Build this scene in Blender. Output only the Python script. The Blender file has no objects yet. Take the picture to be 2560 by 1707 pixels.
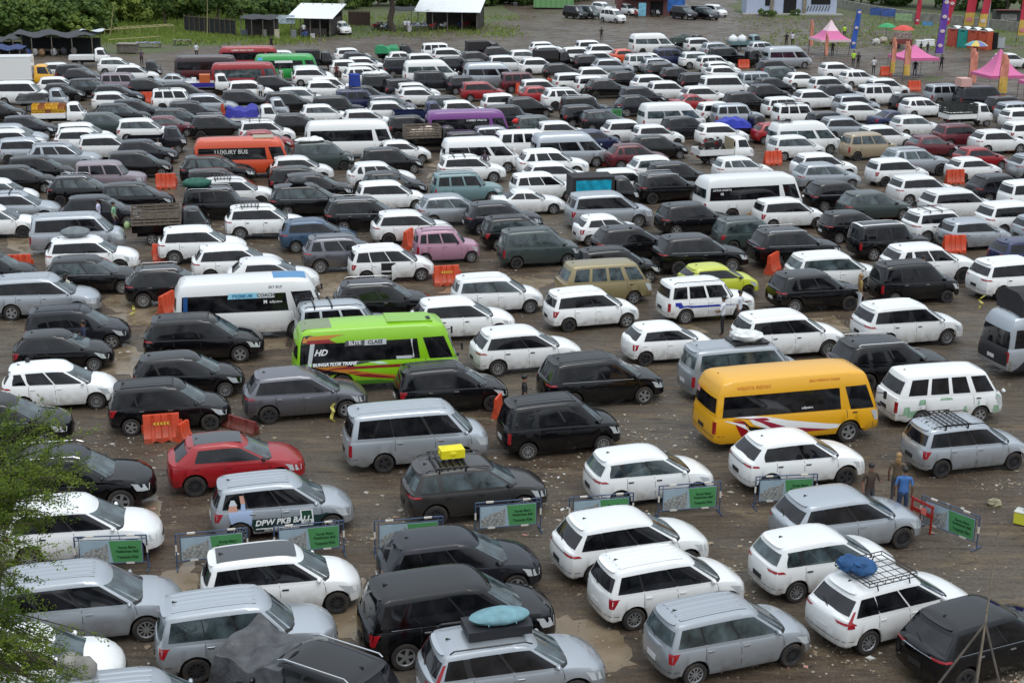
import bpy, bmesh, math, random
from mathutils import Vector, Matrix
import numpy as np
R_ = math.radians
random.seed(7)
scene = bpy.context.scene
col = scene.collection

# ---------------------------------------------------------------- camera, light, exposure
CAM_H, PITCH, ROLL, FPX = 18.15, R_(17.53), R_(0.49), 3600.0
cam_d = bpy.data.cameras.new("camera"); cam = bpy.data.objects.new("camera", cam_d); col.objects.link(cam)
cam_d.sensor_width = 36.0; cam_d.lens = 36.0*FPX/2560.0; cam_d.clip_start = .5; cam_d.clip_end = 6000
cam.matrix_world = (Matrix.Translation((0, 0, CAM_H)) @ Matrix.Rotation(math.pi/2-PITCH, 4, 'X') @ Matrix.Rotation(ROLL, 4, 'Z'))
scene.camera = cam
world = bpy.data.worlds.new("World"); scene.world = world; world.use_nodes = True
wn = world.node_tree; wn.nodes.clear()
wo = wn.nodes.new('ShaderNodeOutputWorld'); wb = wn.nodes.new('ShaderNodeBackground'); sky = wn.nodes.new('ShaderNodeTexSky')
SUN_EL, SUN_ROT = R_(58), R_(150)
sky.sky_type = 'NISHITA'; sky.sun_disc = False; sky.sun_elevation = SUN_EL; sky.sun_rotation = SUN_ROT
sky.air_density = 1.0; sky.dust_density = 5.0; sky.ozone_density = 1.0
hs = wn.nodes.new('ShaderNodeHueSaturation'); hs.inputs['Saturation'].default_value = .55
wn.links.new(sky.outputs[0], hs.inputs['Color'])
# overcast: cloud brightness rises from horizon to zenith
wt_ = wn.nodes.new('ShaderNodeTexCoord'); ws_ = wn.nodes.new('ShaderNodeSeparateXYZ'); wr_ = wn.nodes.new('ShaderNodeMapRange'); wm_ = wn.nodes.new('ShaderNodeMix'); wx_ = wn.nodes.new('ShaderNodeMix')
wm_.data_type = wx_.data_type = 'RGBA'; wn.links.new(wt_.outputs['Generated'], ws_.inputs[0]); wn.links.new(ws_.outputs['Z'], wr_.inputs['Value'])
wn.links.new(wr_.outputs['Result'], wm_.inputs['Factor']); wm_.inputs['A'].default_value = (1.9, 2.25, 2.7, 1); wm_.inputs['B'].default_value = (9.0, 9.9, 10.7, 1)
wx_.inputs['Factor'].default_value = .78; wn.links.new(hs.outputs[0], wx_.inputs['A']); wn.links.new(wm_.outputs['Result'], wx_.inputs['B']); wn.links.new(wx_.outputs['Result'], wb.inputs[0]); wb.inputs[1].default_value = .145
wn.links.new(wb.outputs[0], wo.inputs[0])
sun_d = bpy.data.lights.new("sun", 'SUN'); sun_d.energy = 0.6; sun_d.angle = R_(25); sun_d.color = (1, .98, .95)
sun = bpy.data.objects.new("sun", sun_d); col.objects.link(sun)
sd = Vector((math.sin(SUN_ROT)*math.cos(SUN_EL), math.cos(SUN_ROT)*math.cos(SUN_EL), math.sin(SUN_EL)))
sun.rotation_euler = sd.to_track_quat('Z', 'Y').to_euler()
scene.view_settings.view_transform = 'Standard'; scene.view_settings.look = 'None'
scene.view_settings.exposure = 0.30; scene.view_settings.gamma = 1.0

# ---------------------------------------------------------------- picture point -> world point
CM = cam.matrix_world.copy()
def ray(u, v):
    return (CM.to_3x3() @ Vector(((u-1280)/FPX, -(v-853.5)/FPX, -1))).normalized()
def at(u, v, z=0.0):                       # the point at height z seen at photo pixel (u, v)
    d = ray(u, v); t = (z-CAM_H)/d.z
    return Vector((d.x*t, d.y*t, z))
CI = CM.inverted()
def to_px(p):
    q = CI @ Vector(p)
    return (1280+FPX*q.x/-q.z, 853.5-FPX*q.y/-q.z, -q.z)

# ---------------------------------------------------------------- materials
MATS = {}
def mat(name, c, rough=.6, metal=0., coat=0., noise=0., nscale=5., bump=0., bscale=30., spec=.5, dirt=0., alpha=None, emit=None):
    if name in MATS: return MATS[name]
    m = bpy.data.materials.new(name); m.use_nodes = True; MATS[name] = m
    nt = m.node_tree; b = nt.nodes['Principled BSDF']
    b.inputs['Base Color'].default_value = (*c, 1); b.inputs['Roughness'].default_value = rough
    b.inputs['Metallic'].default_value = metal; b.inputs['Coat Weight'].default_value = coat
    b.inputs['Coat Roughness'].default_value = .08; b.inputs['Specular IOR Level'].default_value = spec
    src = None
    if noise or dirt or bump:
        tc = nt.nodes.new('ShaderNodeTexCoord')
    if noise:
        n = nt.nodes.new('ShaderNodeTexNoise'); n.inputs['Scale'].default_value = nscale; n.inputs['Detail'].default_value = 6
        nt.links.new(tc.outputs['Object'], n.inputs['Vector'])
        r = nt.nodes.new('ShaderNodeMapRange'); r.inputs['From Min'].default_value = .3; r.inputs['From Max'].default_value = .7
        r.inputs['To Min'].default_value = 1-noise; r.inputs['To Max'].default_value = 1+noise
        nt.links.new(n.outputs['Fac'], r.inputs['Value'])
        mx = nt.nodes.new('ShaderNodeMix'); mx.data_type = 'RGBA'; mx.blend_type = 'MULTIPLY'; mx.inputs['Factor'].default_value = 1
        mx.inputs['A'].default_value = (*c, 1); nt.links.new(r.outputs['Result'], mx.inputs['B']); src = mx.outputs['Result']
    if dirt:                                # road dirt thrown up on the lower body, in blotches
        oi = nt.nodes.new('ShaderNodeObjectInfo')
        sp = nt.nodes.new('ShaderNodeSeparateXYZ'); nt.links.new(tc.outputs['Object'], sp.inputs[0])
        n = nt.nodes.new('ShaderNodeTexNoise'); n.inputs['Scale'].default_value = 3.5; n.inputs['Detail'].default_value = 7
        ad = nt.nodes.new('ShaderNodeVectorMath'); ad.operation = 'ADD'
        nt.links.new(tc.outputs['Object'], ad.inputs[0]); nt.links.new(oi.outputs['Location'], ad.inputs[1]); nt.links.new(ad.outputs[0], n.inputs['Vector'])
        mr = nt.nodes.new('ShaderNodeMapRange'); mr.inputs['From Min'].default_value = .85; mr.inputs['From Max'].default_value = .2
        nt.links.new(sp.outputs['Z'], mr.inputs['Value'])
        mu = nt.nodes.new('ShaderNodeMath'); mu.operation = 'MULTIPLY'; nt.links.new(mr.outputs['Result'], mu.inputs[0])
        r2 = nt.nodes.new('ShaderNodeMapRange'); r2.inputs['From Min'].default_value = .35; r2.inputs['From Max'].default_value = .7
        nt.links.new(n.outputs['Fac'], r2.inputs['Value']); nt.links.new(r2.outputs['Result'], mu.inputs[1])
        m3 = nt.nodes.new('ShaderNodeMath'); m3.operation = 'MULTIPLY'; m3.inputs[1].default_value = dirt; nt.links.new(mu.outputs[0], m3.inputs[0])
        # small per car value shift
        r4 = nt.nodes.new('ShaderNodeMapRange'); r4.inputs['To Min'].default_value = .86; r4.inputs['To Max'].default_value = 1.06
        nt.links.new(oi.outputs['Random'], r4.inputs['Value'])
        mm = nt.nodes.new('ShaderNodeMix'); mm.data_type = 'RGBA'; mm.blend_type = 'MULTIPLY'; mm.inputs['Factor'].default_value = 1
        if src: nt.links.new(src, mm.inputs['A'])
        else: mm.inputs['A'].default_value = (*c, 1)
        nt.links.new(r4.outputs['Result'], mm.inputs['B'])
        mx = nt.nodes.new('ShaderNodeMix'); mx.data_type = 'RGBA'; nt.links.new(m3.outputs[0], mx.inputs['Factor'])
        nt.links.new(mm.outputs['Result'], mx.inputs['A']); mx.inputs['B'].default_value = (.17, .125, .085, 1); src = mx.outputs['Result']
    if src: nt.links.new(src, b.inputs['Base Color'])
    if bump:
        n = nt.nodes.new('ShaderNodeTexNoise'); n.inputs['Scale'].default_value = bscale; n.inputs['Detail'].default_value = 5
        nt.links.new(tc.outputs['Object'], n.inputs['Vector'])
        bp = nt.nodes.new('ShaderNodeBump'); bp.inputs['Strength'].default_value = bump; bp.inputs['Distance'].default_value = .05
        nt.links.new(n.outputs['Fac'], bp.inputs['Height']); nt.links.new(bp.outputs[0], b.inputs['Normal'])
    if emit: b.inputs['Emission Color'].default_value = (*c, 1); b.inputs['Emission Strength'].default_value = emit
    return m
PC = {  # letter: (colour, metallic, word)
 'w': ((.80, .81, .80), 0, 'white'), 's': ((.40, .43, .46), .5, 'silver'), 'g': ((.17, .17, .19), .7, 'grey'), 'b': ((.0035, .0035, .0045), 0, 'black'),
 'c': ((.017, .018, .024), .2, 'charcoal'), 'q': ((.035, .032, .03), .2, 'dark brown grey'), 'h': ((.045, .062, .06), .2, 'dark green grey'),
 'r': ((.30, .008, .012), .1, 'red'), 'm': ((.11, .012, .02), .2, 'maroon'), 'n': ((.015, .022, .075), .2, 'navy blue'), 'v': ((.045, .085, .14), .3, 'steel blue'),
 'o': ((.62, .075, .02), 0, 'orange'), 'y': ((.80, .40, .012), 0, 'yellow'), 'l': ((.24, .52, .012), 0, 'lime green'), 'z': ((.50, .55, .04), 0, 'yellow green'),
 'k': ((.27, .22, .11), .2, 'gold'), 'e': ((.35, .28, .19), .2, 'beige'), 't': ((.16, .26, .27), .1, 'teal grey'), 'p': ((.42, .22, .30), .1, 'pink'),
 'u': ((.15, .03, .19), 0, 'purple'), 'd': ((.27, .22, .25), .2, 'mauve grey'), 'f': ((.02, .32, .06), 0, 'green'), 'x': ((.03, .012, .014), 0, 'black and maroon')}
def paint(c):
    rgb, me, _ = PC[c]
    return mat('paint_'+PC[c][2].replace(' ', '_'), rgb, .26 if c not in 'bc' else .08, me, .35 if c not in 'bc' else 0, spec=.5 if c not in 'bc' else .55, dirt=.7 if c in 'wsg' else .08)
GLASS = mat('tinted_glass', (.010, .010, .012), .05, 0, .0, spec=.6, noise=.9, nscale=2.2)
GLASS2 = mat('clear_glass', (.05, .07, .075), .04, 0, .0, spec=.9, noise=.8, nscale=2.2)  # blue-grey base colour brightened to stand in for sky reflected in the panes
BLACK = mat('black_plastic', (.014, .014, .015), .55, dirt=.5)
SEAM = mat('door_gap', (.01, .01, .01), .8)
TYRE = mat('tyre_rubber', (.016, .015, .015), .85, dirt=.2)
ALLOY = mat('alloy', (.42, .43, .44), .35, .7)
DARKRIM = mat('dark_alloy', (.05, .05, .055), .4, .5)
TAIL = mat('tail_lamp_red', (.30, .008, .014), .15, coat=.6)
HEAD = mat('head_lamp', (.62, .66, .68), .12, .3, coat=.8)
PLATE = mat('number_plate', (.02, .02, .02), .5)
PLATEW = mat('number_plate_white', (.6, .6, .6), .5)
CHROME = mat('chrome', (.65, .66, .68), .18, .9)
UNDER = mat('underbody', (.008, .008, .008), .9)
WHITE = mat('white_paint', (.78, .79, .78), .5)
RACKM = mat('black_metal_bar', (.015, .015, .017), .4, .3)

# ---------------------------------------------------------------- object helpers
def tag(o, label=None, cat=None, group=None, kind=None):
    if label: o['label'] = label
    if cat: o['category'] = cat
    if group: o['group'] = group
    if kind: o['kind'] = kind
    return o
def empty(name, loc=(0, 0, 0), rz=0.):
    o = bpy.data.objects.new(name, None); col.objects.link(o); o.location = loc; o.rotation_euler = (0, 0, rz); o.empty_display_size = .3; return o
def link(name, me, parent=None, m=None):
    o = bpy.data.objects.new(name, me); col.objects.link(o); o.parent = parent
    if m is not None:
        if not me.materials: me.materials.append(m)
        elif me.materials[0] is not m:
            o.material_slots[0].link = 'OBJECT'; o.material_slots[0].material = m
    return o
def copy_tree(o, parent=None):
    c = o.copy(); col.objects.link(c); c.parent = parent
    for ch in o.children: copy_tree(ch, c)
    return c
class MB:
    """collects vertices and faces for ONE mesh"""
    def __init__(s): s.v = []; s.f = []; s.mi = []; s.mats = []; s.cur = 0
    def use(s, m):
        if m not in s.mats: s.mats.append(m)
        s.cur = s.mats.index(m); return s
    def add(s, vs, fs):
        o = len(s.v); s.v += [tuple(p) for p in vs]; s.f += [tuple(i+o for i in f) for f in fs]; s.mi += [s.cur]*len(fs); return s
    def box(s, c, d, rz=0., ry=0., rx=0.):
        M = Matrix.Translation(c) @ Matrix.Rotation(rz, 4, 'Z') @ Matrix.Rotation(ry, 4, 'Y') @ Matrix.Rotation(rx, 4, 'X')
        h = [x/2 for x in d]
        vs = [M @ Vector((a*h[0], b*h[1], e*h[2])) for a in (-1, 1) for b in (-1, 1) for e in (-1, 1)]
        return s.add(vs, [(0, 1, 3, 2), (4, 6, 7, 5), (0, 4, 5, 1), (2, 3, 7, 6), (0, 2, 6, 4), (1, 5, 7, 3)])
    def tube(s, p, q, r, n=8, r2=None):
        p, q = Vector(p), Vector(q); d = (q-p)
        if d.length < 1e-6: return s
        d.normalize(); a = d.orthogonal().normalized(); b = d.cross(a); r2 = r if r2 is None else r2
        vs = [p+(a*math.cos(t)+b*math.sin(t))*r for t in [2*math.pi*i/n for i in range(n)]]+[q+(a*math.cos(t)+b*math.sin(t))*r2 for t in [2*math.pi*i/n for i in range(n)]]
        return s.add(vs, [(i, (i+1) % n, n+(i+1) % n, n+i) for i in range(n)]+[tuple(range(n-1, -1, -1)), tuple(range(n, 2*n))])
    def path(s, pts, r, n=6):
        for a, b in zip(pts, pts[1:]): s.tube(a, b, r, n)
        return s
    def grid(s, P):                        # P[i][j] points
        n, m = len(P), len(P[0])
        return s.add([p for row in P for p in row], [(i*m+j, (i+1)*m+j, (i+1)*m+j+1, i*m+j+1) for i in range(n-1) for j in range(m-1)])
    def blob(s, c, rad, n=8, m=6, jit=0., seed=0):
        rr = random.Random(seed); c = Vector(c); P = []
        for i in range(m+1):
            th = math.pi*i/m; row = []
            for j in range(n):
                k = 1+jit*(rr.random()-.5)*(0 if i in (0, m) else 1)
                ph = 2*math.pi*j/n
                row.append(c+Vector((rad[0]*math.sin(th)*math.cos(ph)*k, rad[1]*math.sin(th)*math.sin(ph)*k, rad[2]*math.cos(th)*k)))
            P.append(row+[row[0]])
        return s.grid(P[::-1])
    def mesh(s, name, smooth=False, ang=35):
        me = bpy.data.meshes.new(name); me.from_pydata(s.v, [], s.f)
        for m in s.mats: me.materials.append(m)
        if s.mats and len(s.mats) > 1: me.polygons.foreach_set('material_index', s.mi)
        if smooth:
            me.polygons.foreach_set('use_smooth', [True]*len(me.polygons)); me.update(); me.set_sharp_from_angle(angle=R_(ang))
        me.update(); return me
    def build(s, name, m=None, parent=None, smooth=False, ang=35):
        if m is not None and not s.mats: s.mats = [m]
        return link(name, s.mesh(name, smooth, ang), parent)
def text_mesh(txt, size, bold=0.01, shear=0., extr=.003):
    cu = bpy.data.curves.new('text', 'FONT'); cu.body = txt; cu.size = size; cu.align_x = 'CENTER'; cu.align_y = 'CENTER'
    cu.offset = bold*size; cu.shear = shear; cu.extrude = extr; cu.resolution_u = 2
    o = bpy.data.objects.new('text', cu); col.objects.link(o)
    dg = bpy.context.evaluated_depsgraph_get(); me = bpy.data.meshes.new_from_object(o.evaluated_get(dg))
    bpy.data.objects.remove(o); bpy.data.curves.remove(cu); me.name = 'lettering'; return me
def text_on(name, txt, size, m, parent, loc, rot, **k):
    me = text_mesh(txt, size, **k); me.materials.clear(); me.materials.append(m)
    o = link(name, me, parent); o.location = loc; o.rotation_euler = rot; return o

# ---------------------------------------------------------------- vehicle bodies
# L, W, H, wheelbase, rear overhang, tyre radius, ground clearance, belt rear, belt front, nose z, hood (screen base from front), screen top from front, rear glass base, rear glass top, tumblehome
TY = {
 'mpv': (4.19, 1.66, 1.67, 2.655, .78, .31, .24, 1.02, .96, .72, .84, 1.74, .05, .26, .12),
 'xmpv': (4.47, 1.75, 1.67, 2.75, .85, .33, .25, 1.04, .98, .76, .98, 1.98, .10, .50, .13),
 'inn': (4.73, 1.82, 1.78, 2.75, 1.0, .345, .25, 1.10, 1.03, .80, .98, 1.95, .08, .38, .12),
 'suv': (4.45, 1.76, 1.74, 2.69, .82, .36, .30, 1.10, 1.05, .84, 1.02, 1.92, .10, .38, .13),
 'fort': (4.80, 1.86, 1.84, 2.75, 1.0, .39, .32, 1.18, 1.12, .94, 1.18, 2.12, .12, .45, .13),
 'hat': (3.82, 1.68, 1.50, 2.45, .62, .29, .22, .97, .91, .66, .80, 1.72, .08, .48, .14),
 'mpv2': (4.09, 1.65, 1.60, 2.525, .78, .30, .23, 1.03, .95, .72, .86, 1.80, .06, .34, .13),
 'suv2': (4.36, 1.76, 1.69, 2.65, .80, .35, .28, 1.10, 1.02, .80, 1.04, 1.98, .10, .55, .14),
 'hrv': (4.30, 1.77, 1.60, 2.61, .80, .34, .26, 1.07, .98, .76, 1.0, 2.0, .12, .66, .15),
 'sed': (4.42, 1.70, 1.40, 2.58, .95, .30, .20, .93, .88, .64, 1.22, 2.05, .62, 1.25, .15),
 'apv': (4.16, 1.66, 1.86, 2.63, .76, .31, .25, 1.12, 1.06, .86, .60, 1.45, .06, .24, .12),
 'tvan': (4.80, 1.75, 1.97, 2.58, 1.2, .32, .26, 1.15, 1.10, .92, .52, 1.28, .06, .22, .12),
 'l300': (4.38, 1.68, 1.93, 2.30, 1.1, .31, .26, 1.15, 1.10, .95, .22, .80, .10, .42, .11),
 'kij': (4.40, 1.67, 1.82, 2.65, .92, .33, .28, 1.10, 1.05, .94, 1.20, 1.68, .06, .18, .10),
 'kij2': (4.40, 1.70, 1.80, 2.65, .92, .33, .26, 1.08, 1.03, .88, 1.12, 1.80, .06, .22, .11),
 'kar': (3.41, 1.58, 1.70, 2.36, .50, .28, .22, 1.05, 1.00, .86, .88, 1.35, .05, .14, .09),
 'alp': (4.97, 1.86, 1.92, 3.0, .95, .36, .20, 1.12, 1.07, .92, .92, 1.95, .08, .34, .10),
 'com': (5.38, 1.88, 2.28, 3.11, 1.25, .34, .26, 1.24, 1.15, .98, .42, 1.50, .06, .26, .15),
 'bus': (6.30, 2.06, 2.54, 3.30, 1.75, .39, .36, 1.30, 1.24, 1.00, .10, .66, .05, .26, .14),
 'cab': (1.62, 1.60, 1.84, 9.0, .5, .3, .45, 1.18, 1.12, .95, .26, .70, .04, .06, .10),
 'tcab': (1.75, 1.85, 2.20, 9.0, .5, .3, .55, 1.40, 1.32, 1.10, .16, .60, .04, .06, .12),
}
# side windows: (u0 bottom, u1 bottom, u0 top, u1 top, t0, t1)
WIN = {
 'mpv2': [(.10, .27, .05, .19), (.31, .61, .27, .60), (.63, .975, .63, .97)],
 'suv2': [(.13, .25, .06, .14), (.29, .60, .24, .59), (.62, .975, .62, .97)],
 'mpv': [(.05, .29, .05, .27), (.31, .61, .29, .63), (.63, .975, .65, .97)],
 'xmpv': [(.06, .30, .03, .22), (.31, .61, .24, .60), (.63, .975, .62, .97)],
 'inn': [(.05, .30, .03, .27), (.32, .61, .29, .61), (.63, .975, .63, .97)],
 'suv': [(.06, .25, .04, .20), (.31, .60, .28, .60), (.63, .975, .63, .97)],
 'fort': [(.05, .25, .10, .22), (.31, .60, .27, .60), (.63, .975, .63, .97)],
 'hat': [(.12, .50, .10, .48), (.53, .975, .51, .97)],
 'hrv': [(.20, .52, .16, .44), (.54, .975, .47, .97)],
 'sed': [(.08, .48, .06, .46), (.51, .96, .50, .95)],
 'apv': [(.04, .29, .04, .29), (.32, .62, .32, .62), (.65, .975, .65, .97)],
 'tvan': [(.05, .36, .05, .36), (.37, .68, .37, .68), (.71, .975, .71, .97)],
 'l300': [(.08, .27, .06, .26), (.31, .50, .30, .50), (.54, .72, .54, .72), (.78, .975, .78, .97)],
 'kij': [(.05, .29, .05, .29), (.33, .61, .33, .61), (.65, .975, .65, .97)],
 'kij2': [(.05, .35, .05, .35), (.36, .63, .36, .63), (.66, .975, .66, .97)],
 'kar': [(.05, .20, .05, .20), (.24, .56, .24, .56), (.60, .97, .60, .96)],
 'alp': [(.04, .32, .03, .26), (.33, .64, .27, .62), (.66, .975, .64, .97)],
 'com': [(.05, .36, .05, .36), (.37, .66, .37, .67), (.71, .975, .72, .97)],
 'bus': [(.035, .77, .035, .79), (.83, .98, .83, .975)],
 'cab': [(.22, .96, .22, .95)], 'tcab': [(.22, .96, .22, .95)],
}
K = 8
class Body:
    def __init__(s, ty):
        s.ty = ty
        (s.L, s.W, s.H, s.wb, s.ro, s.R, s.zl, s.bR, s.bF, s.nz, s.hd, s.wt, s.rb, s.rt, s.tum) = TY[ty]
        L = s.L; s.xw = [s.ro, s.ro+s.wb] if s.wb < L else []
        s.Ra = s.R+.065
        us = set(np.round(np.linspace(0, 1, 27), 4).tolist())
        s.bowF, s.bowR = (.38, .14) if s.hd > .7 else (.24, .11) if s.hd > .4 else (.12, .08)
        xs = [s.bowR+u*(L-s.bowR-s.bowF) for u in us]
        for x in xs[:]:
            if any(abs(x-w) < s.Ra+.03 for w in s.xw): xs.remove(x)
        for w in s.xw:
            for a in np.linspace(-1, 1, 13): xs.append(w+s.Ra*math.sin(a*math.pi/2)*1.0)
            xs += [w-s.Ra-.012, w+s.Ra+.012]
        s.xs = sorted(xs); s.U = [(x-s.bowR)/(L-s.bowR-s.bowF) for x in s.xs]; s.M = len(s.U)-1
        s.rings = [s.low(k) for k in range(5)]
        s.tall = ty in ('bus', 'com')
        s.gr = [s.green(k) for k in ((0, .5, 1, 2, 3) if s.tall else range(4))]
    def zb(s, x):
        L = s.L; x0 = L-s.hd-.12
        if x <= x0: return s.bR+(s.bF-s.bR)*max(0, x)/x0
        t = min(1, (x-x0)/max(.05, s.hd+.12))
        return s.bF+(s.nz-.05*(s.hd > .7)-s.bF)*(t**1.7)
    def zr(s, x):
        c = s.L*.48; h = s.L*.5; k = .055 if s.ty not in ('bus', 'com', 'l300', 'tvan', 'kij') else .03
        fr = max(0, (x-(s.L-s.wt-.55))/.55); return s.H-k*abs((x-c)/h)**2.3*1.6-.05*min(1.3, fr)**2*(s.hd > .5)-s.drop(x)
    def drop(s, x):
        a, b, q = {'bus': (.17, 1.5, .10), 'com': (.16, 1.2, .06), 'l300': (.05, .8, .03), 'tvan': (.05, .9, .03), 'apv': (.03, .6, .02), 'alp': (.03, .8, .02)}.get(s.ty, (0, 1, .015))
        f = max(0, min(1.3, (x-(s.L-s.wt-b*.5))/b)); g = max(0, min(1, (s.rt+.35-x)/.35)); return a*f*f+q*g*g
    def ring(s, xr, xf, hw, zf, bR, bF, tf=.15, tr=.07, lf=.85, lr=.5):
        pts = []
        for u in s.U:
            x = xr+bR+u*(xf-bF-xr-bR)
            k = 1-tf*max(0, (x-(xf-lf))/lf)**2.2-tr*max(0, ((xr+lr)-x)/lr)**2.2
            pts.append((x, -hw*k))
        kf = pts[-1][1]; kr = pts[0][1]
        P = list(pts)
        for j in range(1, K):
            a = 2*j/K-1; aa = math.sin(a*math.pi/2)*.55+a*.45
            P.append((xf-bF*abs(a)**2.4, -kf*aa*1.0 if True else 0))
        P += [(x, -y) for x, y in reversed(pts)]
        for j in range(1, K):
            a = 2*j/K-1; aa = math.sin(a*math.pi/2)*.55+a*.45
            P.append((xr+bR*abs(a)**2.4, kr*aa))
        return [(x, y, zf(x)) for x, y in P]
    def low(s, k):
        L = s.L; xr = [.04, .0, .0, .02, .05][k]; xf = [L-.06, L, L-.01, L-.05, L-.11][k]; hw = s.W/2+[-.07, -.02, 0, -.022, -.06][k]
        fr = [0, .16, .5, .88, 1.0][k]
        def zf(x):
            zb = s.zb(x); z = s.zl+fr*(zb-s.zl)
            for w in s.xw:
                d = abs(x-w)
                if d < s.Ra: z = max(z, s.R+math.sqrt(max(0, s.Ra**2-d*d))+.012*k)
            if k == 0 and not any(abs(x-w) < s.Ra for w in s.xw): z = s.zl+(.06 if (x > L-.5 or x < .35) else 0)
            return z
        return s.ring(xr, xf, hw, zf, s.bowR, s.bowF)
    def green(s, k):
        L = s.L; w0 = s.W/2-.05; w1 = s.W/2-.05-s.tum
        if k == .5:                         # window top of the high-roofed vans
            zt = {'bus': 2.06, 'com': 1.80}[s.ty]; zf = lambda x: min(zt, s.zr(x)-.16)
            return s.ring(s.rb+.07, L-s.hd+.02-(s.wt-s.hd)*.62, w0-.05, zf, .09, .12, .12, .06, .8, .45)
        xr = s.rb+[0, s.rt-s.rb, s.rt-s.rb+.04, s.rt-s.rb+.18][k]; fw = .20 if s.hd > .7 else .08 if s.hd > .4 else .02; xf = L-[s.hd-fw, s.wt-.06-fw*.6, s.wt+.02-fw*.6, s.wt+.20-fw*.6][k]
        hw = [w0, w1, w1-.05, w1-.19][k]; dz = [0, .10, .034, .0][k]
        zf = (lambda x: s.zb(x)-.03) if k == 0 else (lambda x: s.zr(x)-dz)
        return s.ring(xr, xf, hw, zf, .09, [.36, .26, .25, .22][k] if s.hd > .5 else [.14, .08, .07, .06][k], .12 if k == 0 else .09, .06, .8, .45)
    def samp(s, rings, lev, p):
        n = len(rings[0]); lev = max(0, min(len(rings)-1.0001, lev)); i = int(lev); f = lev-i; p %= n; j = int(p); g = p-j; j2 = (j+1) % n
        a = Vector(rings[i][j]).lerp(Vector(rings[i][j2]), g); b = Vector(rings[i+1][j]).lerp(Vector(rings[i+1][j2]), g)
        return a.lerp(b, f)
    def patch(s, rings, corners, ni, nj, off):
        """corners: (l0,pA,pB) bottom and (l1,pA,pB) top; returns grid points pushed out by off"""
        (l0, a0, b0), (l1, a1, b1) = corners; P = []; e = .02
        for i in range(ni+1):
            t = i/ni; row = []
            for j in range(nj+1):
                q = j/nj; l = l0+(l1-l0)*t; pa = a0+(a1-a0)*t; pb = b0+(b1-b0)*t; p = pa+(pb-pa)*q
                c = s.samp(rings, l, p); du = s.samp(rings, l, p+e)-s.samp(rings, l, p-e); dl = s.samp(rings, min(l+e, len(rings)-1.001), p)-s.samp(rings, max(l-e, 0), p)
                n = du.cross(dl); n = n.normalized() if n.length > 1e-9 else Vector((0, 0, 1))
                row.append(c+n*off)
            P.append(row)
        return P
    def pu(s, u):                           # ring parameter of side fraction u (by length)
        U = s.U
        if u <= 0: return u*3
        for i in range(s.M):
            if U[i+1] >= u: return i+(u-U[i])/(U[i+1]-U[i])
        return s.M
    def cap(s, mb, ring, camber):
        n = len(ring); M = s.M; rows = []
        rear = [ring[0]]+[ring[n-1-j] for j in range(K-1)]+[ring[2*M+K]] if False else None
        r = [ring[0]]+[ring[(n-1-j)] for j in range(K-1)]+[ring[M+K+M]]
        f = [ring[M+j] for j in range(K+1)]
        rows.append(r)
        for i in range(0, M+1):
            a, b = Vector(ring[i]), Vector(ring[M+K+M-i])
            row = []
            for j in range(K+1):
                t = j/K; p = a.lerp(b, t); p.z += camber*(1-(2*t-1)**2); row.append(p)
            rows.append(row)
        rows.append(f)
        return mb.grid([list(q) for q in rows])
    def stripflat(s, off=0): pass
def flipx(P, L):                            # centre in x
    return [[(p[0]-L/2, p[1], p[2]) for p in row] for row in P]
def mirror(P): return [[(p[0], -p[1], p[2]) for p in row][::-1] for row in P]
VEH = {}
def wheel_meshes(R, w=.2):
    key = ('wheel', R)
    if key in VEH: return VEH[key]
    N = 24; prof = [(R*.64, -w*.30), (R*.70, -w*.5), (R*.92, -w*.5), (R, -w*.36), (R, w*.36), (R*.92, w*.5), (R*.70, w*.5), (R*.64, w*.3)]
    mb = MB().use(TYRE); P = [[(r*math.cos(t), y, r*math.sin(t)) for r, y in prof] for t in [2*math.pi*i/N for i in range(N)]]; P.append(P[0]); mb.grid(P)
    mb.use(UNDER)
    for yy in (-w*.22, w*.22):
        mb.add([(0, yy, 0)]+[(R*.66*math.cos(t), yy, R*.66*math.sin(t)) for t in [2*math.pi*i/N for i in range(N)]], [(0, i+1, (i+1) % N+1) for i in range(N)])
    wm = mb.mesh('wheel', True, 40)
    rims = []
    for style in (0, 1):
        rb = MB()
        for sy in (-1, 1):
            y0 = sy*w*.42
            Q = [[(r*math.cos(t), y, r*math.sin(t)) for r, y in ((R*.67, y0), (R*.60, y0+sy*.004), (R*.56, y0-sy*.02))] for t in [2*math.pi*i/N for i in range(N)]]; Q.append(Q[0]); rb.grid(Q)
            ns = 5 if style == 0 else 10
            for k in range(ns):
                t = 2*math.pi*k/ns+.2; c, s_ = math.cos(t), math.sin(t); wd = R*(.11 if style == 0 else .05)
                a = [(R*.08, -wd), (R*.60, -wd*1.2), (R*.60, wd*1.2), (R*.08, wd)]
                rb.add([(x*c-z*s_, y0-sy*.008, x*s_+z*c) for x, z in a], [(0, 1, 2, 3)])
            rb.add([(0, y0, 0)]+[(R*.16*math.cos(t), y0, R*.16*math.sin(t)) for t in [2*math.pi*i/10 for i in range(10)]], [(0, i+1, (i+1) % 10+1) for i in range(10)])
        rims.append(rb.mesh('rim', False))
    VEH[key] = (wm, rims); return VEH[key]
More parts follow.
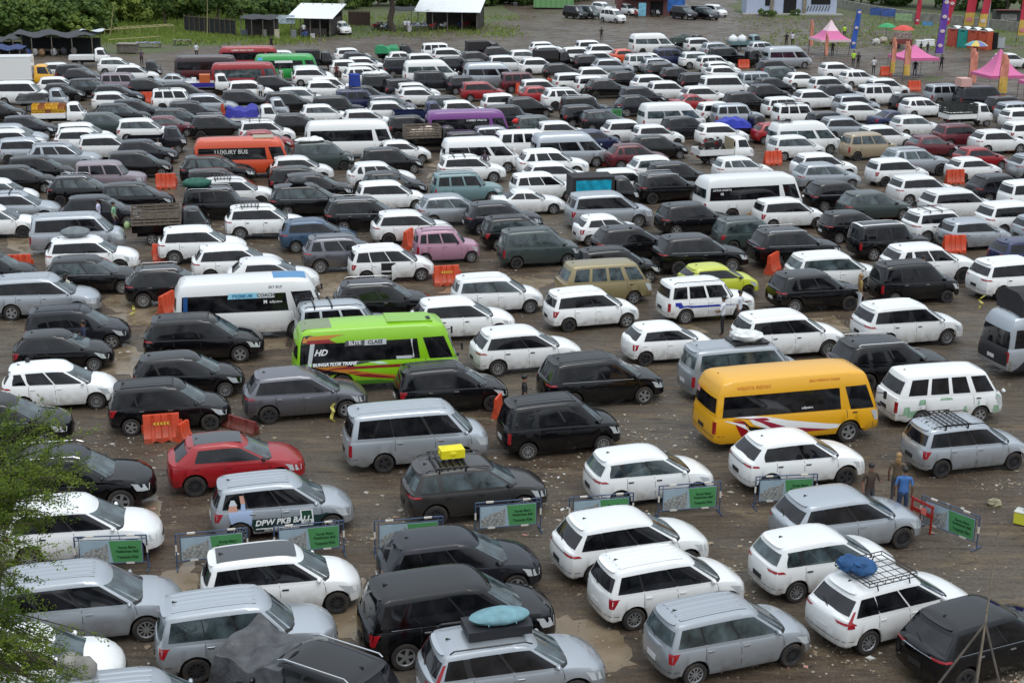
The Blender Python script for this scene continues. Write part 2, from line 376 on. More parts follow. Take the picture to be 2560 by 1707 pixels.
def body_mesh(ty):
    if ty in VEH: return VEH[ty]
    B = Body(ty); L = B.L; D = {'B': B}
    mb = MB(); n = len(B.rings[0])
    G = [r+[r[0]] for r in B.rings]; mb.grid(G)
    mb2 = MB(); B.cap(mb2, B.rings[4], .10 if B.hd > .5 else .03); mb.add(mb2.v, mb2.f)
    G2 = [r+[r[0]] for r in B.gr]; mb.grid(G2)
    mb3 = MB(); B.cap(mb3, B.gr[-1], .022 if ty not in ('bus', 'com') else .05); mb.add(mb3.v, mb3.f)
    mb.v = [(x-L/2, y, z) for x, y, z in mb.v]
    bm = mb.mesh('body_'+ty, True, 38)
    b = bmesh.new(); b.from_mesh(bm); bmesh.ops.remove_doubles(b, verts=b.verts, dist=.0008); bmesh.ops.recalc_face_normals(b, faces=b.faces)
    b.to_mesh(bm); b.free(); bm.update(); bm.set_sharp_from_angle(angle=R_(38)); D['body'] = bm
    # underbody
    u = MB(); W = B.W
    u.box((-.15, 0, B.zl+.22), (L-1.1, W-.62, .40)); u.box((-.05, 0, B.zl+.06), (L-.8, W-.55, .1))
    for w in B.xw: u.box((w-L/2, 0, (B.zl+B.nz)/2+.03), (2*B.Ra+.1, W-.62, B.nz-B.zl-.16))
    segs = [x for x in (0.12,)+tuple(B.xw)+(L-.15,)]
    xs = [.3]
    for w in B.xw: xs += [w-B.Ra-.03, w+B.Ra+.03]
    xs.append(L-.50)
    for a, c in zip(xs[::2], xs[1::2]):
        if c-a > .05: u.box(((a+c)/2-L/2, 0, B.zl+.15), (c-a, W-.26, .2))
    D['under'] = u.mesh('underbody')
    side = []; t0, t1 = .14, .93
    if B.tall: t0, t1 = .04, .95
    if ty in ('hat', 'sed'): t0 = .18
    for k, (a0, b0, a1, b1) in enumerate(WIN[ty]):
        tt0, tt1 = t0, t1
        if ty == 'bus' and k == 1: tt0, tt1 = -.0, .98
        P = flipx(B.patch(B.gr, ((tt0, B.pu(a0), B.pu(b0)), (tt1, B.pu(a1), B.pu(b1))), 5, 8, .006), L)
        side.append(P)
    D['win'] = side
    D['win_m'] = []
    for P in side:
        for Q in (P, mirror(P)): D['win_m'].append(MB().grid(Q).mesh('side_window', True))
    M = B.M
    D['ws'] = MB().grid(flipx(B.patch(B.gr, ((.14 if ty != 'bus' else -.0, M+.25, M+K-.25), (.94, M+.3, M+K-.3)), 5, 8, .007), L)).mesh('windscreen', True)
    D['cowl'] = MB().grid(flipx(B.patch(B.gr, ((.0, M-.3, M+K+.3), (.17 if ty != 'bus' else .02, M+.1, M+K-.1)), 2, 8, .010), L)).mesh('windscreen_cowl', True)
    sp = MB(); n0 = n
    if B.hd > .5 and ty not in ('sed', 'kij', 'kar'):
        a = [B.samp(B.gr, 2.4, n0-K+K*t) for t in np.linspace(.06, .94, 7)]
        sp.grid([[(p.x-L/2-.01, p.y, p.z-.005) for p in a], [(p.x-L/2-.13, p.y*.97, p.z-.025) for p in a], [(p.x-L/2-.12, p.y*.97, p.z-.055) for p in a], [(p.x-L/2+.02, p.y, p.z-.06) for p in a]])
    D['spoil'] = sp.mesh('rear_spoiler', True) if sp.v else None
    bl_ = B.patch(B.rings, ((1.42, n-K-1.5, n+1.5), (1.48, n-K-1.5, n+1.5)), 1, 14, .004)
    D['bline'] = MB().grid(flipx(bl_, L)).mesh('bumper_line')
    nn = n
    D['rw'] = MB().grid(flipx(B.patch(B.gr, ((.22, nn-K+.45, nn-.45), (.86, nn-K+.5, nn-.5)), 4, 8, .007), L)).mesh('rear_window', True)
    # lamps
    hl = B.patch(B.rings, ((2.15 if B.hd > .5 else 1.9, M-B_idx(B, .16), M+1.1), (2.95, M-B_idx(B, .30), M+1.5)), 3, 6, .008)
    D['hl'] = [MB().grid(Q).mesh('headlight', True) for Q in (flipx(hl, L), mirror(flipx(hl, L)))]
    if ty in ('l300', 'kij', 'tvan', 'com', 'kar', 'apv', 'bus'): tl = B.patch(B.rings, ((1.75, -.75, B_rix(B, .05)), (2.95, -.75, B_rix(B, .05))), 4, 4, .008)
    elif ty in ('xmpv', 'suv', 'hrv', 'mpv2', 'suv2', 'fort', 'inn'): tl = B.patch(B.rings, ((2.95, -1.9, B_rix(B, .26)), (3.45, -2.3, B_rix(B, .16))), 3, 7, .009)
    else: tl = B.patch(B.rings, ((2.25, -.7, B_rix(B, .05)), (3.3, -.9, B_rix(B, .20))), 4, 5, .008)
    D['garn'] = MB().grid(flipx(B.patch(B.rings, ((3.0, n-K+2.0, n-2.0), (3.22, n-K+2.1, n-2.1)), 1, 6, .010), L)).mesh('tailgate_trim', True) if ty in ('xmpv', 'suv', 'mpv2', 'suv2', 'inn', 'fort') else None
    D['tl'] = [MB().grid(Q).mesh('taillight', True) for Q in (flipx(tl, L), mirror(flipx(tl, L)))]
    gr = B.patch(B.rings, ((2.0, M+2.9, M+K-2.9), (2.5, M+2.7, M+K-2.7)), 3, 6, .01)
    D['grille'] = MB().grid(flipx(gr, L)).mesh('grille', True)
    p = MB().use(PLATEW)
    zp = B.zl+.42*(B.bR-B.zl)+.05
    p.box((-L/2-.012, 0, zp), (.012, .43, .14)); D['plate'] = p.mesh('number_plate')
    p = MB(); p.box((L/2-.02, 0, B.zl+.2), (.05, .43, .13)); D['plate2'] = p.mesh('number_plate')
    # pillars band (black) behind glass, seams, handles
    w = WIN[ty]
    D['band'] = None
    if ty in ('mpv', 'mpv2', 'suv2', 'xmpv', 'inn', 'suv', 'alp', 'tvan', 'kij2', 'hrv', 'hat') and len(w) > 1:
        P = flipx(B.patch(B.gr, ((t0+.01, B.pu(w[0][0]+.01), B.pu(w[-1][1]-.01)), (t1-.01, B.pu(w[0][2]+.01), B.pu(w[-1][3]-.01))), 4, 14, .0025), L)
        D['band'] = MB().grid(P).grid(mirror(P)).mesh('window_pillars', True)
    D['seam'] = []
    if B.xw:
        for (a0, b0, a1, b1) in w[1:]:
            x = B.rb+.05+(L-B.hd-B.rb-.3)*a0
            if ty in ('bus', 'l300') and (a0, b0) not in [(w[-1][0], w[-1][1])]: continue
            uu = (x-B.bowR)/(L-B.bowR-B.bowF); lo = .5
            if any(abs(x-q) < B.Ra+.02 for q in B.xw): lo = 2.2
            P = flipx(B.patch(B.rings, ((lo, B.pu(uu), B.pu(uu+.0035)), (3.95, B.pu(uu), B.pu(uu+.0035))), 6, 1, .002), L)
            D['seam'] += [MB().grid(P).mesh('door_gap'), MB().grid(mirror(P)).mesh('door_gap')]
        x = L-B.hd-.18 if B.hd > .5 else L-.35; uu = (x-B.bowR)/(L-B.bowR-B.bowF)
        lo = 2.3 if any(abs(x-q) < B.Ra+.02 for q in B.xw) else .5
        P = flipx(B.patch(B.rings, ((lo, B.pu(uu), B.pu(uu+.0035)), (3.95, B.pu(uu), B.pu(uu+.0035))), 6, 1, .002), L); D['seam'] += [MB().grid(P).mesh('door_gap'), MB().grid(mirror(P)).mesh('door_gap')]
    hb = []
    if B.xw:
        for (a0, b0, a1, b1) in w[(1 if len(w) > 2 else 0):]:
            x = B.rb+.05+(L-B.hd-B.rb-.3)*(a0+.045)
            if ty in ('bus', 'l300') and a0 != w[-1][0]: continue
            q = B.samp(B.rings, 3.0, B.pu((x-B.bowR)/(L-B.bowR-B.bowF)))
            for sy in (1, -1):
                h = MB(); h.box((x-L/2, (q.y-.006)*sy, q.z-.03), (.17, .035, .035)); hb.append(h.mesh('door_handle'))
    D['handle'] = hb
    mr = []
    x = L-B.hd-.36 if B.hd > .5 else L-.16
    q = B.samp(B.rings, 4, B.pu(min(.97, (x-B.bowR)/(L-B.bowR-B.bowF))))
    zz = q.z+.09 if B.xw else q.z+.1
    for sy in (1, -1):
        m_ = MB(); m_.blob((x-L/2, (q.y-.055)*sy, zz-.015), (.06, .10, .07), 10, 6); mr.append(m_.mesh('mirror', True))
    D['mirror'] = mr
    # roof rectangle for racks: x0,x1,halfwidth,z
    D['roof'] = (B.rt-L/2+.1, L/2-B.wt-.1, B.W/2-.05-B.tum, B.H)
    ro = B.rt+.04
    D['rc'] = ((B.rt+(L-B.wt))/2-L/2)
    VEH[ty] = D; return D
def B_idx(B, d):                            # number of side samples within d metres of the front corner
    x = B.xs[-1]-d; i = len(B.xs)-1
    while i > 0 and B.xs[i] > x: i -= 1
    return (len(B.xs)-1-i)-(x-B.xs[i])/(B.xs[i+1]-B.xs[i]) if i < len(B.xs)-1 else 0
def B_rix(B, d):
    x = B.xs[0]+d; i = 0
    while B.xs[i+1] < x: i += 1
    return i+(x-B.xs[i])/(B.xs[i+1]-B.xs[i])
def roof_patch(ty, x0, x1, f=.93, off=.004):
    D = body_mesh(ty); B = D['B']; L = B.L; P = []
    for i in range(9):
        x = x0+(x1-x0)*i/8
        hw = (B.gr[-1][B.M//2][1])*-f; row = []
        for j in range(7):
            y = -hw+2*hw*j/6; yy = y/(-B.gr[-1][B.M//2][1]); row.append((x, y, B.zr(x+L/2)+(.022 if ty not in ('bus', 'com') else .05)*(1-yy*yy)+off))
        P.append(row)
    P = [list(r) for r in zip(*P)][::1]
    m = MB().grid(P); m.f = [f_[::-1] for f_ in m.f]
    return m
def make_vehicle(ty, colr, name, near, clear=False):
    D = body_mesh(ty); B = D['B']; L = B.L; root = empty(name); pm = paint(colr)
    o = link('body', D['body'], root, pm)
    if ty in ('cab', 'tcab'): return root, D
    link('underbody', D['under'], root, UNDER)
    gm = GLASS2 if clear else GLASS
    if D['band'] and random.random() < .8: link('window_pillars', D['band'], root, BLACK)
    if near:
        for m in D['win_m']: link('side_window', m, root, gm)
    else:
        if 'win_far' not in D:
            a, b_ = MB(), MB()
            for P in D['win']: a.grid(P); b_.grid(mirror(P))
            D['win_far'] = [a.mesh('side_windows', True), b_.mesh('side_windows', True)]
        for m in D['win_far']: link('side_windows', m, root, gm)
    link('windscreen', D['ws'], root, GLASS2); link('rear_window', D['rw'], root, gm)
    for m in D['hl']: link('headlight', m, root, HEAD)
    for m in D['tl']: link('taillight', m, root, TAIL)
    link('grille', D['grille'], root, BLACK); link('windscreen_cowl', D['cowl'], root, BLACK)
    if D['spoil']: link('rear_spoiler', D['spoil'], root, pm)
    if near: link('bumper_line', D['bline'], root, SEAM)
    for m in D['mirror']: link('mirror', m, root, pm if colr in 'wsbgc' else BLACK)
    wm, rims = wheel_meshes(B.R); st = random.random() < .5
    for x in B.xw:
        for sy in (-1, 1):
            w = link('wheel', wm, root); w.location = (x-L/2, sy*(B.W/2-.115), B.R); w.rotation_euler = (0, random.random()*6, 0)
            r = link('rim', rims[st], w, ALLOY if random.random() < .75 else DARKRIM)
    if near:
        link('number_plate', D['plate'], root, PLATE if random.random() < .6 else PLATEW)
        if D['garn'] and random.random() < .7: link('tailgate_trim', D['garn'], root, CHROME if colr in 'bcg' else BLACK if colr == 'w' else pm)
        for q in D['seam']: link('door_gap', q, root, SEAM)
        hm = pm if random.random() < .5 else (CHROME if colr in 'bcgs' else BLACK)
        for m in D['handle']: link('door_handle', m, root, hm)
        link('antenna', antenna(ty), root, BLACK)
        if ty in ('mpv', 'suv', 'xmpv', 'inn', 'alp'): link('rear_wiper', wiper(ty), root, BLACK)
    return root, D
def antenna(ty):
    D = body_mesh(ty)
    if 'ant' not in D:
        x0, x1, hw, H = D['roof']; m = MB(); m.add([(x0+.15, -.022, H-.012), (x0+.15, .022, H-.012), (x0+.30, 0, H-.012), (x0+.16, 0, H+.045)], [(0, 1, 3), (1, 2, 3), (2, 0, 3), (0, 2, 1)]); D['ant'] = m.mesh('antenna')
    return D['ant']
def wiper(ty):
    D = body_mesh(ty)
    if 'wip' not in D:
        B = D['B']; n = len(B.gr[0]); a = B.samp(B.gr, .22, n-K/2); b = B.samp(B.gr, .42, n-K/2-1.4); m = MB()
        m.tube((a.x-L_(B)-.03, a.y, a.z), (b.x-L_(B)-.03, b.y, b.z), .012, 5); D['wip'] = m.mesh('rear_wiper')
    return D['wip']
def L_(B): return B.L/2
VEH_TABLE = """
T 0 1280 3.672
600 515 inn s a14
0 1130 mpv w a12
1020 1500 inn s a12
1880 940 kij2 s a15
2230 385 mpv w a14 rb mod
T 640 1280 3.672
1600 220 xmpv c a14
1560 620 alp b a17
700 1260 suv b a150
2060 1130 suv s a16 xtrail rails
T 1280 920 3.672
880 1355 xmpv w a19
280 280 apv b a16
1070 760 mpv w a16
T 1280 1280 3.672
1210 400 mpv w a20
1780 850 mpv s a21
T 1920 1280 3.672
320 200 mpv w a19
940 590 xmpv w a26 carrier
1830 900 xmpv b a26
T 1920 920 3.672
540 1150 xmpv s a18
110 610 suv w a16
1660 480 mpv s a15 rack
T 0 920 3.672
480 1225 xmpv w a12
-190 280 xmpv b a12
1350 130 mpv b a12
400 770 fort b a12
1960 640 hrv r a15 rb
T 640 920 3.672
0 1010 mpv s a14 livery
1320 350 tvan s a14
1780 860 suv q a16 rack
T 0 660 3.675
350 920 mpv w a12
1540 830 mpv b
230 110 inn s
530 400 mpv c
420 625 hat b
1680 480 inn b
2187 121 bus w a13 mcoach
T 640 660 3.675
250 985 xmpv g a14
1610 930 mpv b a14
750 345 kij s bars
1010 160 suv b rails
990 525 bus l a13 elite
1670 335 xmpv w
2070 105 mpv w
2320 595 xmpv w a16
T 1280 660 3.675
640 850 inn b a16
590 235 mpv w a17
1650 140 kij w a16 stripe
1320 550 hat w a15
2010 730 tvan s a15 bag
T 1920 660 3.675
92 966 bus y a15 yel
1560 955 l300 w a13 patchy
40 450 inn w a15
310 75 suv b a15
1150 355 inn w a15
960 695 fort b a14 rails
2646 400 bus s a16 topbox
T 0 480 3.675
690 600 xmpv b chrome
1440 690 suv b
-170 130 xmpv w
-240 560 mpv b
-340 700 hat s
600 205 tvan s
690 420 suv w stripe2
1710 325 suv w
2040 490 xmpv w
1740 140 pic b slat
T 640 480 3.675
-45 125 suv w rack
20 615 hrv w
440 252 mpv v
690 400 suv g rails
1100 497 mpv w door
1310 180 xmpv w
880 60 inn b rails
1640 335 kar p rails
2150 95 xmpv c
2300 225 mpv b
T 1280 480 3.675
810 640 l300 k
1790 670 hat z
790 215 hat w
1000 320 xmpv b
850 515 mpv b
1600 400 fort b
1570 105 suv b
2090 240 mpv h
140 340 apv h
T 1920 480 3.675
1250 645 apv b
95 62 mpv w
700 180 mpv b
1010 285 kij b wroof
1500 160 suv w bars
1820 245 mpv s
110 345 fort b
490 560 inn w
1350 490 fort w
2190 95 inn w
2180 615 inn w
2300 430 mpv n
2480 215 mpv s
T 1440 370 4.9
245 550 alp s
2040 330 bus w a16 ybot
1010 310 suv b
910 105 xmpv w
1130 180 mpv b
520 360 pic b tarpbox
480 262 mpv w
1930 112 mpv w
T 960 370 4.9
710 575 xmpv s
1700 505 sed w
930 92 suv w bars
880 300 kij t
1980 180 xmpv w
1800 310 mpv w
-60 300 mpv b
-70 415 mpv w
T 1920 370 3.675
570 310 xmpv b
890 400 xmpv h
1660 380 inn w
1340 255 suv w
1110 100 mpv w
430 52 xmpv w
450 140 xmpv s
1830 90 hat w
2070 245 xmpv c
2370 300 apv w
2420 55 suv s
T 0 370 4.9
60 540 xmpv s bars
1080 590 xmpv c
350 105 mpv b
130 225 mpv b
-130 385 mpv w
1190 168 kij d
1560 45 mpv b
860 345 suv b
1520 430 mpv b
T 480 370 4.9
220 480 kij b gtarp
150 85 fort b
190 262 mpv b
390 370 suv w rack
1200 75 mpv w
1200 235 mpv b
1420 310 xmpv b
1240 455 inn b bag2
2180 180 suv w
T 480 250 4.9
1490 515 apv h sack
900 60 pic w btarp
1520 60 mpv w
2040 122 mpv w
200 188 suv b
1190 172 mpv b
790 250 mpv w bars
810 375 hat r
520 480 bus o a11 lux
1850 260 bus w a12
T 960 250 4.9
-40 590 mpv b
1920 608 fort w
-10 25 xmpv w
760 320 pic b goods
250 195 mpv b
950 130 bus u a12
880 10 mpv w
570 10 pic n
1440 68 kij c
1280 315 xmpv s
1800 195 mpv h redbag
2070 265 mpv w
1650 368 l300 w
970 395 mpv c
1070 465 com w a13
130 500 hat w
T 1440 250 4.9
560 520 suv m
-160 415 com s a14
20 65 mpv b
250 128 mpv c
550 250 xmpv w
890 308 mpv w
910 440 mpv b
1090 40 com w a14
1310 220 mpv c
160 370 hat n
1880 50 kij s
1680 30 mpv w
1700 280 mpv w
1970 450 pic w motos
2200 200 pic c bluebag
T 1920 250 3.675
-40 200 hat r
210 35 kij w rack
790 25 mpv w
640 158 xmpv s
270 205 com w a15 basket
510 112 mpv c
1130 100 sed n
1290 145 mpv w
1000 238 xmpv w
870 302 apv e
180 328 mpv w
1710 222 suv m
1450 328 hat m
2050 278 suv w
1930 30 pic w slatd
1890 435 hat r
1270 440 fort s
2250 20 mpv s
2290 80 mpv w
2330 200 mpv w
T 0 250 4.9
880 30 pic w crates
230 200 mpv c
80 300 xmpv s
60 365 mpv w
210 470 mpv s
890 288 mpv w
920 355 xmpv w
1190 430 mpv w
1210 160 mpv h
1380 50 xmpv b
1650 232 mpv w
2080 110 mpv b
620 530 fort s
1670 495 mpv c
2080 325 pic c
1990 200 hat m
2250 20 suv c
-130 20 mpv b
T 0 150 5.88
588 70 trk y
800 45 mpv w
1010 70 mpv b
1110 130 hat b
1700 195 kij d
250 295 tvan w
760 255 mpv w
1190 290 mpv b
800 420 pic s ltarp
790 360 hat b
2090 278 mpv b
1600 370 xmpv c
1570 475 mpv w
1870 585 xmpv c
T 0 80 5.88
1450 240 pic w
1620 385 mpv w
1870 495 xmpv w
2200 425 pic b
T 400 80 5.88
620 350 bus x a12
1170 455 bus r a12
1250 215 bus r a12
1780 340 bus f a12
1750 278 mpv w
T 400 150 5.88
180 205 sed s
870 205 pic w obox
240 345 mpv b
120 425 kij w rack
620 505 xmpv s
1210 312 mpv w
1570 228 mpv c
1130 455 mpv b
1950 408 mpv w
1750 470 mpv b
1690 558 pic s
2140 118 mpv w
2150 62 mpv w
2330 290 mpv w
T 800 70 5.88
70 350 pic b darkbox
380 300 mpv w
500 358 mpv c
570 432 mpv w
330 475 mpv w
580 522 mpv w
560 580 fort w
1230 245 pic b grntarp
1140 352 hat w
1450 380 mpv w
1130 450 kij c
1680 226 kij w
1820 300 mpv w
2540 215 pic b darkbox
2230 350 mpv b
1930 435 mpv c
2250 460 mpv b
1530 480 com w a13
2420 515 com s a13
T 800 150 5.88
110 270 mpv w
560 385 mpv c bluedrum
780 230 kij b sack
1150 275 mpv c
1590 170 kij c
2060 240 mpv c
1320 340 mpv w
1360 410 mpv w
2280 325 mpv r
1790 535 mpv c
460 440 kij n
890 535 mpv g
180 530 kij b
T 1200 150 5.88
520 185 kij m
800 290 mpv w
790 390 hat r
1170 415 fort w
1280 197 mpv w
1620 112 xmpv w
1590 240 mpv w
1780 285 suv b
2090 170 mpv b
1110 55 mpv b
250 500 mpv w
600 553 mpv b
1430 540 kij b
2270 400 mpv c
2240 525 suv c
T 1200 70 5.88
200 280 mpv b
780 445 xmpv w
1850 455 xmpv s
890 208 mpv w
960 265 mpv w
1200 340 pic b cage
1380 288 suv w
1570 187 mpv w
1740 245 xmpv w
1690 350 mpv w
2080 315 hat o
2330 385 kij w
590 328 mpv w
300 408 mpv w
1540 400 mpv b
2458 88 com w a16 rb0
T 1600 70 5.88
820 150 mpv w
1080 215 mpv s
830 100 pic b grtarp
1670 100 pic t tanks
1750 205 mpv s
2087 276 com s a15
1600 330 pic b
380 310 kij n
430 270 mpv b
820 352 suv w
1020 412 mpv w
1200 290 kij b
1110 498 mpv w
1160 562 mpv w
80 380 mpv w
190 440 mpv s
290 520 suv b
480 585 mpv b
1920 480 mpv b
2010 575 mpv h
T 1600 150 5.88
1170 232 tvan w
770 195 mpv b
1660 180 kij s
2320 190 hat w
1880 268 mpv b
1800 365 mpv b
1460 478 mpv b
830 390 xmpv w
740 510 sed r
330 315 mpv w
100 225 xmpv w
2040 550 mpv w
T 2000 150 4.2
100 315 xmpv w
340 30 mpv w
560 110 mpv w
250 180 mpv w
340 265 mpv c
850 197 mpv w
780 260 kij w
1490 255 kij s
1850 275 tvan c pinkbox
1120 360 mpv b
1220 400 mpv w
520 365 mpv s
2120 385 mpv b
T 2000 70 4.2
2160 268 mpv w
T 1400 0 4.2
140 60 kij b a-50
270 60 kij h a-48
440 26 mpv w a-50
530 95 apv w a-50
650 35 mpv w a-52
1270 65 fort b a-55
1440 66 mpv b a-55
1530 76 mpv b a-55
1600 50 mpv w a-55
T 600 0 3.36
830 178 mpv w a-62
"""
# ---------------------------------------------------------------- pickups, truck
def make_pickup(colr, big=False, sidec=None):
    ct = 'tcab' if big else 'cab'; D = body_mesh(ct); B = D['B']; Lt = 5.9 if big else 4.15; ox = Lt/2-B.L/2
    root = empty('box_truck' if big else 'pickup_truck'); pm = paint(colr); out = []
    out.append(link('body', D['body'], root, pm))
    for m in D['win_m']: out.append(link('side_window', m, root, GLASS))
    out += [link('windscreen', D['ws'], root, GLASS2), link('rear_window', D['rw'], root, GLASS), link('grille', D['grille'], root, BLACK)]
    for m in D['hl']: out.append(link('headlight', m, root, HEAD))
    for m in D['mirror']: out.append(link('mirror', m, root, BLACK))
    for o in out: o.location.x = ox
    if 'hvb' not in D:
        c = MB(); W = B.W; x1 = Lt/2-B.L+.04; R = .38 if big else .3
        c.use(UNDER).box((0, 0, .5 if not big else .62), (Lt-.5, .8, .16)).box((-.2, .45, .45), (.6, .35, .22))
        D['hvc'] = c.mesh('chassis')
        z = .74 if not big else .95; c = MB()
        if big:
            h = 2.05; xa, xb = -Lt/2, x1-.12
            c.box(((xa+xb)/2, 0, z+h/2), (xb-xa, 2.0, h))
            for sy in (-1, 1):
                for zz in (z+.02, z+h-.02): c.box(((xa+xb)/2, sy*1.005, zz), (xb-xa+.03, .03, .07))
                for xx in (xa, xb): c.box((xx, sy*1.0, z+h/2), (.05, .05, h+.01))
        else:
            xa, xb = -Lt/2, x1-.05
            c.box(((xa+xb)/2, 0, z), (xb-xa, W+.02, .06))
            for sy in (-1, 1): c.box(((xa+xb)/2, sy*W/2, z+.20), (xb-xa, .035, .36))
            for xx in (xa+.02, xb-.02): c.box((xx, 0, z+.20), (.035, W-.04, .36))
            for sy in (-1, 1):
                for xx in (xa+.5, xa+1.2, xa+1.9): c.box((xx, sy*(W/2+.025), z+.2), (.04, .02, .34))
        D['hvb'] = c.mesh('cargo_box' if big else 'cargo_bed'); D['hx'] = (xa, xb, W, z)
        c = MB()
        for sy in (-1, 1): c.box((-Lt/2-.01, sy*.62, z-.12), (.03, .22, .1))
        D['hvt'] = c.mesh('taillights')
    link('chassis', D['hvc'], root)
    link('cargo_box' if big else 'cargo_bed', D['hvb'], root, paint('w') if big else paint(sidec or colr))
    link('taillights', D['hvt'], root, TAIL)
    R = .38 if big else .3; wm, rims = wheel_meshes(R)
    for x in (-Lt/2+1.0, Lt/2-.62):
        for sy in (-1, 1):
            w = link('wheel', wm, root); w.location = (x, sy*(B.W/2-.12), R); link('rim', rims[0], w, ALLOY)
    # cab floor skirt so that the cab meets the chassis
    D2 = dict(D); D2['rc'] = ox+D['rc']; D2['roof'] = (ox+D['roof'][0], ox+D['roof'][1], D['roof'][2], D['roof'][3]); return root, D2

# ---------------------------------------------------------------- the vehicle table (photo pixels of each roof centre)
rows = []; T = None
for ln in VEH_TABLE.strip().splitlines():
    a = ln.split()
    if a[0] == 'T': T = (float(a[1]), float(a[2]), float(a[3])); continue
    u, v = T[0]+float(a[0])/T[2], T[1]+float(a[1])/T[2]
    ty, c = a[2], a[3]; fl = [x for x in a[4:] if not (x[0] == 'a' and x[1:].lstrip('-').isdigit())]
    yaw = [float(x[1:]) for x in a[4:] if x[0] == 'a' and x[1:].lstrip('-').isdigit()]
    rows.append(dict(u=u, v=v, ty=ty, c=c, fl=fl, yaw=yaw[0] if yaw else None))
def dims(ty):
    if ty == 'pic': return 4.15, 1.6, 1.84, 4.15/2-.81+((.04+1.62-.70)/2-.81)
    if ty == 'trk': return 5.9, 2.0, 2.2, 5.9/2-.875+((.04+1.75-.6)/2-.875)
    t = TY[ty]; return t[0], t[1], t[2], (t[13]+(t[0]-(1.1 if ty == 'bus' else t[11])))/2-t[0]/2
rnd = random.Random(3)
for r in rows:
    if r['ty'] in ('mpv', 'suv') and not r['fl'] and rnd.random() < .42: r['ty'] += '2'
    L, W, H, rc = dims(r['ty'])
    r['L'], r['W'] = L, W
    if r['yaw'] is None: r['yaw'] = (13+2*(r['u']-1280)/1280)+rnd.uniform(-2, 2)
    th = R_(r['yaw']); p = at(r['u'], r['v'], H-.02)
    r['x'] = p.x-rc*math.cos(th); r['y'] = p.y-rc*math.sin(th); r['x0'], r['y0'] = r['x'], r['y']; r['th'] = th
# push apart those that would overlap (mostly along the line of sight)
def discs(r):
    n = max(3, int(round(r['L']/(r['W']*.62)))); h = r['L']/2-r['W']*.42
    return [(r['x']+math.cos(r['th'])*h*t, r['y']+math.sin(r['th'])*h*t, r['W']*.515) for t in np.linspace(-1, 1, n)]
big = {'bus', 'com', 'trk'}
for it in range(220):
    ds = [discs(r) for r in rows]; mv = 0
    for i in range(len(rows)):
        for j in range(i+1, len(rows)):
            a, b = rows[i], rows[j]
            if abs(a['x']-b['x']) > 6 or abs(a['y']-b['y']) > 6: continue
            best = 0; bd = None
            for p in ds[i]:
                for q in ds[j]:
                    dx, dy = q[0]-p[0], q[1]-p[1]; d = math.hypot(dx, dy); o = p[2]+q[2]+.10-d
                    if o > best: best = o; bd = (dx/(d+1e-6), dy/(d+1e-6))
            if best > 0:
                s = 1 if bd[1] >= 0 else -1
                if abs(bd[1]) < .25: s = 1 if b['y'] >= a['y'] else -1
                k = best*.22; near = (a['y']+b['y'])/2 < 60
                dx = bd[0]*k*(.8 if near else .55); dy = (bd[1]*.8+s*.35)*k
                wa, wb_ = (.35, 1) if a['ty'] in big and b['ty'] not in big else ((1, .35) if b['ty'] in big and a['ty'] not in big else (.6, .6))
                a['x'] -= dx*wa; a['y'] -= dy*wa; b['x'] += dx*wb_; b['y'] += dy*wb_; mv += best
    if mv < .02: break
print('relax', it, round(mv, 2), 'max shift', round(max(math.hypot(r['x']-r['x0'], r['y']-r['y0']) for r in rows), 2), 'vehicles', len(rows))

NOUN = {'mpv': ('minivan', 'minivan'), 'mpv2': ('minivan', 'minivan'), 'suv2': ('off-roader', 'off-roader'), 'xmpv': ('sleek minivan', 'minivan'), 'inn': ('long minivan', 'minivan'), 'suv': ('off-roader', 'off-roader'), 'fort': ('large off-roader', 'off-roader'),
        'hat': ('hatchback', 'hatchback'), 'hrv': ('crossover', 'crossover'), 'sed': ('sedan', 'sedan'), 'apv': ('van', 'van'), 'tvan': ('long van', 'van'), 'l300': ('flat-nosed van', 'van'),
        'kij': ('boxy wagon', 'wagon'), 'kij2': ('boxy wagon', 'wagon'), 'kar': ('tall hatchback', 'hatchback'), 'alp': ('luxury van', 'van'), 'com': ('high-roof van', 'van'),
        'bus': ('minibus', 'minibus'), 'pic': ('pickup truck', 'pickup truck'), 'trk': ('box truck', 'truck')}
ONAME = {'off-roader': 'off_roader', 'pickup truck': 'pickup_truck', 'truck': 'box_truck', 'wagon': 'boxy_wagon'}
loads = []                                   # (object, label, category) laid on vehicles
def put_load(root, mb, name, lab, cat, loc, m=None, smooth=True, group=None):
    me = mb.mesh(name, smooth, 40)
    if m is not None and not me.materials: me.materials.append(m)
    o = link(name, me); th = root.rotation_euler.z; c, s = math.cos(th), math.sin(th)
    o.location = (root.location.x+loc[0]*c-loc[1]*s, root.location.y+loc[0]*s+loc[1]*c, loc[2]); o.rotation_euler.z = th
    tag(o, lab, cat, group); return o
CLOTH = lambda n, c, r=.75: mat(n, c, r, noise=.25, nscale=3, bump=.6, bscale=6)
def tarp_mesh(lx, ly, h, seed, seg=14, hang=.0, rough=.12):
    rr = random.Random(seed); ph = [rr.uniform(0, 6) for _ in range(6)]; P = []
    def z(x, y): return h*(.72+rough*2*(.5*math.sin(x*3.1/lx*2+ph[0])+.5*math.sin(y*4/ly+ph[1]+x)+.35*math.sin(7*x+ph[2])*math.cos(5*y+ph[3])))
    for i in range(seg+1):
        row = []; a = i/seg*2-1
        for j in range(seg+1):
            b = j/seg*2-1; e = max(abs(a), abs(b)); k = 1-max(0, (e-.82)/.18)**1.5
            x = a*lx/2*(1+.03*math.sin(9*b+ph[4])*(e > .9)); y = b*ly/2*(1+.03*math.sin(9*a+ph[5])*(e > .9))
            row.append((x, y, z(x, y)*k-hang*(1-k)))
        P.append(row)
    return MB().grid([r[::1] for r in P][::1])
